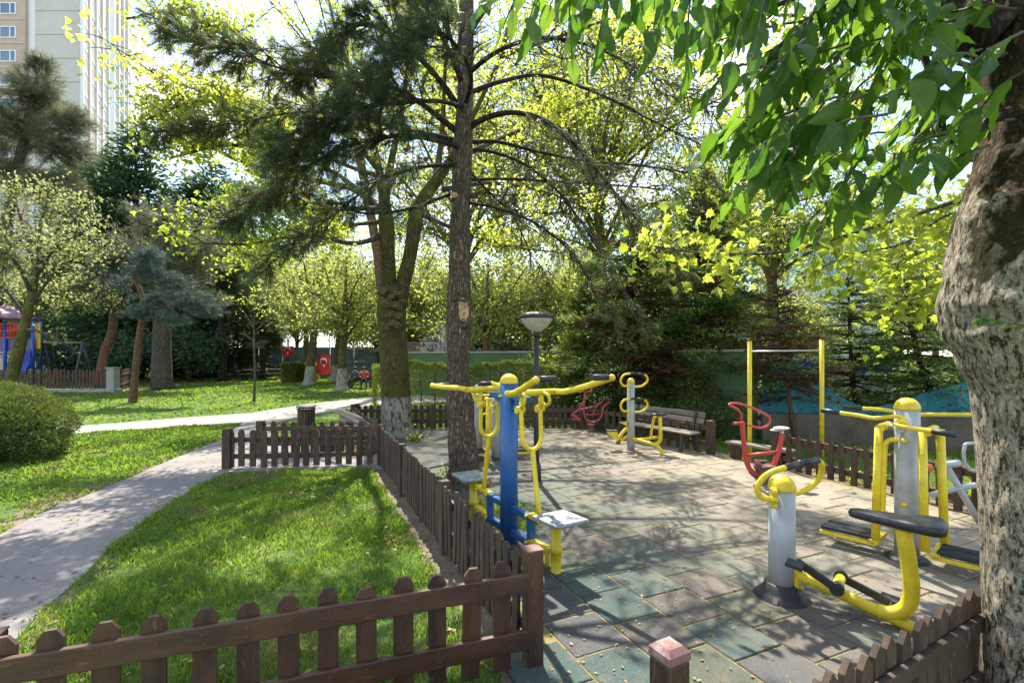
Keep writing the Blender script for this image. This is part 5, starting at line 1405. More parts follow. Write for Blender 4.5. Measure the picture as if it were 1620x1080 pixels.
# ---------------- plane tree with two stems and whitewashed foot (behind the pine)
def plane_tree():
    r = random.Random(21); Y = 11.5
    base = Vector((P(628, 690, Y).x, Y, 0))
    t = tree_root('plane_tree', base, 'mossy two-stemmed plane tree with a whitewashed foot, knobbly burls and bright yellow-green leaves', 'tree')
    q = lambda px, py, dy=0: P(px, py, Y + dy)
    b0 = P(628, 690, Y); b0.z = -.05
    bark_tube([b0, q(627, 650), q(624, 600), q(621, 540), q(620, 490), q(621, 455)], [.38, .34, .325, .315, .33, .26], 32, 10, 3, .05, .03, flare=.3).build('trunk', M['bark_plane'], t, world=True)
    A = bark_tube([q(620, 500), q(614, 440), q(613, 400), q(611, 355), q(608, 320)], [.25, .18, .165, .18, .14], 20, 8, 5, .06, .03); A.build('stem', M['bark_plane'], t, world=True)
    B = bark_tube([q(624, 500), q(640, 440), q(649, 400), q(656, 355), q(664, 325), q(690, 285, -.1), (q(712, 255, -.2))], [.24, .165, .15, .165, .15, .13, .10], 20, 8, 9, .06, .03); B.build('stem', M['bark_plane'], t, world=True)
    for i, (px, py, s) in enumerate(((606, 462, .10), (618, 470, .09), (631, 465, .10), (612, 480, .12), (628, 483, .11), (618, 497, .10), (631, 500, .09), (622, 512, .10), (612, 520, .09), (629, 515, .08), (605, 474, .08), (636, 476, .08))):
        MB().ball(q(px, py, -.335 + .03 * ((i * 7) % 3 - 1)), s * 1.05, 16, 10, (1.2, .85, .8), .5, i).build('burl', M['bark_burl'], t, world=True)
    fork1, fork2 = q(608, 322), q(664, 325)
    ups = [([fork1, q(600, 270), q(575, 170, -.2), q(535, 60, -.3), q(515, -20)], .13), ([fork1, q(618, 260, .3), q(640, 150, .4), q(650, 20, .6), q(655, -60)], .13),
           ([q(712, 255, -.2), q(745, 190), q(790, 90, .3), q(830, -60)], .10), ([q(690, 285, -.1), q(700, 200, .6), q(705, 90), q(715, -80)], .10),
           ([q(608, 340), q(560, 300), q(470, 280, .2), q(380, 255, .4), q(290, 210, .5), q(215, 170, .5)], .10),
           ([q(610, 370), q(560, 385, -.3), q(480, 372, -.5), q(400, 385, -.9), q(320, 385, -1.2)], .075),
           ([q(608, 330), q(560, 330, -1), q(470, 330, -1.6), q(380, 320, -2), q(290, 350, -2.2)], .07),
           ([q(600, 270), q(540, 200, -.6), q(450, 130, -1.1), q(360, 60, -1.4), q(280, 20, -1.5), q(200, 30, -1.5)], .075),
           ([q(600, 270), q(540, 210, .8), q(430, 190, 1.2), q(330, 150, 1.5), q(230, 110, 1.5)], .07),
           ([q(700, 300), q(770, 290, .5), q(850, 300, 1), q(930, 330, 1.2)], .07), ([q(712, 255, -.2), q(790, 220, .8), q(880, 180, 1.2), q(960, 150, 1.4)], .08),
           ([q(668, 340), q(740, 370, .8), q(810, 390, 1.2), q(890, 400, 1.5)], .06), ([q(790, 90, .3), q(880, 60, .8), q(980, 30, 1), q(1060, 60, 1)], .06),
           ([q(608, 350), q(540, 360, 1.2), q(450, 390, 1.8), q(370, 420, 2)], .06), ([q(608, 340), q(540, 280, -.9), q(450, 240, -1.8), q(360, 230, -2.6), q(270, 250, -3.0)], .06),
           ([q(600, 280), q(520, 250, -1.2), q(420, 190, -2.4), q(320, 160, -3), q(230, 190, -3.2)], .055)]
    cl = []
    for i, (pts, r0) in enumerate(ups):
        pp = limb(t, pts, r0, .018, M['bark_grey'] if i > 3 else M['bark_plane'], seed=i)
        for k in range(7):   # side limbs
            f = r.uniform(.3, .95) * (len(pp) - 1); a = pp[int(f)]; d = rv(r, .55); d.z = abs(d.z) * .4
            p2 = catmull([a, a + d * .5 + rv(r, .07), a + d], 3); MBs.append((p2, .012))
            cl += clusters_on(p2, r, 8 if i < 4 else 14, .30, .2)
        n = 92 if i in (4, 5, 6, 8) or i >= 13 else (56 if i == 7 else 24)
        cl += clusters_on(pp, r, n, .42, .30)
    def thin(p):
        v = mnoise.noise(p * .9); x = p.x / p.y * FPX + CX
        lim = .02 if x < 560 else -.06
        return v > lim + .17
    cl = [c for c in cl if not thin(c[1])]
    twigs(t, cl, r, M['twig'], .006)
    mb = MB()
    for p2, rr in MBs: mb.tube(p2, [rr, rr * .4], 5, caps=False)
    o = mb.build('twigs', M['twig'], t, world=True); o['kind'] = 'stuff'; MBs.clear()
    leaves(t, cl, r, 13, .14, .086, LEAF_S, M['leaf_plane'], 1, hang=.3)
MBs = []
plane_tree()

# ---------------- black pine with the pale scar
def needle_tufts(name, t, tips, m, length, count, seed, width=1.0, back=.55):
    """tips: (point, direction); needles fan out round the last stretch of the twig"""
    r = np.random.default_rng(seed)
    P0 = np.array([tuple(a) for a, d in tips]); D = np.array([tuple(d) for a, d in tips]); D /= np.linalg.norm(D, axis=1)[:, None]
    n = len(tips)
    P0 = np.repeat(P0, count, 0); D = np.repeat(D, count, 0)
    f = r.uniform(0, back * length * 2.0, len(P0))
    pos = P0 - D * f[:, None]
    rd = r.normal(size=P0.shape); rd -= D * (rd * D).sum(1)[:, None]; rd /= np.linalg.norm(rd, axis=1)[:, None] + 1e-9
    dirs = D * r.uniform(.25, 1.1, len(P0))[:, None] + rd * r.uniform(.4, 1.0, len(P0))[:, None]; dirs[:, 2] -= .12
    tv = np.array(NEEDLE[0], float); tv[:, 1] *= width
    return leafcloud(name, pos, length, tv, NEEDLE[1], up=.2, mat=m, parent=t, org=tuple(wloc(t)), dirs=dirs, seed=seed)

def black_pine():
    r = random.Random(5); Y = 7.15
    base = Vector((P(735, 770, Y).x, Y, 0))
    t = tree_root('black_pine', base, 'tall pine with furrowed bark and a pale scar on its trunk beside the blue machine', 'tree')
    q = lambda px, py, dy=0: P(px, py, Y + dy)
    b0 = q(738, 775); b0.z = -.05
    tr = bark_tube([b0, q(733, 720), q(728, 650), q(725, 580), (q(726, 500)), q(727, 420), q(729, 330), q(732, 240), q(736, 150), q(738, 40), q(738, -120), q(735, -330)], [.27, .215, .18, .16, .178, .15, .138, .14, .115, .10, .08, .04], 44, 16, 1, .03, .07, flare=.3)
    tr.build('trunk', M['bark_pine'], t, world=True)
    # the scar: raised bark rim round pale wood
    c = q(731, 493, -.168)
    mb = MB(); ring = []
    for k in range(22):
        a = 2 * PI * k / 22; rr = 1 + .12 * math.sin(3 * a + 1)
        ring.append(c + Vector((math.cos(a) * .115 * rr + math.sin(a) * -.04, .06 * math.cos(a) ** 2 - .01, math.sin(a) * .19 * rr)))
    mb.tube(ring, .030, 8, closed=True, wob=lambda i, k, p, d: 1 + .5 * mnoise.noise(p * 25)); mb.build('scar_rim', M['bark_pine'], t, world=True)
    M['scar'] = mat('exposed_pale_wood', (.50, .34, .18), .8, layers=[(14, (.25, .13, .06), .48, .62), (30, (.6, .46, .3), .55, .7)], bump=(30, .5, .01))
    MB().ball(c + Vector((.01, .02, .03)), .135, 18, 10, (.72, .32, 1.25), .35, 4).build('scar', M['scar'], t, world=True)
    MB().ball(q(722, 570, -.175), .03, 10, 8, (1, .5, 1)).build('knot', M['twig_dark'], t, world=True)
    s = q(735, 312, 0)   # broken stubs
    MB().tube(catmull([s, q(752, 308, -.1), q(765, 300, -.15)], 4), [.05, .02], 10).build('broken_stub', M['bark_warm'], t, world=True)
    MB().tube([q(722, 310, -.1), q(717, 308, -.22)], [.04, .038], 12).build('sawn_stub', M['scar'], t, world=True)
    L = [  # (points, r, side twig count)
        ([q(733, 215), q(700, 190, -.1), q(660, 160, -.3), q(610, 135, -.5), q(540, 125, -.8), q(470, 115, -1.0), q(415, 100, -1.1)], .055, 17),
        ([q(733, 225), q(690, 215, .3), q(620, 200, .6), q(550, 182, .8), q(470, 178, .8), q(400, 190, .7)], .05, 17),
        ([q(731, 235), q(700, 225, -.4), q(640, 215, -.9), q(570, 225, -1.2), q(510, 250, -1.3), q(465, 280, -1.3)], .045, 16),
        ([q(730, 262), q(690, 262, -.3), q(640, 270, -.6), q(580, 300, -.9), q(520, 345, -1.0)], .035, 10),
        ([q(733, 180), q(690, 120, .0), q(650, 80, -.2), q(610, 50, -.4), q(570, 40, -.5), q(540, 60, -.6)], .055, 16),
        ([q(735, 140), q(700, 60, -.5), q(665, 0, -.9), q(630, -50, -1.1)], .045, 14),
        ([q(735, 120), q(700, 30, .5), q(660, -40, .8), q(620, -80, 1)], .045, 12),
        ([q(737, 60), q(700, -30), q(670, -110), q(630, -170)], .04, 10),
        ([q(737, 60), q(790, -10, .3), q(860, -60, .6), q(940, -80, .8)], .04, 9),
        ([q(735, 208), q(765, 188, -.1), q(810, 178, -.3), (q(860, 190, -.5)), q(905, 225, -.6), q(945, 270, -.7), q(985, 320, -.8), q(1010, 350, -.8)], .052, 14),
        ([q(734, 237), q(775, 240, .2), q(830, 260, .4), q(880, 300, .5), q(915, 345, .5), q(950, 400, .5)], .03, 8),
        ([q(734, 225), q(790, 225, .5), q(850, 240, .9), q(930, 255, 1.2), q(1010, 262, 1.4), q(1100, 275, 1.5)], .038, 13),
        ([q(734, 285), q(800, 283, .3), q(870, 287, .5), q(960, 292, .8), q(1050, 300, 1)], .026, 9),
        ([q(733, 320), q(790, 330, -.2), q(850, 355, -.4), q(900, 395, -.5), q(930, 440, -.5)], .024, 6),
        ([q(736, 150), q(790, 130, .4), q(860, 120, .8), q(950, 150, 1.1), q(1040, 195, 1.3), q(1110, 230, 1.4)], .045, 15),
        ([q(736, 120), q(790, 80, -.4), q(860, 60, -.7), q(940, 75, -.9), q(1010, 110, -1)], .04, 11),
        ([q(732, 300), q(700, 312, -.2), q(650, 330, -.4), q(590, 338, -.6), q(540, 330, -.8)], .03, 3),
        ([q(734, 262), q(770, 300, .2), q(810, 340, .5), q(835, 390, .6)], .02, 4),
        ([q(736, 170), q(745, 120, -.6), q(720, 70, -1.3), q(685, 50, -1.5), q(640, 80, -1.7)], .035, 12),
        ([q(736, 170), q(690, 160, -.9), q(620, 165, -1.2), q(560, 175, -1.4), q(515, 200, -1.5)], .035, 14)]
    tips = []; mb = MB(); cones = []
    for i, (pts, r0, k) in enumerate(L):
        pp = limb(t, pts, r0, .012, M['bark_dark'], seed=i, n=9)
        Ln = len(pp) - 1
        left = pts[-1].x < base.x
        for j in range(int(k * 3.2)):
            f = (.28 + .72 * (j + r.random()) / (k * 2)) * Ln; ii = min(int(f), Ln - 1)
            a = pp[ii].lerp(pp[ii + 1], f - ii); d = (pp[ii + 1] - pp[ii]).normalized()
            sd_ = d.cross(Vector((0, 0, 1))); sd_ = (sd_.normalized() if sd_.length > .1 else Vector((0, 1, 0))) * (1 if j % 2 else -1)
            ln = r.uniform(.30, .72) * (1.05 - .45 * f / Ln)
            dr = (d * .8 + sd_ * r.uniform(.4, 1) + Vector((0, 0, r.uniform(-.45, .35) - (0 if left else .25)))).normalized()
            e = a + dr * ln; m_ = a + dr * ln * .5 + rv(r, .04) + Vector((0, 0, .05))
            p2 = catmull([a, m_, e], 3); mb.tube(p2, [.010, .005], 5, caps=False)
            tips.append((e, e - m_))
            for s in range(6 if left else 4):
                g = r.uniform(.25, .95); b = p2[min(int(g * (len(p2) - 1)), len(p2) - 2)]
                dd = ((e - a).normalized() + rv(r, .55)); dd.z += -.1 if left else -.35; dd.normalize(); e2 = b + dd * r.uniform(.14, .34)
                mb.tube([b, e2], [.006, .003], 4, caps=False); tips.append((e2, dd))
                if left and r.random() < .06: cones.append((e2, dd))
    o = mb.build('twigs', M['twig_dark'], t, world=True); o['kind'] = 'stuff'
    left_t = [x for x in tips if x[0].x < base.x + .1]; right_t = [x for x in tips if x[0].x >= base.x + .1]
    needle_tufts('crown', t, left_t, M['needle_pine'], .125, 52, 3, 1.6)
    needle_tufts('crown', t, right_t, M['needle_pine'], .095, 30, 4, 1.3)
    cm = MB().lathe([(0, -.02), (.018, -.005), (.026, .015), (.020, .04), (.008, .06), (0, .065)], n=8).mesh('pine_cone'); cm.materials.append(M['cone'])
    for e, dd in cones[:60]:
        c_ = link('pine_cone', cm, None, t, e - base); c_.rotation_euler = dd.to_track_quat('Z', 'Y').to_euler(); c_.scale = (1.15,) * 3
black_pine()

# ---------------- generic broadleaf / conifers
def broad(name, base, H, cr, tr, label, m_leaf, bark, seed, group=None, nl=9, cl_per=34, k=11, size=.14, tmpl=LEAF_Q, lean=(0, 0), frac=.35, sp=.18, stems=1, vr=None, hang=.1, thin=.3, cat='tree'):
    r = random.Random(seed); base = Vector(base)
    t = tree_root(name, base, label, cat, group)
    top = base + Vector((lean[0], lean[1], H * .78)); cc = base + Vector((lean[0], lean[1], H * (1 - .5 * (1 - frac))))
    vr = vr or H * (1 - frac) * .5
    frk = base + Vector((lean[0] * .55, lean[1] * .55, H * frac))
    mid = base + Vector((lean[0] * .2 + r.gauss(0, .04 * H * .2), lean[1] * .2, H * frac * .5))
    bark_tube([base - Vector((0, 0, .05)), mid, frk, (frk + top) / 2 + rv(r, .1), top], [tr * 1.15, tr * .95, tr * .8, tr * .45, tr * .12], 14, 7, seed, .08, .05, flare=.25 * H * .2).build('trunk', M[bark], t, world=True)
    cl = []
    for i in range(nl):
        a = 2 * PI * (i + r.random() * .6) / nl * 1.0 + seed; el = r.uniform(-.75, .95)
        tgt = cc + Vector((math.cos(a) * math.sqrt(1 - el * el) * cr, math.sin(a) * math.sqrt(1 - el * el) * cr, el * vr))
        st = frk.lerp(top, r.uniform(0, .6)) if el > -.2 else frk.lerp(top, r.uniform(0, .2))
        pts = [st, st.lerp(tgt, .45) + Vector((0, 0, .12 * cr)) + rv(r, .05 * cr), tgt]
        pp = limb(t, pts, tr * .38, .02, M[bark], n=6, seed=i)
        cl += clusters_on(pp, r, cl_per, cr * .27, .25)
    cl = [c for c in cl if mnoise.noise(c[1] * (1.3 / max(.6, cr * .5)) + Vector((seed, 0, 0))) < thin]
    twigs(t, cl, r, M['twig'], .006 + .002 * cr, n=3)
    leaves(t, cl, r, k, sp, size, tmpl, M[m_leaf], seed, hang=hang)
    return t

def conifer(name, base, H, rad, tr, label, mats, bark, seed, bare=.12, layers=18, per=7, size=.12, dens=26, lean=(0, 0), droop=.25, up=.35, group=None, taper=1.0, sp=.05, thin=.0, cat='tree', ragged=.25):
    """whorled branches carrying flat sprays"""
    r = random.Random(seed); base = Vector(base); t = tree_root(name, base, label, cat, group)
    top = base + Vector((lean[0], lean[1], H))
    def ax_(f): return base.lerp(top, f) + Vector((math.sin(f * 3) * lean[0] * .2, 0, 0))
    bark_tube([base - Vector((0, 0, .05)), ax_(.25), ax_(.5), ax_(.75), top], [tr * 1.15, tr * .85, tr * .6, tr * .35, tr * .06], 12, 6, seed, .06, .05).build('trunk', M[bark], t, world=True)
    pos = {i: [] for i in range(len(mats))}; dirs = {i: [] for i in range(len(mats))}
    mb = MB()
    for j in range(layers):
        f0 = bare + (1 - bare) * (j + r.random()) / layers
        n = max(3, int(per * (.5 + .5 * (1 - f0)))); a0 = r.random() * 6; lump = r.uniform(1 - ragged, 1 + ragged * .6)
        for i in range(n):
            if thin and r.random() < thin: continue
            f = min(.985, max(bare * .8, f0 + r.gauss(0, .035)))
            rr = rad * ((1 - f) / (1 - bare)) ** (.75 * taper) * lump
            if f < bare + .12: rr *= .8
            a = a0 + 2 * PI * i / n + r.gauss(0, .3); ln = rr * r.uniform(.6, 1.2); dz_ = r.gauss(0, .16)
            c0 = ax_(f); d = Vector((math.cos(a), math.sin(a), up * (f - .35) + dz_))
            e = c0 + d * ln + Vector((0, 0, -droop * ln)); m_ = c0 + d * ln * .5 + Vector((0, 0, -droop * ln * .25))
            pp = catmull([c0, m_, e], 4); mb.tube(pp, [.012 + .012 * rad, .004], 4, caps=False)
            nb = max(6, int(1.9 * dens * ln / max(rad, .1) * r.uniform(.8, 1.2)))
            mi = r.choices(range(len(mats)), [w for _, w in mats])[0] if not callable(mats) else 0
            side = Vector((-math.sin(a), math.cos(a), 0))
            for k in range(nb):
                g = r.uniform(.12, 1.0); p0 = c0.lerp(m_, g * 2) if g < .5 else m_.lerp(e, g * 2 - 1)
                w = (1 - .7 * g) * ln * .42 + .04
                for s in (-1, 1):
                    sdv = side * s * w + d * w * .6; g2 = r.random()
                    p = p0 + sdv * g2 + rv(r, sp) + Vector((0, 0, -.10 * w * g2))
                    pos[mi].append(tuple(p)); dirs[mi].append(tuple(sdv.normalized() * .7 + d * .8 + Vector((0, 0, r.gauss(.05, .45))) + rv(r, .25)))
    o = mb.build('branches', M['twig_dark'], t, world=True); o['kind'] = 'stuff'
    for i, (mn, _) in enumerate(mats):
        if pos[i]: leafcloud('crown', pos[i], size, *SPRAY, up=.9, mat=M[mn], parent=t, org=tuple(base), dirs=dirs[i], seed=seed + i)
    return t

def longpine(name, base, H, tr, label, m, bark, seed, blobs, pts=None, rads=None, tuft=.28, count=16, cat='tree', width=2.6):
    """blobs: (centre, (rx,ry,rz), tips)"""
    r = random.Random(seed); base = Vector(base); t = tree_root(name, base, label, cat)
    pts = pts or [base, base + Vector((0, 0, H * .5)), base + Vector((0, 0, H))]; rads = rads or [tr * 1.1, tr * .8, tr * .3]
    pts[0] = pts[0] - Vector((0, 0, .05))
    bark_tube(pts, rads, 16, 8, seed, .06, .05).build('trunk', M[bark], t, world=True)
    line = catmull(pts, 8); tips = []; mb = MB()
    for c, rs, n in blobs:
        c = Vector(c); st = min(line[len(line) // 3:], key=lambda p: (p - c).length + abs(p.z - (c.z - .3 * rs[2])) * .6)
        pp = limb(t, [st, st.lerp(c, .5) + Vector((0, 0, .15)), c], tr * .35, tr * .12, M[bark], n=6)
        for _ in range(n):
            d = rv(r, 1).normalized() * r.random() ** .45; d = Vector((d.x * rs[0], d.y * rs[1], d.z * rs[2])); e = c + d
            if mnoise.noise(e * .8 + Vector((seed, 0, 0))) > .32: continue
            a = pp[r.randrange(len(pp) // 2, len(pp))] + d * r.uniform(.2, .55)
            mb.tube([a, e], [.018, .007], 4, caps=False)
            dd = (e - a).normalized() + Vector((0, 0, .3)); tips.append((e, dd))
            for s in range(2): tips.append((a.lerp(e, r.uniform(.4, .9)) + rv(r, .12), dd + rv(r, .5)))
    o = mb.build('twigs', M['twig_dark'], t, world=True); o['kind'] = 'stuff'
    needle_tufts('crown', t, tips, M[m], tuft, count, seed, width)
    return t

# ---------------- left side, from near to far
# round clipped shrub at the left edge
def ball_shrub(c, rs, n, label, seed, m='leaf_shrub', size=.045):
    r = np.random.default_rng(seed); t = tree_root('round_shrub', (c[0], c[1], 0), label, 'shrub')
    d = r.normal(size=(n, 3)); d /= np.linalg.norm(d, axis=1)[:, None]
    rad = 1 - np.abs(r.normal(size=n)) * .09
    bump = np.array([mnoise.noise(Vector(x * 2.6)) * .16 + mnoise.noise(Vector(x * 8)) * .10 + mnoise.noise(Vector(x * 20)) * .05 for x in d])
    p = d * (rad + bump)[:, None] * np.array(rs) + np.array([c[0], c[1], c[2]])
    keep = p[:, 2] > .03; p = p[keep]; d = d[keep]
    dirs = d + r.normal(size=d.shape) * .5; dirs[:, 2] += .3
    leafcloud('foliage', p, size, *SPRAY, up=.3, mat=M[m], parent=t, org=(c[0], c[1], 0), dirs=dirs, seed=seed)
    mb = MB(); rr = random.Random(seed)
    for i in range(46):
        e = Vector(d[i * 7]) * .86; mb.tube([(0, 0, 0), (e.x * rs[0] * .5, e.y * rs[1] * .5, c[2] * .5 + e.z * .2), (e.x * rs[0], e.y * rs[1], c[2] + e.z * rs[2])], [.03, .008], 5, caps=False)
    mb.build('stems', M['twig_dark'], t)
    # dense inner foliage
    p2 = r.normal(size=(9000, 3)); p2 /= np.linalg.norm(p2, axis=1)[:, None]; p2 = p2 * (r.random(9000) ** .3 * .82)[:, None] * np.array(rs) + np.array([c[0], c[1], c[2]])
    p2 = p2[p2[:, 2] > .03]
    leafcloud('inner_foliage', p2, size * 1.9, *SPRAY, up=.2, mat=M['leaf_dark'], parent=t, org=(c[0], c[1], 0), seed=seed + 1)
p = P(10, 690, 8.7)
ball_shrub((p.x - .55, 8.9, .52), (1.22, 1.15, .86), 48000, 'large rounded clipped evergreen shrub at the left edge beside the path', 31)

def at(px, Y): return (P(px, 0, Y).x, Y, 0)
# young yellow-green tree with leaning trunk
Yy = 23.5
q = lambda px, py, dy=0: P(px, py, Yy + dy)
def young_tree():
    r = random.Random(8); base = Vector(at(12, Yy)); t = tree_root('young_tree', base, 'leaning mossy tree with airy yellow-green leaves in front of the play tower', 'tree')
    b0 = Vector(base); b0.z = -.05
    bark_tube([b0, q(24, 575), q(38, 520), q(50, 470), q(58, 430)], [.30, .25, .21, .17, .13], 18, 8, 2, .06, .04).build('trunk', M['bark_plane_thin'], t, world=True)
    cl = []
    for i, pts in enumerate(([q(45, 490), q(80, 440), q(130, 400), q(175, 385)], [q(52, 460), q(70, 400), q(110, 340), q(140, 330)], [q(58, 430), q(62, 370), q(75, 310), q(70, 290)],
                             [q(50, 470), q(30, 420), q(5, 370), q(-30, 330)], [q(58, 430), q(40, 370), q(25, 320), q(15, 290)], [q(40, 500), q(10, 460), q(-30, 430), q(-80, 420)],
                             [q(48, 480, 1), q(100, 460, 2), q(150, 450, 2.4)], [q(50, 460, -1), q(20, 410, -2), q(-20, 400, -2.4)], [q(55, 440, -1), q(90, 390, -2), q(130, 370, -2.4)],
                             [q(40, 500), q(90, 490, .5), q(140, 480, .8), q(170, 450, .8)], [q(36, 520), q(80, 530, -.5), q(120, 555, -.6)])):
        pp = limb(t, pts, .10, .02, M['bark_grey'], n=7, seed=i)
        cl += clusters_on(pp, r, 62 if i < 10 else 8, .62, .25)
    cl = [c for c in cl if mnoise.noise(c[1] * .8) < .30]
    twigs(t, cl, r, M['bark_grey'], .014)
    leaves(t, cl, r, 12, .22, .17, LEAF_Q, M['leaf_pale'], 12, hang=.1)
M['bark_plane_thin'] = barkmat('mossy_thin_bark', (.05, .045, .015), (.20, .17, .07), 9, 4, moss=((.13, .13, .03), .42, .7), bumpd=.012)
young_tree()

# pine behind it, top-left
Ya = 30
q2 = lambda px, py, dy=0: P(px, py, Ya + dy)
longpine('pine_tree', at(-20, Ya), 17, .35, 'grey-green long-needled pine in front of the apartment block at the left edge', 'needle_grey', 'bark_grey', 41,
         [(q2(60, 150), (1.9, 2, 1.6), 120), (q2(30, 200), (2.4, 2.4, 1.8), 160), (q2(100, 230), (1.8, 2, 1.5), 120), (q2(0, 260), (2.2, 2, 2), 120), (q2(75, 290), (2.2, 2, 1.2), 120), (q2(62, 105), (.9, 1, 1), 50), (q2(120, 190), (1.2, 1.2, .9), 60), (q2(-50, 180), (2, 2, 2), 80)],
         pts=[Vector(at(-20, Ya)), q2(0, 420), q2(25, 280), q2(50, 170), q2(62, 100)], rads=[.4, .32, .26, .18, .05], tuft=.50, count=26, width=1.7)
# dark evergreen behind (cedar) centre-left
conifer('cedar_tree', at(215, 38), 18.8, 6.2, .5, 'broad dark green cedar filling the space under the apartment block', [('leaf_dark', 1)], 'bark_dark', 42, bare=.08, layers=30, per=13, size=.50, dens=42, droop=.12, taper=.65, sp=.3)
conifer('cedar_tree', at(135, 42), 18.5, 5.4, .5, 'dark green cedar between the left pine and the broad cedar', [('leaf_dark', 1)], 'bark_dark', 43, bare=.08, layers=26, per=12, size=.50, dens=38, droop=.12, taper=.6, sp=.3)
conifer('cedar_tree', at(335, 41), 17.5, 5.2, .5, 'dark green cedar right of the broad one, behind the yellow plane leaves', [('leaf_dark', 1)], 'bark_dark', 44, bare=.08, layers=26, per=12, size=.50, dens=38, droop=.12, taper=.6, sp=.3)
# leaning pine trunk left of the slender one
Yc = 27.5
qc = lambda px, py, dy=0: P(px, py, Yc + dy)
longpine('pine_tree', at(157, Yc), 8, .2, 'pine with a leaning bare orange-brown trunk rising behind the concrete pillar', 'needle_blue', 'bark_warm', 45,
         [(qc(190, 470), (1.6, 1.6, .7), 90), (qc(150, 440), (1.5, 1.5, .7), 70), (qc(215, 440), (1.3, 1.5, .8), 70), (qc(180, 410), (1.4, 1.5, .8), 70)],
         pts=[Vector(at(157, Yc)), qc(165, 560), qc(178, 520), qc(180, 480), qc(188, 430)], rads=[.26, .22, .2, .16, .07], tuft=.32, count=18)
# slender pine on the lawn
Yd = 19.4
qd = lambda px, py, dy=0: P(px, py, Yd + dy)
longpine('pine_tree', at(210, Yd), 6, .13, 'slender pine with a crooked orange trunk standing alone on the lawn', 'needle_blue', 'bark_warm', 46,
         [(qd(235, 405), (.75, .8, .35), 70), (qd(270, 440), (.95, .9, .35), 80), (qd(250, 475, .4), (1.1, .9, .3), 80), (qd(300, 470), (.9, .9, .3), 70), (qd(225, 495, -.4), (.75, .7, .3), 50), (qd(330, 490, .3), (.8, .8, .3), 60), (qd(195, 450, .3), (.6, .6, .4), 40), (qd(275, 505), (.8, .8, .25), 50), (qd(225, 430), (.6, .6, .3), 40)],
         pts=[Vector(at(210, Yd)), qd(214, 590), qd(219, 540), qd(226, 500), qd(229, 485), qd(222, 460), qd(213, 435), qd(232, 400)], rads=[.15, .125, .12, .12, .11, .08, .06, .03], tuft=.20, count=20, width=2.0)
# stout pine
Ye = 27
qe = lambda px, py, dy=0: P(px, py, Ye + dy)
longpine('pine_tree', at(257, Ye), 12, .5, 'stout straight pine trunk with thick ridged bark, behind the slender pine', 'needle_grey', 'bark_grey', 47,
         [(qe(255, 440, 1), (3.4, 2, 1.2), 190), (qe(300, 400, 1), (2.6, 2, 1.5), 150), (qe(210, 400, 1), (2.4, 2, 1.6), 130), (qe(320, 470), (1.9, 1.8, .7), 110), (qe(190, 470), (1.6, 1.8, .8), 80), (qe(260, 350), (2.3, 2, 1.5), 110)],
         pts=[Vector(at(257, Ye)), qe(256, 560), qe(257, 500), qe(258, 420), qe(258, 330)], rads=[.56, .45, .42, .36, .2], tuft=.36, count=18)
# low dark yews
for i, (px, Y, H, rad, lb) in enumerate(((200, 33, 3.6, 2.6, 'low dark spreading yew left of the stout pine trunk'), (300, 34, 3.4, 2.4, 'low dark spreading yew right of the stout pine trunk'), (108, 36, 3.4, 2.2, 'dark evergreen bush behind the swing frame'))):
    broad('yew_bush', at(px, Y), H, rad, .16, lb, 'leaf_dark', 'bark_dark', 60 + i, nl=10, cl_per=40, k=13, size=.26, frac=.28, sp=.3, thin=.6, vr=1.15, cat='bush')
# fir with hanging needles
Yf = 35
qf = lambda px, py, dy=0: P(px, py, Yf + dy)
longpine('pine_tree', at(352, Yf), 10, .3, 'dark pine with hanging foliage beside the picnic table', 'needle_pine', 'bark_dark', 48,
         [(qf(350, 470), (2.4, 2, 1.6), 150), (qf(375, 430), (2.4, 2, 1.8), 150), (qf(330, 420), (2.2, 2, 1.8), 120), (qf(405, 480), (1.4, 1.5, 1.5), 70), (qf(360, 380), (2, 2, 1.6), 90)],
         pts=[Vector(at(352, Yf)), qf(352, 540), qf(352, 480), qf(354, 400), qf(355, 340)], rads=[.34, .28, .24, .18, .06], tuft=.5, count=22)
Yg = 38
qg = lambda px, py, dy=0: P(px, py, Yg + dy)
longpine('pine_tree', at(412, Yg), 7, .22, 'small dark pine with a curved trunk right of the bare sapling', 'needle_pine', 'bark_dark', 49,
         [(qg(425, 520), (1.4, 1.4, 1.3), 90), (qg(412, 495), (1.4, 1.4, 1.2), 80), (qg(435, 540), (.9, .9, .7), 40)],
         pts=[Vector(at(412, Yg)), qg(418, 575), qg(424, 550), qg(424, 510)], rads=[.2, .17, .13, .05], tuft=.42, count=22)
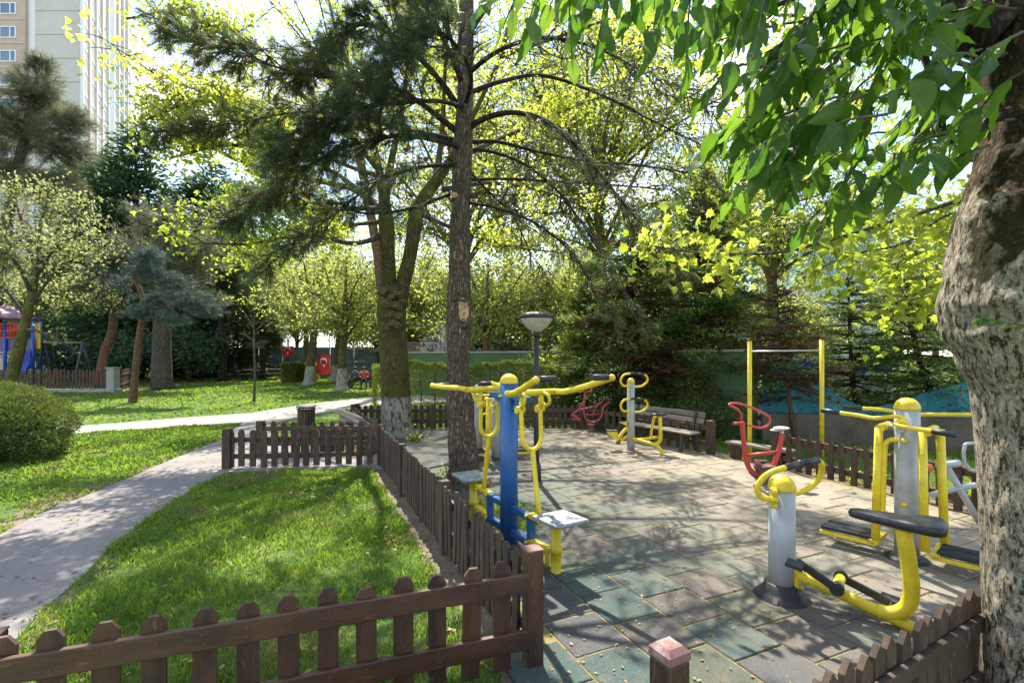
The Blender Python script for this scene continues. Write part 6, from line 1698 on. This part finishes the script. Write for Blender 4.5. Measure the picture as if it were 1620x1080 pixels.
# bare sapling
def sapling():
    r = random.Random(3); Y = 19.6; q = lambda px, py, dy=0: P(px, py, Y + dy)
    base = Vector(at(402, Y)); t = tree_root('sapling', base, 'thin nearly bare sapling on the lawn with a few yellow leaves at its tip', 'tree')
    b0 = Vector(base); b0.z = -.02
    bark_tube([b0, q(403, 590), q(402, 550), q(402, 510), q(404, 480)], [.055, .045, .04, .03, .012], 10, 6, 3, .08, 0).build('trunk', M['bark_grey'], t, world=True)
    cl = []
    for i, pts in enumerate(([q(402, 520), q(390, 500), q(378, 480), q(368, 473)], [q(402, 530), q(416, 520), q(424, 516)], [q(402, 505), q(412, 490), q(410, 465)], [q(402, 515), q(394, 490), q(392, 470)], [q(402, 540), q(388, 530), q(382, 528)],
                             [q(403, 495), q(398, 478), q(402, 462)], [q(402, 548), q(415, 540), q(428, 541)], [q(403, 525), (q(422, 505)), q(432, 495)])):
        pp = limb(t, pts, .020, .006, M['bark_grey'], n=5); cl += clusters_on(pp, r, 9, .18, .3)
    twigs(t, cl, r, M['bark_grey'], .005)
    leaves(t, [c for c in cl if c[1].z > 3.5], r, 4, .10, .10, LEAF_Q, M['leaf_plane'], 4, hang=.2)
sapling()
# whitewashed park trees on the lawn
for i, (px, Y, H, cr, tr, lean, lb) in enumerate(((488, 30.5, 9.0, 3.0, .26, (.6, 0), 'half-whitewashed park tree, front one of the leaning pair left of the large flag'),
                                          (482, 35.5, 9.0, 2.8, .22, (.3, 0), 'slimmer trunk just behind the front whitewashed leaning tree'),
                                          (527, 34.5, 8.5, 2.6, .22, (.5, .5), 'half-whitewashed tree right of the large flag'),
                                          (540, 26.0, 7.2, 2.3, .24, (.2, 0), 'whitewashed forked tree nearest the bench by the hedge end'))):
    broad('park_tree', at(px, Y), H, cr, tr, lb, 'leaf_back', 'bark_white', 70 + i, 'whitewashed trees on the lawn', nl=12, cl_per=40, k=13, size=.19, lean=lean, frac=.36, sp=.25, thin=.34)
# trees beyond: pale spring crowns
BG = [(30, 46, 12, 4.2, 'leaf_back'), (120, 50, 10, 4.5, 'leaf_pale'), (420, 48, 12.5, 4.6, 'leaf_back'), (470, 52, 15, 5.2, 'leaf_back'), (540, 50, 13, 4.8, 'leaf_pale'), (600, 46, 13.5, 4.8, 'leaf_back'),
      (655, 40, 11.0, 4.0, 'leaf_back'), (705, 44, 11, 4.0, 'leaf_pale'), (760, 33, 9.0, 3.4, 'leaf_back'), (830, 36, 9.5, 3.4, 'leaf_back'), (885, 30, 7.0, 2.8, 'leaf_back'), (950, 34, 8.6, 3.0, 'leaf_pale'),
      (1080, 40, 13, 4.5, 'leaf_back'), (1250, 38, 9, 3.6, 'leaf_back'), (1480, 34, 11, 4.6, 'leaf_back'), (1620, 32, 13, 5, 'leaf_back'), (330, 52, 13, 5, 'leaf_back'), (250, 54, 12, 5, 'leaf_pale')]
LB = ['at the far left beyond the play tower', 'far left behind the swing frame', 'behind the bare sapling', 'tall one behind the leaning whitewashed pair', 'straight above the large flag', 'just left of the two-stemmed plane tree',
      'seen between the two big trunks', 'seen close behind the pine trunk on its left', 'just right of the pine trunk', 'directly behind the park lamp', 'low one right of the park lamp', 'far back in front of the pale tower',
      'rising behind the dark conifers', 'behind the brownish spruce', 'behind the upright spruces at the right', 'at the far right behind the foreground trunk', 'behind the dark pine by the picnic table', 'deep behind the stout pine']
for i, ((px, Y, H, cr, ml), lb) in enumerate(zip(BG, LB)):
    kind = 'pale' if ml == 'leaf_pale' else 'fresh green'
    broad('background_tree', at(px, Y), H, cr, .24, f'{kind} spring-leaved background tree {lb}', ml, 'bark_grey', 100 + i, 'spring-leaved trees in the background', nl=16, cl_per=62, k=13, size=.25, frac=.16, sp=.36, thin=.5)
# white blossom shrubs behind the hedge
for i, (px, Y, H, lb) in enumerate(((697, 24.5, 3.4, 'white blossoming bush right beside the pine trunk beyond the hedge'), (812, 22, 2.6, 'small dark red-stemmed shrub row left of the lamp'))):
    broad('blossom_bush', at(px, Y), H, .9, .06, lb, 'leaf_blossom' if i == 0 else 'leaf_dark', 'bark_grey', 90 + i, nl=9, cl_per=26, k=9, size=.11, frac=.3, sp=.14, thin=.5, cat='bush')
broad('background_tree', at(770, 20.5), 6.5, 2.0, .2, 'tree with a reddish-brown trunk standing against the green wall', 'leaf_back', 'bark_warm', 93, 'spring-leaved trees in the background', nl=10, cl_per=26, k=10, size=.17, frac=.35, sp=.2, thin=.3)
for i, (px, Y, H, cr, lb) in enumerate(((872, 16.5, 3.1, 1.2, 'small tree with orange-tinged leaves in front of the green wall right of the lamp'), (915, 21, 3.8, 1.6, 'dark leafy bush above the green wall'))):
    broad('small_tree', at(px, Y), H, cr, .06, lb, ['leaf_plane', 'leaf_dark'][i], 'bark_grey', 95 + i, nl=8, cl_per=18, k=7, size=.13, frac=.35, sp=.15, thin=.3)

# ---------------- clipped hedges
def hedge(x0, y0, x1, y1, w, h, label, seed, n=26000, bottom=.45, m='leaf_hedge', size=.055, legs=True):
    r = np.random.default_rng(seed); a = Vector((x0, y0, 0)); d = Vector((x1 - x0, y1 - y0, 0)); L = d.length; d.normalize(); nn = Vector((-d.y, d.x, 0))
    t = tree_root('clipped_hedge', a, label, 'hedge')
    u = r.random(n) * L; v = (r.random(n) - .5); z = r.random(n)
    face = r.random(n); v = np.where(face < .55, np.sign(v) * (.5 - np.abs(r.normal(size=n)) * .06), v); z = np.where((face > .55) & (face < .85), 1 - np.abs(r.normal(size=n)) * .05, z)
    topz = h * (1 + .04 * np.sin(u * 2.1) + .02 * np.sin(u * 9)); zz = z * topz
    if legs:   # thin out towards the ground
        keep = r.random(n) < np.clip((z - .06) / bottom, .25, 1); u, v, zz = u[keep], v[keep], zz[keep]
    X = a.x + d.x * u + nn.x * v * w; Yv = a.y + d.y * u + nn.y * v * w
    leafcloud('foliage', np.stack([X, Yv, zz], 1), size, *LEAF_Q, up=.4, mat=M[m], parent=t, org=tuple(a), seed=seed, hang=-.4)
    if legs:
        rr = random.Random(seed)
        for i in range(int(L / .35)):
            x = .35 * i + rr.uniform(-.08, .08); p0 = d * x + nn * rr.gauss(0, .05)
            MB().tube([p0, p0 + Vector((rr.gauss(0, .05), 0, h * .5)), p0 + Vector((rr.gauss(0, .12), 0, h * .85))], [.022, .012], 5, caps=False).build('stem', M['twig_dark'], t)
hedge(P(606, 0, 14.6).x, 15.0, P(930, 0, 14.4).x, 14.6, .85, 1.62, 'long clipped hedge behind the back fence, its top lit yellow-green', 51, 44000, 1.0)
hedge(P(606, 0, 15).x, 15.5, P(604, 0, 18.5).x, 18.5, .7, 1.5, 'short side arm of the clipped hedge running back at its left end', 54, 16000, .7)
hedge(P(443, 0, 33).x, 33.5, P(466, 0, 33).x, 33.5, .9, 1.25, 'small square clipped hedge block left of the whitewashed pair, nearer one', 52, 9000, .3, size=.09, legs=False)
hedge(P(469, 0, 34.5).x, 34.6, P(500, 0, 34.5).x, 34.6, .9, 1.2, 'second clipped hedge block partly behind the whitewashed trunks', 53, 9000, .3, size=.09, legs=False)
hedge(P(840, 0, 15.6).x, 16.3, P(930, 0, 15.6).x, 16.0, .7, 1.55, 'sunlit yellow-green hedge stretch right of the lamp in front of the green wall', 55, 16000, .3, m='needle_lime')

# ---------------- right side conifers
conifer('cypress_tree', at(935, 15.2), 4.6, 1.25, .10, 'bright olive conifer at the left edge of the dark conifer group', [('needle_spruce', 2), ('needle_lime', 1.6)], 'bark_dark', 61, bare=.03, layers=26, per=11, size=.15, dens=52, droop=.05, up=1.4, sp=.05, taper=.8)
conifer('conifer_tree', at(1000, 13.8), 5.6, 2.0, .13, 'dark conifer with reddish dead patches, left one of the big pair behind the slatted bench', [('needle_spruce', 5), ('needle_brown', 1.6)], 'bark_dark', 62, bare=.10, layers=27, per=12, size=.13, dens=62, droop=.14, up=.6, sp=.06, taper=.75)
conifer('conifer_tree', at(1117, 12.6), 6.4, 2.1, .14, 'largest dark conifer with a reddish-brown trunk behind the end of the slatted bench', [('needle_spruce', 6), ('needle_brown', 1.5)], 'bark_warm', 63, bare=.16, layers=30, per=12, size=.13, dens=62, droop=.16, up=.6, sp=.06, taper=.75)
conifer('conifer_tree', at(1060, 15.5), 6.6, 2.0, .14, 'tall dark conifer rising behind the big conifer pair', [('needle_spruce', 6), ('leaf_dark', 2)], 'bark_dark', 64, bare=.10, layers=24, per=11, size=.15, dens=50, droop=.14, up=.6, sp=.06, taper=.75)
conifer('spruce_tree', at(1262, 10.6), 3.6, 1.15, .055, 'sparse half-brown spruce with a leaning trunk inside the yellow pull-up frame', [('needle_brown', 3), ('needle_spruce', 2.2)], 'bark_warm', 65, bare=.30, layers=18, per=8, size=.10, dens=34, lean=(-.45, 0), droop=.10, up=.5, sp=.035, taper=.9)
conifer('spruce_tree', at(1355, 11.6), 4.3, 1.35, .07, 'upright green spruce with clear tiers right of the yellow frame', [('needle_spruce', 1)], 'bark_dark', 66, bare=.10, layers=20, per=9, size=.10, dens=38, lean=(-.2, 0), droop=.10, up=.6, sp=.035, taper=.9)
conifer('spruce_tree', at(1500, 11.0), 4.4, 1.7, .09, 'spruce with a leaning dark trunk close to the foreground tree', [('needle_spruce', 1)], 'bark_dark', 67, bare=.18, layers=20, per=9, size=.11, dens=44, lean=(-1.05, 0), droop=.10, up=.6, sp=.04, taper=.8)
conifer('spruce_tree', at(1425, 13.8), 4.8, 1.5, .08, 'spruce standing behind the air walker between the two front spruces', [('needle_spruce', 1)], 'bark_dark', 68, bare=.10, layers=20, per=9, size=.12, dens=38, droop=.10, up=.6, sp=.04, taper=.85)
conifer('spruce_tree', at(1600, 13.0), 5.2, 2.0, .08, 'dense spruce mostly behind the foreground trunk', [('needle_spruce', 1)], 'bark_dark', 69, bare=.06, layers=20, per=10, size=.13, dens=44, droop=.10, up=.6, sp=.04, taper=.7)
# low shrubs / ground plants behind fences
def tuft_plant(c, n, rad, h, size, m, label, seed, cat='plant', name='leafy_plant'):
    r = random.Random(seed); t = tree_root(name, c, label, cat); cl = []
    mb = MB(); c = Vector(c)
    for i in range(n):
        e = c + Vector((r.gauss(0, rad * .5), r.gauss(0, rad * .5), h * r.uniform(.35, 1))); cl.append((c, e)); mb.tube([c + rv(r, .02), (c + e) / 2 + rv(r, .02), e], [.006, .003], 4, caps=False)
    mb.build('stems', M['twig'], t, world=True); leaves(t, cl, r, 9, rad * .12 + .02, size, LEAF_Q, M[m], seed, name='foliage', along=.8)
tuft_plant(tuple(G(655, 700)), 16, .30, .30, .07, 'leaf_plane', 'pale green weed at the foot of the whitewashed plane trunk', 81)
tuft_plant(tuple(G(712, 770)), 14, .18, .42, .05, 'leaf_hedge', 'small leafy weed left of the pine trunk foot', 82)
tuft_plant(tuple(G(1055, 690)), 30, .6, .55, .07, 'leaf_hedge', 'low green bush under the dark conifers behind the bench', 83, 'bush', 'low_bush')
tuft_plant(tuple(G(1112, 690)), 34, .6, .62, .07, 'leaf_hedge', 'low green bush left of the red bike beneath the conifer trunk', 84, 'bush', 'low_bush')
for i, (px, py) in enumerate(((1345, 762), (1372, 768), (1300, 748), (1540, 800))):
    tuft_plant(tuple(G(px, py)), 14, .22, .14, .05, 'leaf_plane', ['pale weed under the right fence in front of its middle', 'pale weed under the right fence near the air walker', 'pale weed under the right fence near its post', 'bright weed below the grey leg machine'][i], 85 + i)
tuft_plant(tuple(G(588, 715)), 26, .30, .34, .07, 'leaf_dark', 'dark leafy plant between the two short fences', 89)
# grass tuft under the blue machine
grass('grass_tuft', 0, [([(-.5, 5.3), (.25, 5.3), (.35, 6.1), (-.55, 6.4)], 3800)], .08, .19, .007, [], 'tall bright grass tuft behind the blue post at the pine foot', 77, .3)

# ---------------- foreground tree on the right
def fore_tree():
    r = random.Random(77); Y = 2.42
    t = tree_root('foreground_tree', (P(1660, 0, Y).x, Y, 0), 'huge whitewashed and mossy trunk at the right edge with big drooping leaves across the top', 'tree')
    sil = [(1180, 1552, .27), (1040, 1558, .275), (900, 1560, .275), (800, 1557, .275), (700, 1549, .28), (620, 1540, .30), (560, 1518, .345), (510, 1496, .39), (475, 1491, .40), (420, 1503, .36), (360, 1514, .33), (300, 1534, .30), (240, 1552, .28), (170, 1558, .28), (90, 1556, .29), (10, 1545, .31), (-90, 1545, .27), (-260, 1560, .24)]
    pts = []; rads = []
    for py, px, rr in sil:
        p = P(px, py, Y); pts.append(Vector((p.x + rr * 1.06 + .10, Y + .05, p.z))); rads.append(rr)
    pts[0].z = -.05
    tr = bark_tube(pts, rads, 120, 11, 11, .035, .015)
    # burl-like bulge relief
    vs = []
    for x, y, z in tr.v:
        n1 = mnoise.noise(Vector((x * 5, y * 5, z * 4))) * .018 + mnoise.noise(Vector((x * 14, y * 14, z * 11))) * .016 + abs(mnoise.noise(Vector((x * 34, y * 34, z * 24)))) * .012
        vs.append((x + n1, y + n1, z))
    tr.v = vs
    tr.build('trunk', M['bark_fore'], t, world=True)
    q = lambda px, py, Yy: P(px, py, Yy)
    limbs = [([q(1575, 60, 2.4), q(1510, 25, 2.45), q(1455, -20, 2.5), q(1380, -80, 2.6)], .12, .07), ([q(1600, 175, 2.2), q(1545, 203, 2.25), q(1495, 222, 2.3), q(1487, 170, 2.35), q(1470, 110, 2.4), q(1440, 40, 2.5), q(1400, -40, 2.6)], .022, .014),
             ([q(1380, -80, 2.6), q(1260, -110, 2.7), q(1120, -110, 2.8), q(960, -90, 2.8), q(820, -70, 2.7)], .05, .012),
             ([q(1400, -60, 2.6), q(1300, -20, 3.1), q(1200, 20, 3.5), q(1100, 60, 3.8)], .03, .010)]
    for i, (pts, a, b) in enumerate(limbs): limb(t, pts, a, b, M['bark_dark'], n=12, seed=i)
    # leaf meshes: pointed oval, folded along the midrib, tip curling down
    lm = []
    for v in range(7):
        rr = random.Random(v); n = 8; vs = []; fs = []; asym = rr.uniform(-.04, .04)
        for i in range(n + 1):
            u = i / n; w = (.23 + .018 * v) * (math.sin(PI * u ** .72) ** .85) * (1 - .28 * u) if 0 < i < n else 0
            zc = -(.06 + .07 * (v % 4)) * u * u + .05 * math.sin(u * 5 + v); fold = .04 + .09 * (v % 3); yc = asym * math.sin(u * PI) * 2
            wv = .018 * math.sin(u * 22 + v)
            vs += [(u, yc + w, zc + w * fold * 2 + wv), (u, yc + w * .5, zc + w * fold * .8), (u, yc, zc), (u, yc - w * .5, zc + w * fold * .8), (u, yc - w, zc + w * fold * 2 - wv)]
        for i in range(n):
            for k in range(4): a = i * 5 + k; fs.append((a, a + 5, a + 6, a + 1))
        mb = MB(); mb.add(vs, fs, True); mb.tube([(-.14, 0, .0), (0, 0, 0), (.5, 0, -.03)], [.012, .006], 4, caps=False)
        me = mb.mesh('leaf'); me.materials.append(M['leaf_near']); lm.append(me)
    # twigs: start -> end in the picture's places, with depth
    TW = []
    def add(x0, y0, x1, y1, Y0, Y1, n, size=.10): TW.append((q(x0, y0, Y0), q(x1, y1, Y1), n, size))
    for x, yend in ((748, 40), (790, 70), (830, 70), (868, 30), (905, 120), (945, 90), (985, 70), (1020, 100), (1055, 60), (1085, 110), (1120, 90), (1150, 130), (1190, 110)):
        add(x + 60, -90, x, yend - 15, 1.95 + r.uniform(-.2, .3), 1.75 + r.uniform(-.2, .3), 8, .125)
    for i in range(52):
        x = r.uniform(1080, 1520); y = r.uniform(50, 290); add(x + r.uniform(60, 130), y - r.uniform(50, 130), x, y, r.uniform(1.8, 2.5), r.uniform(1.8, 2.6), 8, .125)
    for x, y in ((1165, 290), (1185, 330), (1215, 350), (1250, 330), (1290, 300), (1320, 330), (1345, 350), (1270, 380), (1225, 300), (1290, 410), (1150, 345), (1385, 300), (1430, 275), (1400, 240), (1500, 265), (1480, 300), (1195, 260), (1175, 220)):
        add(x + r.uniform(60, 110), y - r.uniform(70, 120), x, y - 20, r.uniform(1.9, 2.5), r.uniform(1.9, 2.6), 7, .115)
    for i in range(30):
        x = r.uniform(900, 1450); y = r.uniform(-40, 90); add(x + r.uniform(40, 110), y - 90, x, y, r.uniform(1.8, 2.6), r.uniform(1.8, 2.7), 8, .125)
    mb = MB(); cnt = 0; extra = []
    all_l = []
    for a, b, n, size in TW:
        m_ = a.lerp(b, .5) + Vector((0, 0, .05)) + rv(r, .03); pp = catmull([a, m_, b], 5); mb.tube(pp, [.006, .002], 5, caps=False)
        for k in range(n):
            f = (.18 + .82 * (k + .5) / n) * (len(pp) - 1); ii = min(int(f), len(pp) - 2); p0 = pp[ii].lerp(pp[ii + 1], f - ii); d = (pp[ii + 1] - pp[ii]).normalized()
            sd_ = d.cross(Vector((0, 0, 1))).normalized() * (1 if k % 2 else -1)
            if k == n - 1: dr = d + Vector((0, 0, -.5))
            else: dr = d * .7 + sd_ * .55 + Vector((0, 0, -r.uniform(.35, 1.0))) + rv(r, .15)
            dr.normalize(); nn = Vector((r.gauss(0, .8), r.gauss(-.2, .8), 1)); nn = (nn - dr * nn.dot(dr)).normalized()
            all_l.append((p0, dr, nn, size * r.uniform(.62, 1.45)))
    r.shuffle(all_l)
    for p0, dr, nn, s in all_l:
        py = HZ - (p0.z - CH) / p0.y * FPX; px = CX + p0.x / p0.y * FPX
        Mx = Matrix((dr, nn.cross(dr), nn)).transposed()
        if cnt < 300 and py > -30 and px < 1580:
            o = bpy.data.objects.new('leaf', r.choice(lm)); COL.objects.link(o); o.parent = t
            o.matrix_local = Matrix.Translation(p0 + dr * .12 * s - wloc(t)) @ Mx.to_4x4() @ Matrix.Scale(s, 4); cnt += 1
        else: extra.append((p0, dr, nn, s))
    o = mb.build('twigs', M['twig'], t, world=True); o['kind'] = 'stuff'
    # the rest of the leaves, joined, carrying on above and behind the frame
    for i in range(300):
        x = r.uniform(700, 1560); Yy = r.uniform(2.2, 4.2); py = r.uniform(-420, -20)
        p0 = q(x, py, Yy); dr = Vector((-.4, r.gauss(0, .5), -.8)).normalized(); nn = Vector((r.gauss(0, .4), r.gauss(0, .5), 1)); nn = (nn - dr * nn.dot(dr)).normalized(); extra.append((p0, dr, nn, .1))
    vs = []; fs = []
    mb = MB(); base_v = [Vector(v.co) for v in lm[0].vertices][:45]; base_f = [tuple(p.vertices) for p in lm[0].polygons if max(p.vertices) < 45]
    for p0, dr, nn, s in extra:
        Mx = Matrix((dr, nn.cross(dr), nn)).transposed(); mb.add([p0 + Mx @ (v * s) for v in base_v], base_f, True)
    o = mb.build('more_leaves', M['leaf_near'], t, world=True); o['kind'] = 'stuff'
    # small fresh shoot low on the trunk
    sh = catmull([q(1640, 516, 1.98), q(1600, 512, 1.95), q(1565, 506, 1.93), q(1540, 500, 1.92)], 4)
    mb = MB(); mb.tube(sh, [.003, .001], 5, caps=False); mb.build('young_shoot', M['twig'], t, world=True)
    for k in range(9):
        p0 = sh[min(len(sh) - 1, 2 + k)]; dr = Vector((-.8, -.1, (.55 if k % 2 else -.45) + r.gauss(0, .15))).normalized()
        nn = Vector((.1, -.6, .8)); nn = (nn - dr * nn.dot(dr)).normalized(); Mx = Matrix((dr, nn.cross(dr), nn)).transposed()
        o = bpy.data.objects.new('shoot_leaf', lm[k % 7]); COL.objects.link(o); o.parent = t
        o.matrix_local = Matrix.Translation(p0 - wloc(t)) @ Mx.to_4x4() @ Matrix.Diagonal((.05, .035, .05, 1))
fore_tree()

# ---------------- maple-leaved branches at mid distance on the right (plane tree standing behind the foreground trunk)
def right_plane():
    r = random.Random(15); Y = 5.6
    t = tree_root('plane_tree', (8.6, 7.6, 0), 'plane tree whose long branches reach in from the right edge with bright lobed leaves', 'tree')
    bark_tube([Vector((8.6, 7.6, -.05)), Vector((8.6, 7.6, 2)), Vector((8.5, 7.7, 4)), Vector((8.3, 7.9, 7.5))], [.3, .25, .22, .14], 20, 8, 2).build('trunk', M['bark_plane_thin'], t, world=True)
    q = lambda px, py, Yy: P(px, py, Yy)
    s = Vector((8.5, 7.6, 3.6)); s2 = Vector((8.45, 7.7, 4.6)); s3 = Vector((8.4, 7.8, 6))
    Ls = [([s, q(1560, 318, 6.6), q(1440, 342, 6.2), q(1340, 372, 5.9), q(1230, 400, 5.7), q(1110, 400, 5.6), q(1010, 385, 5.5)], .04, 50), ([s, q(1530, 335, 6.4), q(1430, 385, 6.2), q(1340, 405, 6.1), q(1270, 440, 6.0)], .025, 26),
          ([s, q(1530, 420, 6.8), q(1480, 450, 6.6), q(1420, 480, 6.4)], .025, 34), ([s2, q(1500, 250, 7.4), q(1380, 280, 7.6), q(1260, 320, 7.8), q(1150, 350, 8)], .04, 34),
          ([s2, q(1480, 150, 7.6), q(1340, 150, 8), q(1200, 200, 8.4), q(1090, 260, 8.6)], .045, 44), ([s3, q(1450, 30, 8), q(1300, 30, 8.6), q(1150, 60, 9), q(1030, 120, 9.4)], .05, 46),
          ([s3, q(1420, -60, 8.4), q(1260, -60, 9), q(1100, -30, 9.5), q(960, 0, 10)], .05, 46), ([s3, q(1480, -180, 8.5), q(1350, -220, 9), q(1180, -200, 10), q(1000, -170, 10.5)], .05, 44),
          ([s2, q(1500, 330, 6.9), q(1420, 420, 6.8), q(1450, 500, 6.7)], .02, 34), ([s2, q(1560, 300, 8.2), q(1500, 350, 8.6), q(1430, 400, 9)], .03, 30), ([s2, q(1420, 210, 8.8), q(1300, 240, 9.6), q(1200, 300, 10.2)], .03, 34),
          ([s3, q(1520, -300, 9), q(1420, -350, 10.5), q(1250, -330, 11.5)], .05, 40), ([s3, Vector((5.4, 9.6, 8.4)), Vector((3.8, 11, 9)), Vector((2.2, 12, 9.2))], .05, 44), ([s3, Vector((4.6, 8.2, 8)), Vector((3.0, 8.6, 8.6)), Vector((1.2, 9, 8.8))], .05, 40)]
    near = []; far = []; cl_all = []
    for i, (pts, r0, n) in enumerate(Ls):
        pp = limb(t, pts, r0, .006, M['bark_grey'], n=7, seed=i)
        cl = clusters_on(pp, r, n, .30 if i in (0, 1, 2, 8) else .46, .16, droop=.3)
        cl = [c for c in cl if mnoise.noise(c[1] * 1.1 + Vector((3, 0, 0))) < .34]
        cl_all += cl; (near if i in (0, 1, 2, 8) else far).extend(cl)
    twigs(t, cl_all, r, M['twig'], .004)
    leaves(t, near, r, 9, .09, .115, LEAF_M, M['leaf_plane'], 5, up=.5, hang=.35)
    leaves(t, far, r, 11, .15, .12, LEAF_S, M['leaf_plane'], 6, up=.5, hang=.3)
right_plane()

# plane tree beyond the green wall whose high crown fills the sky gap above the dark conifers
broad('plane_tree', (4.6, 25.5, 0), 21, 6.2, .32, 'tall plane tree beyond the green wall rising above the dark conifers', 'leaf_plane', 'bark_plane_thin', 151, nl=30, cl_per=60, k=11, size=.22, tmpl=LEAF_Q, frac=.30, sp=.3, thin=.3)
broad('plane_tree', (-2.6, 27.5, 0), 23, 6.4, .34, 'tall plane tree beyond the hedge with its crown high behind the pine', 'leaf_plane', 'bark_plane_thin', 152, nl=30, cl_per=60, k=11, size=.22, tmpl=LEAF_Q, frac=.28, sp=.3, thin=.28)
broad('plane_tree', (13.5, 26, 0), 19, 6.0, .3, 'plane tree beyond the parked cars filling the sky at the upper right', 'leaf_plane', 'bark_plane_thin', 154, nl=28, cl_per=55, k=11, size=.22, tmpl=LEAF_Q, frac=.28, sp=.3, thin=.28)
broad('poplar_tree', at(618, 24), 21, 2.4, .24, 'slim tall tree whose bare brown stem crosses the sky gap left of the pine', 'leaf_plane', 'bark_warm', 153, nl=14, cl_per=16, k=7, size=.17, frac=.62, sp=.2, thin=.2, lean=(-3.4, 0))
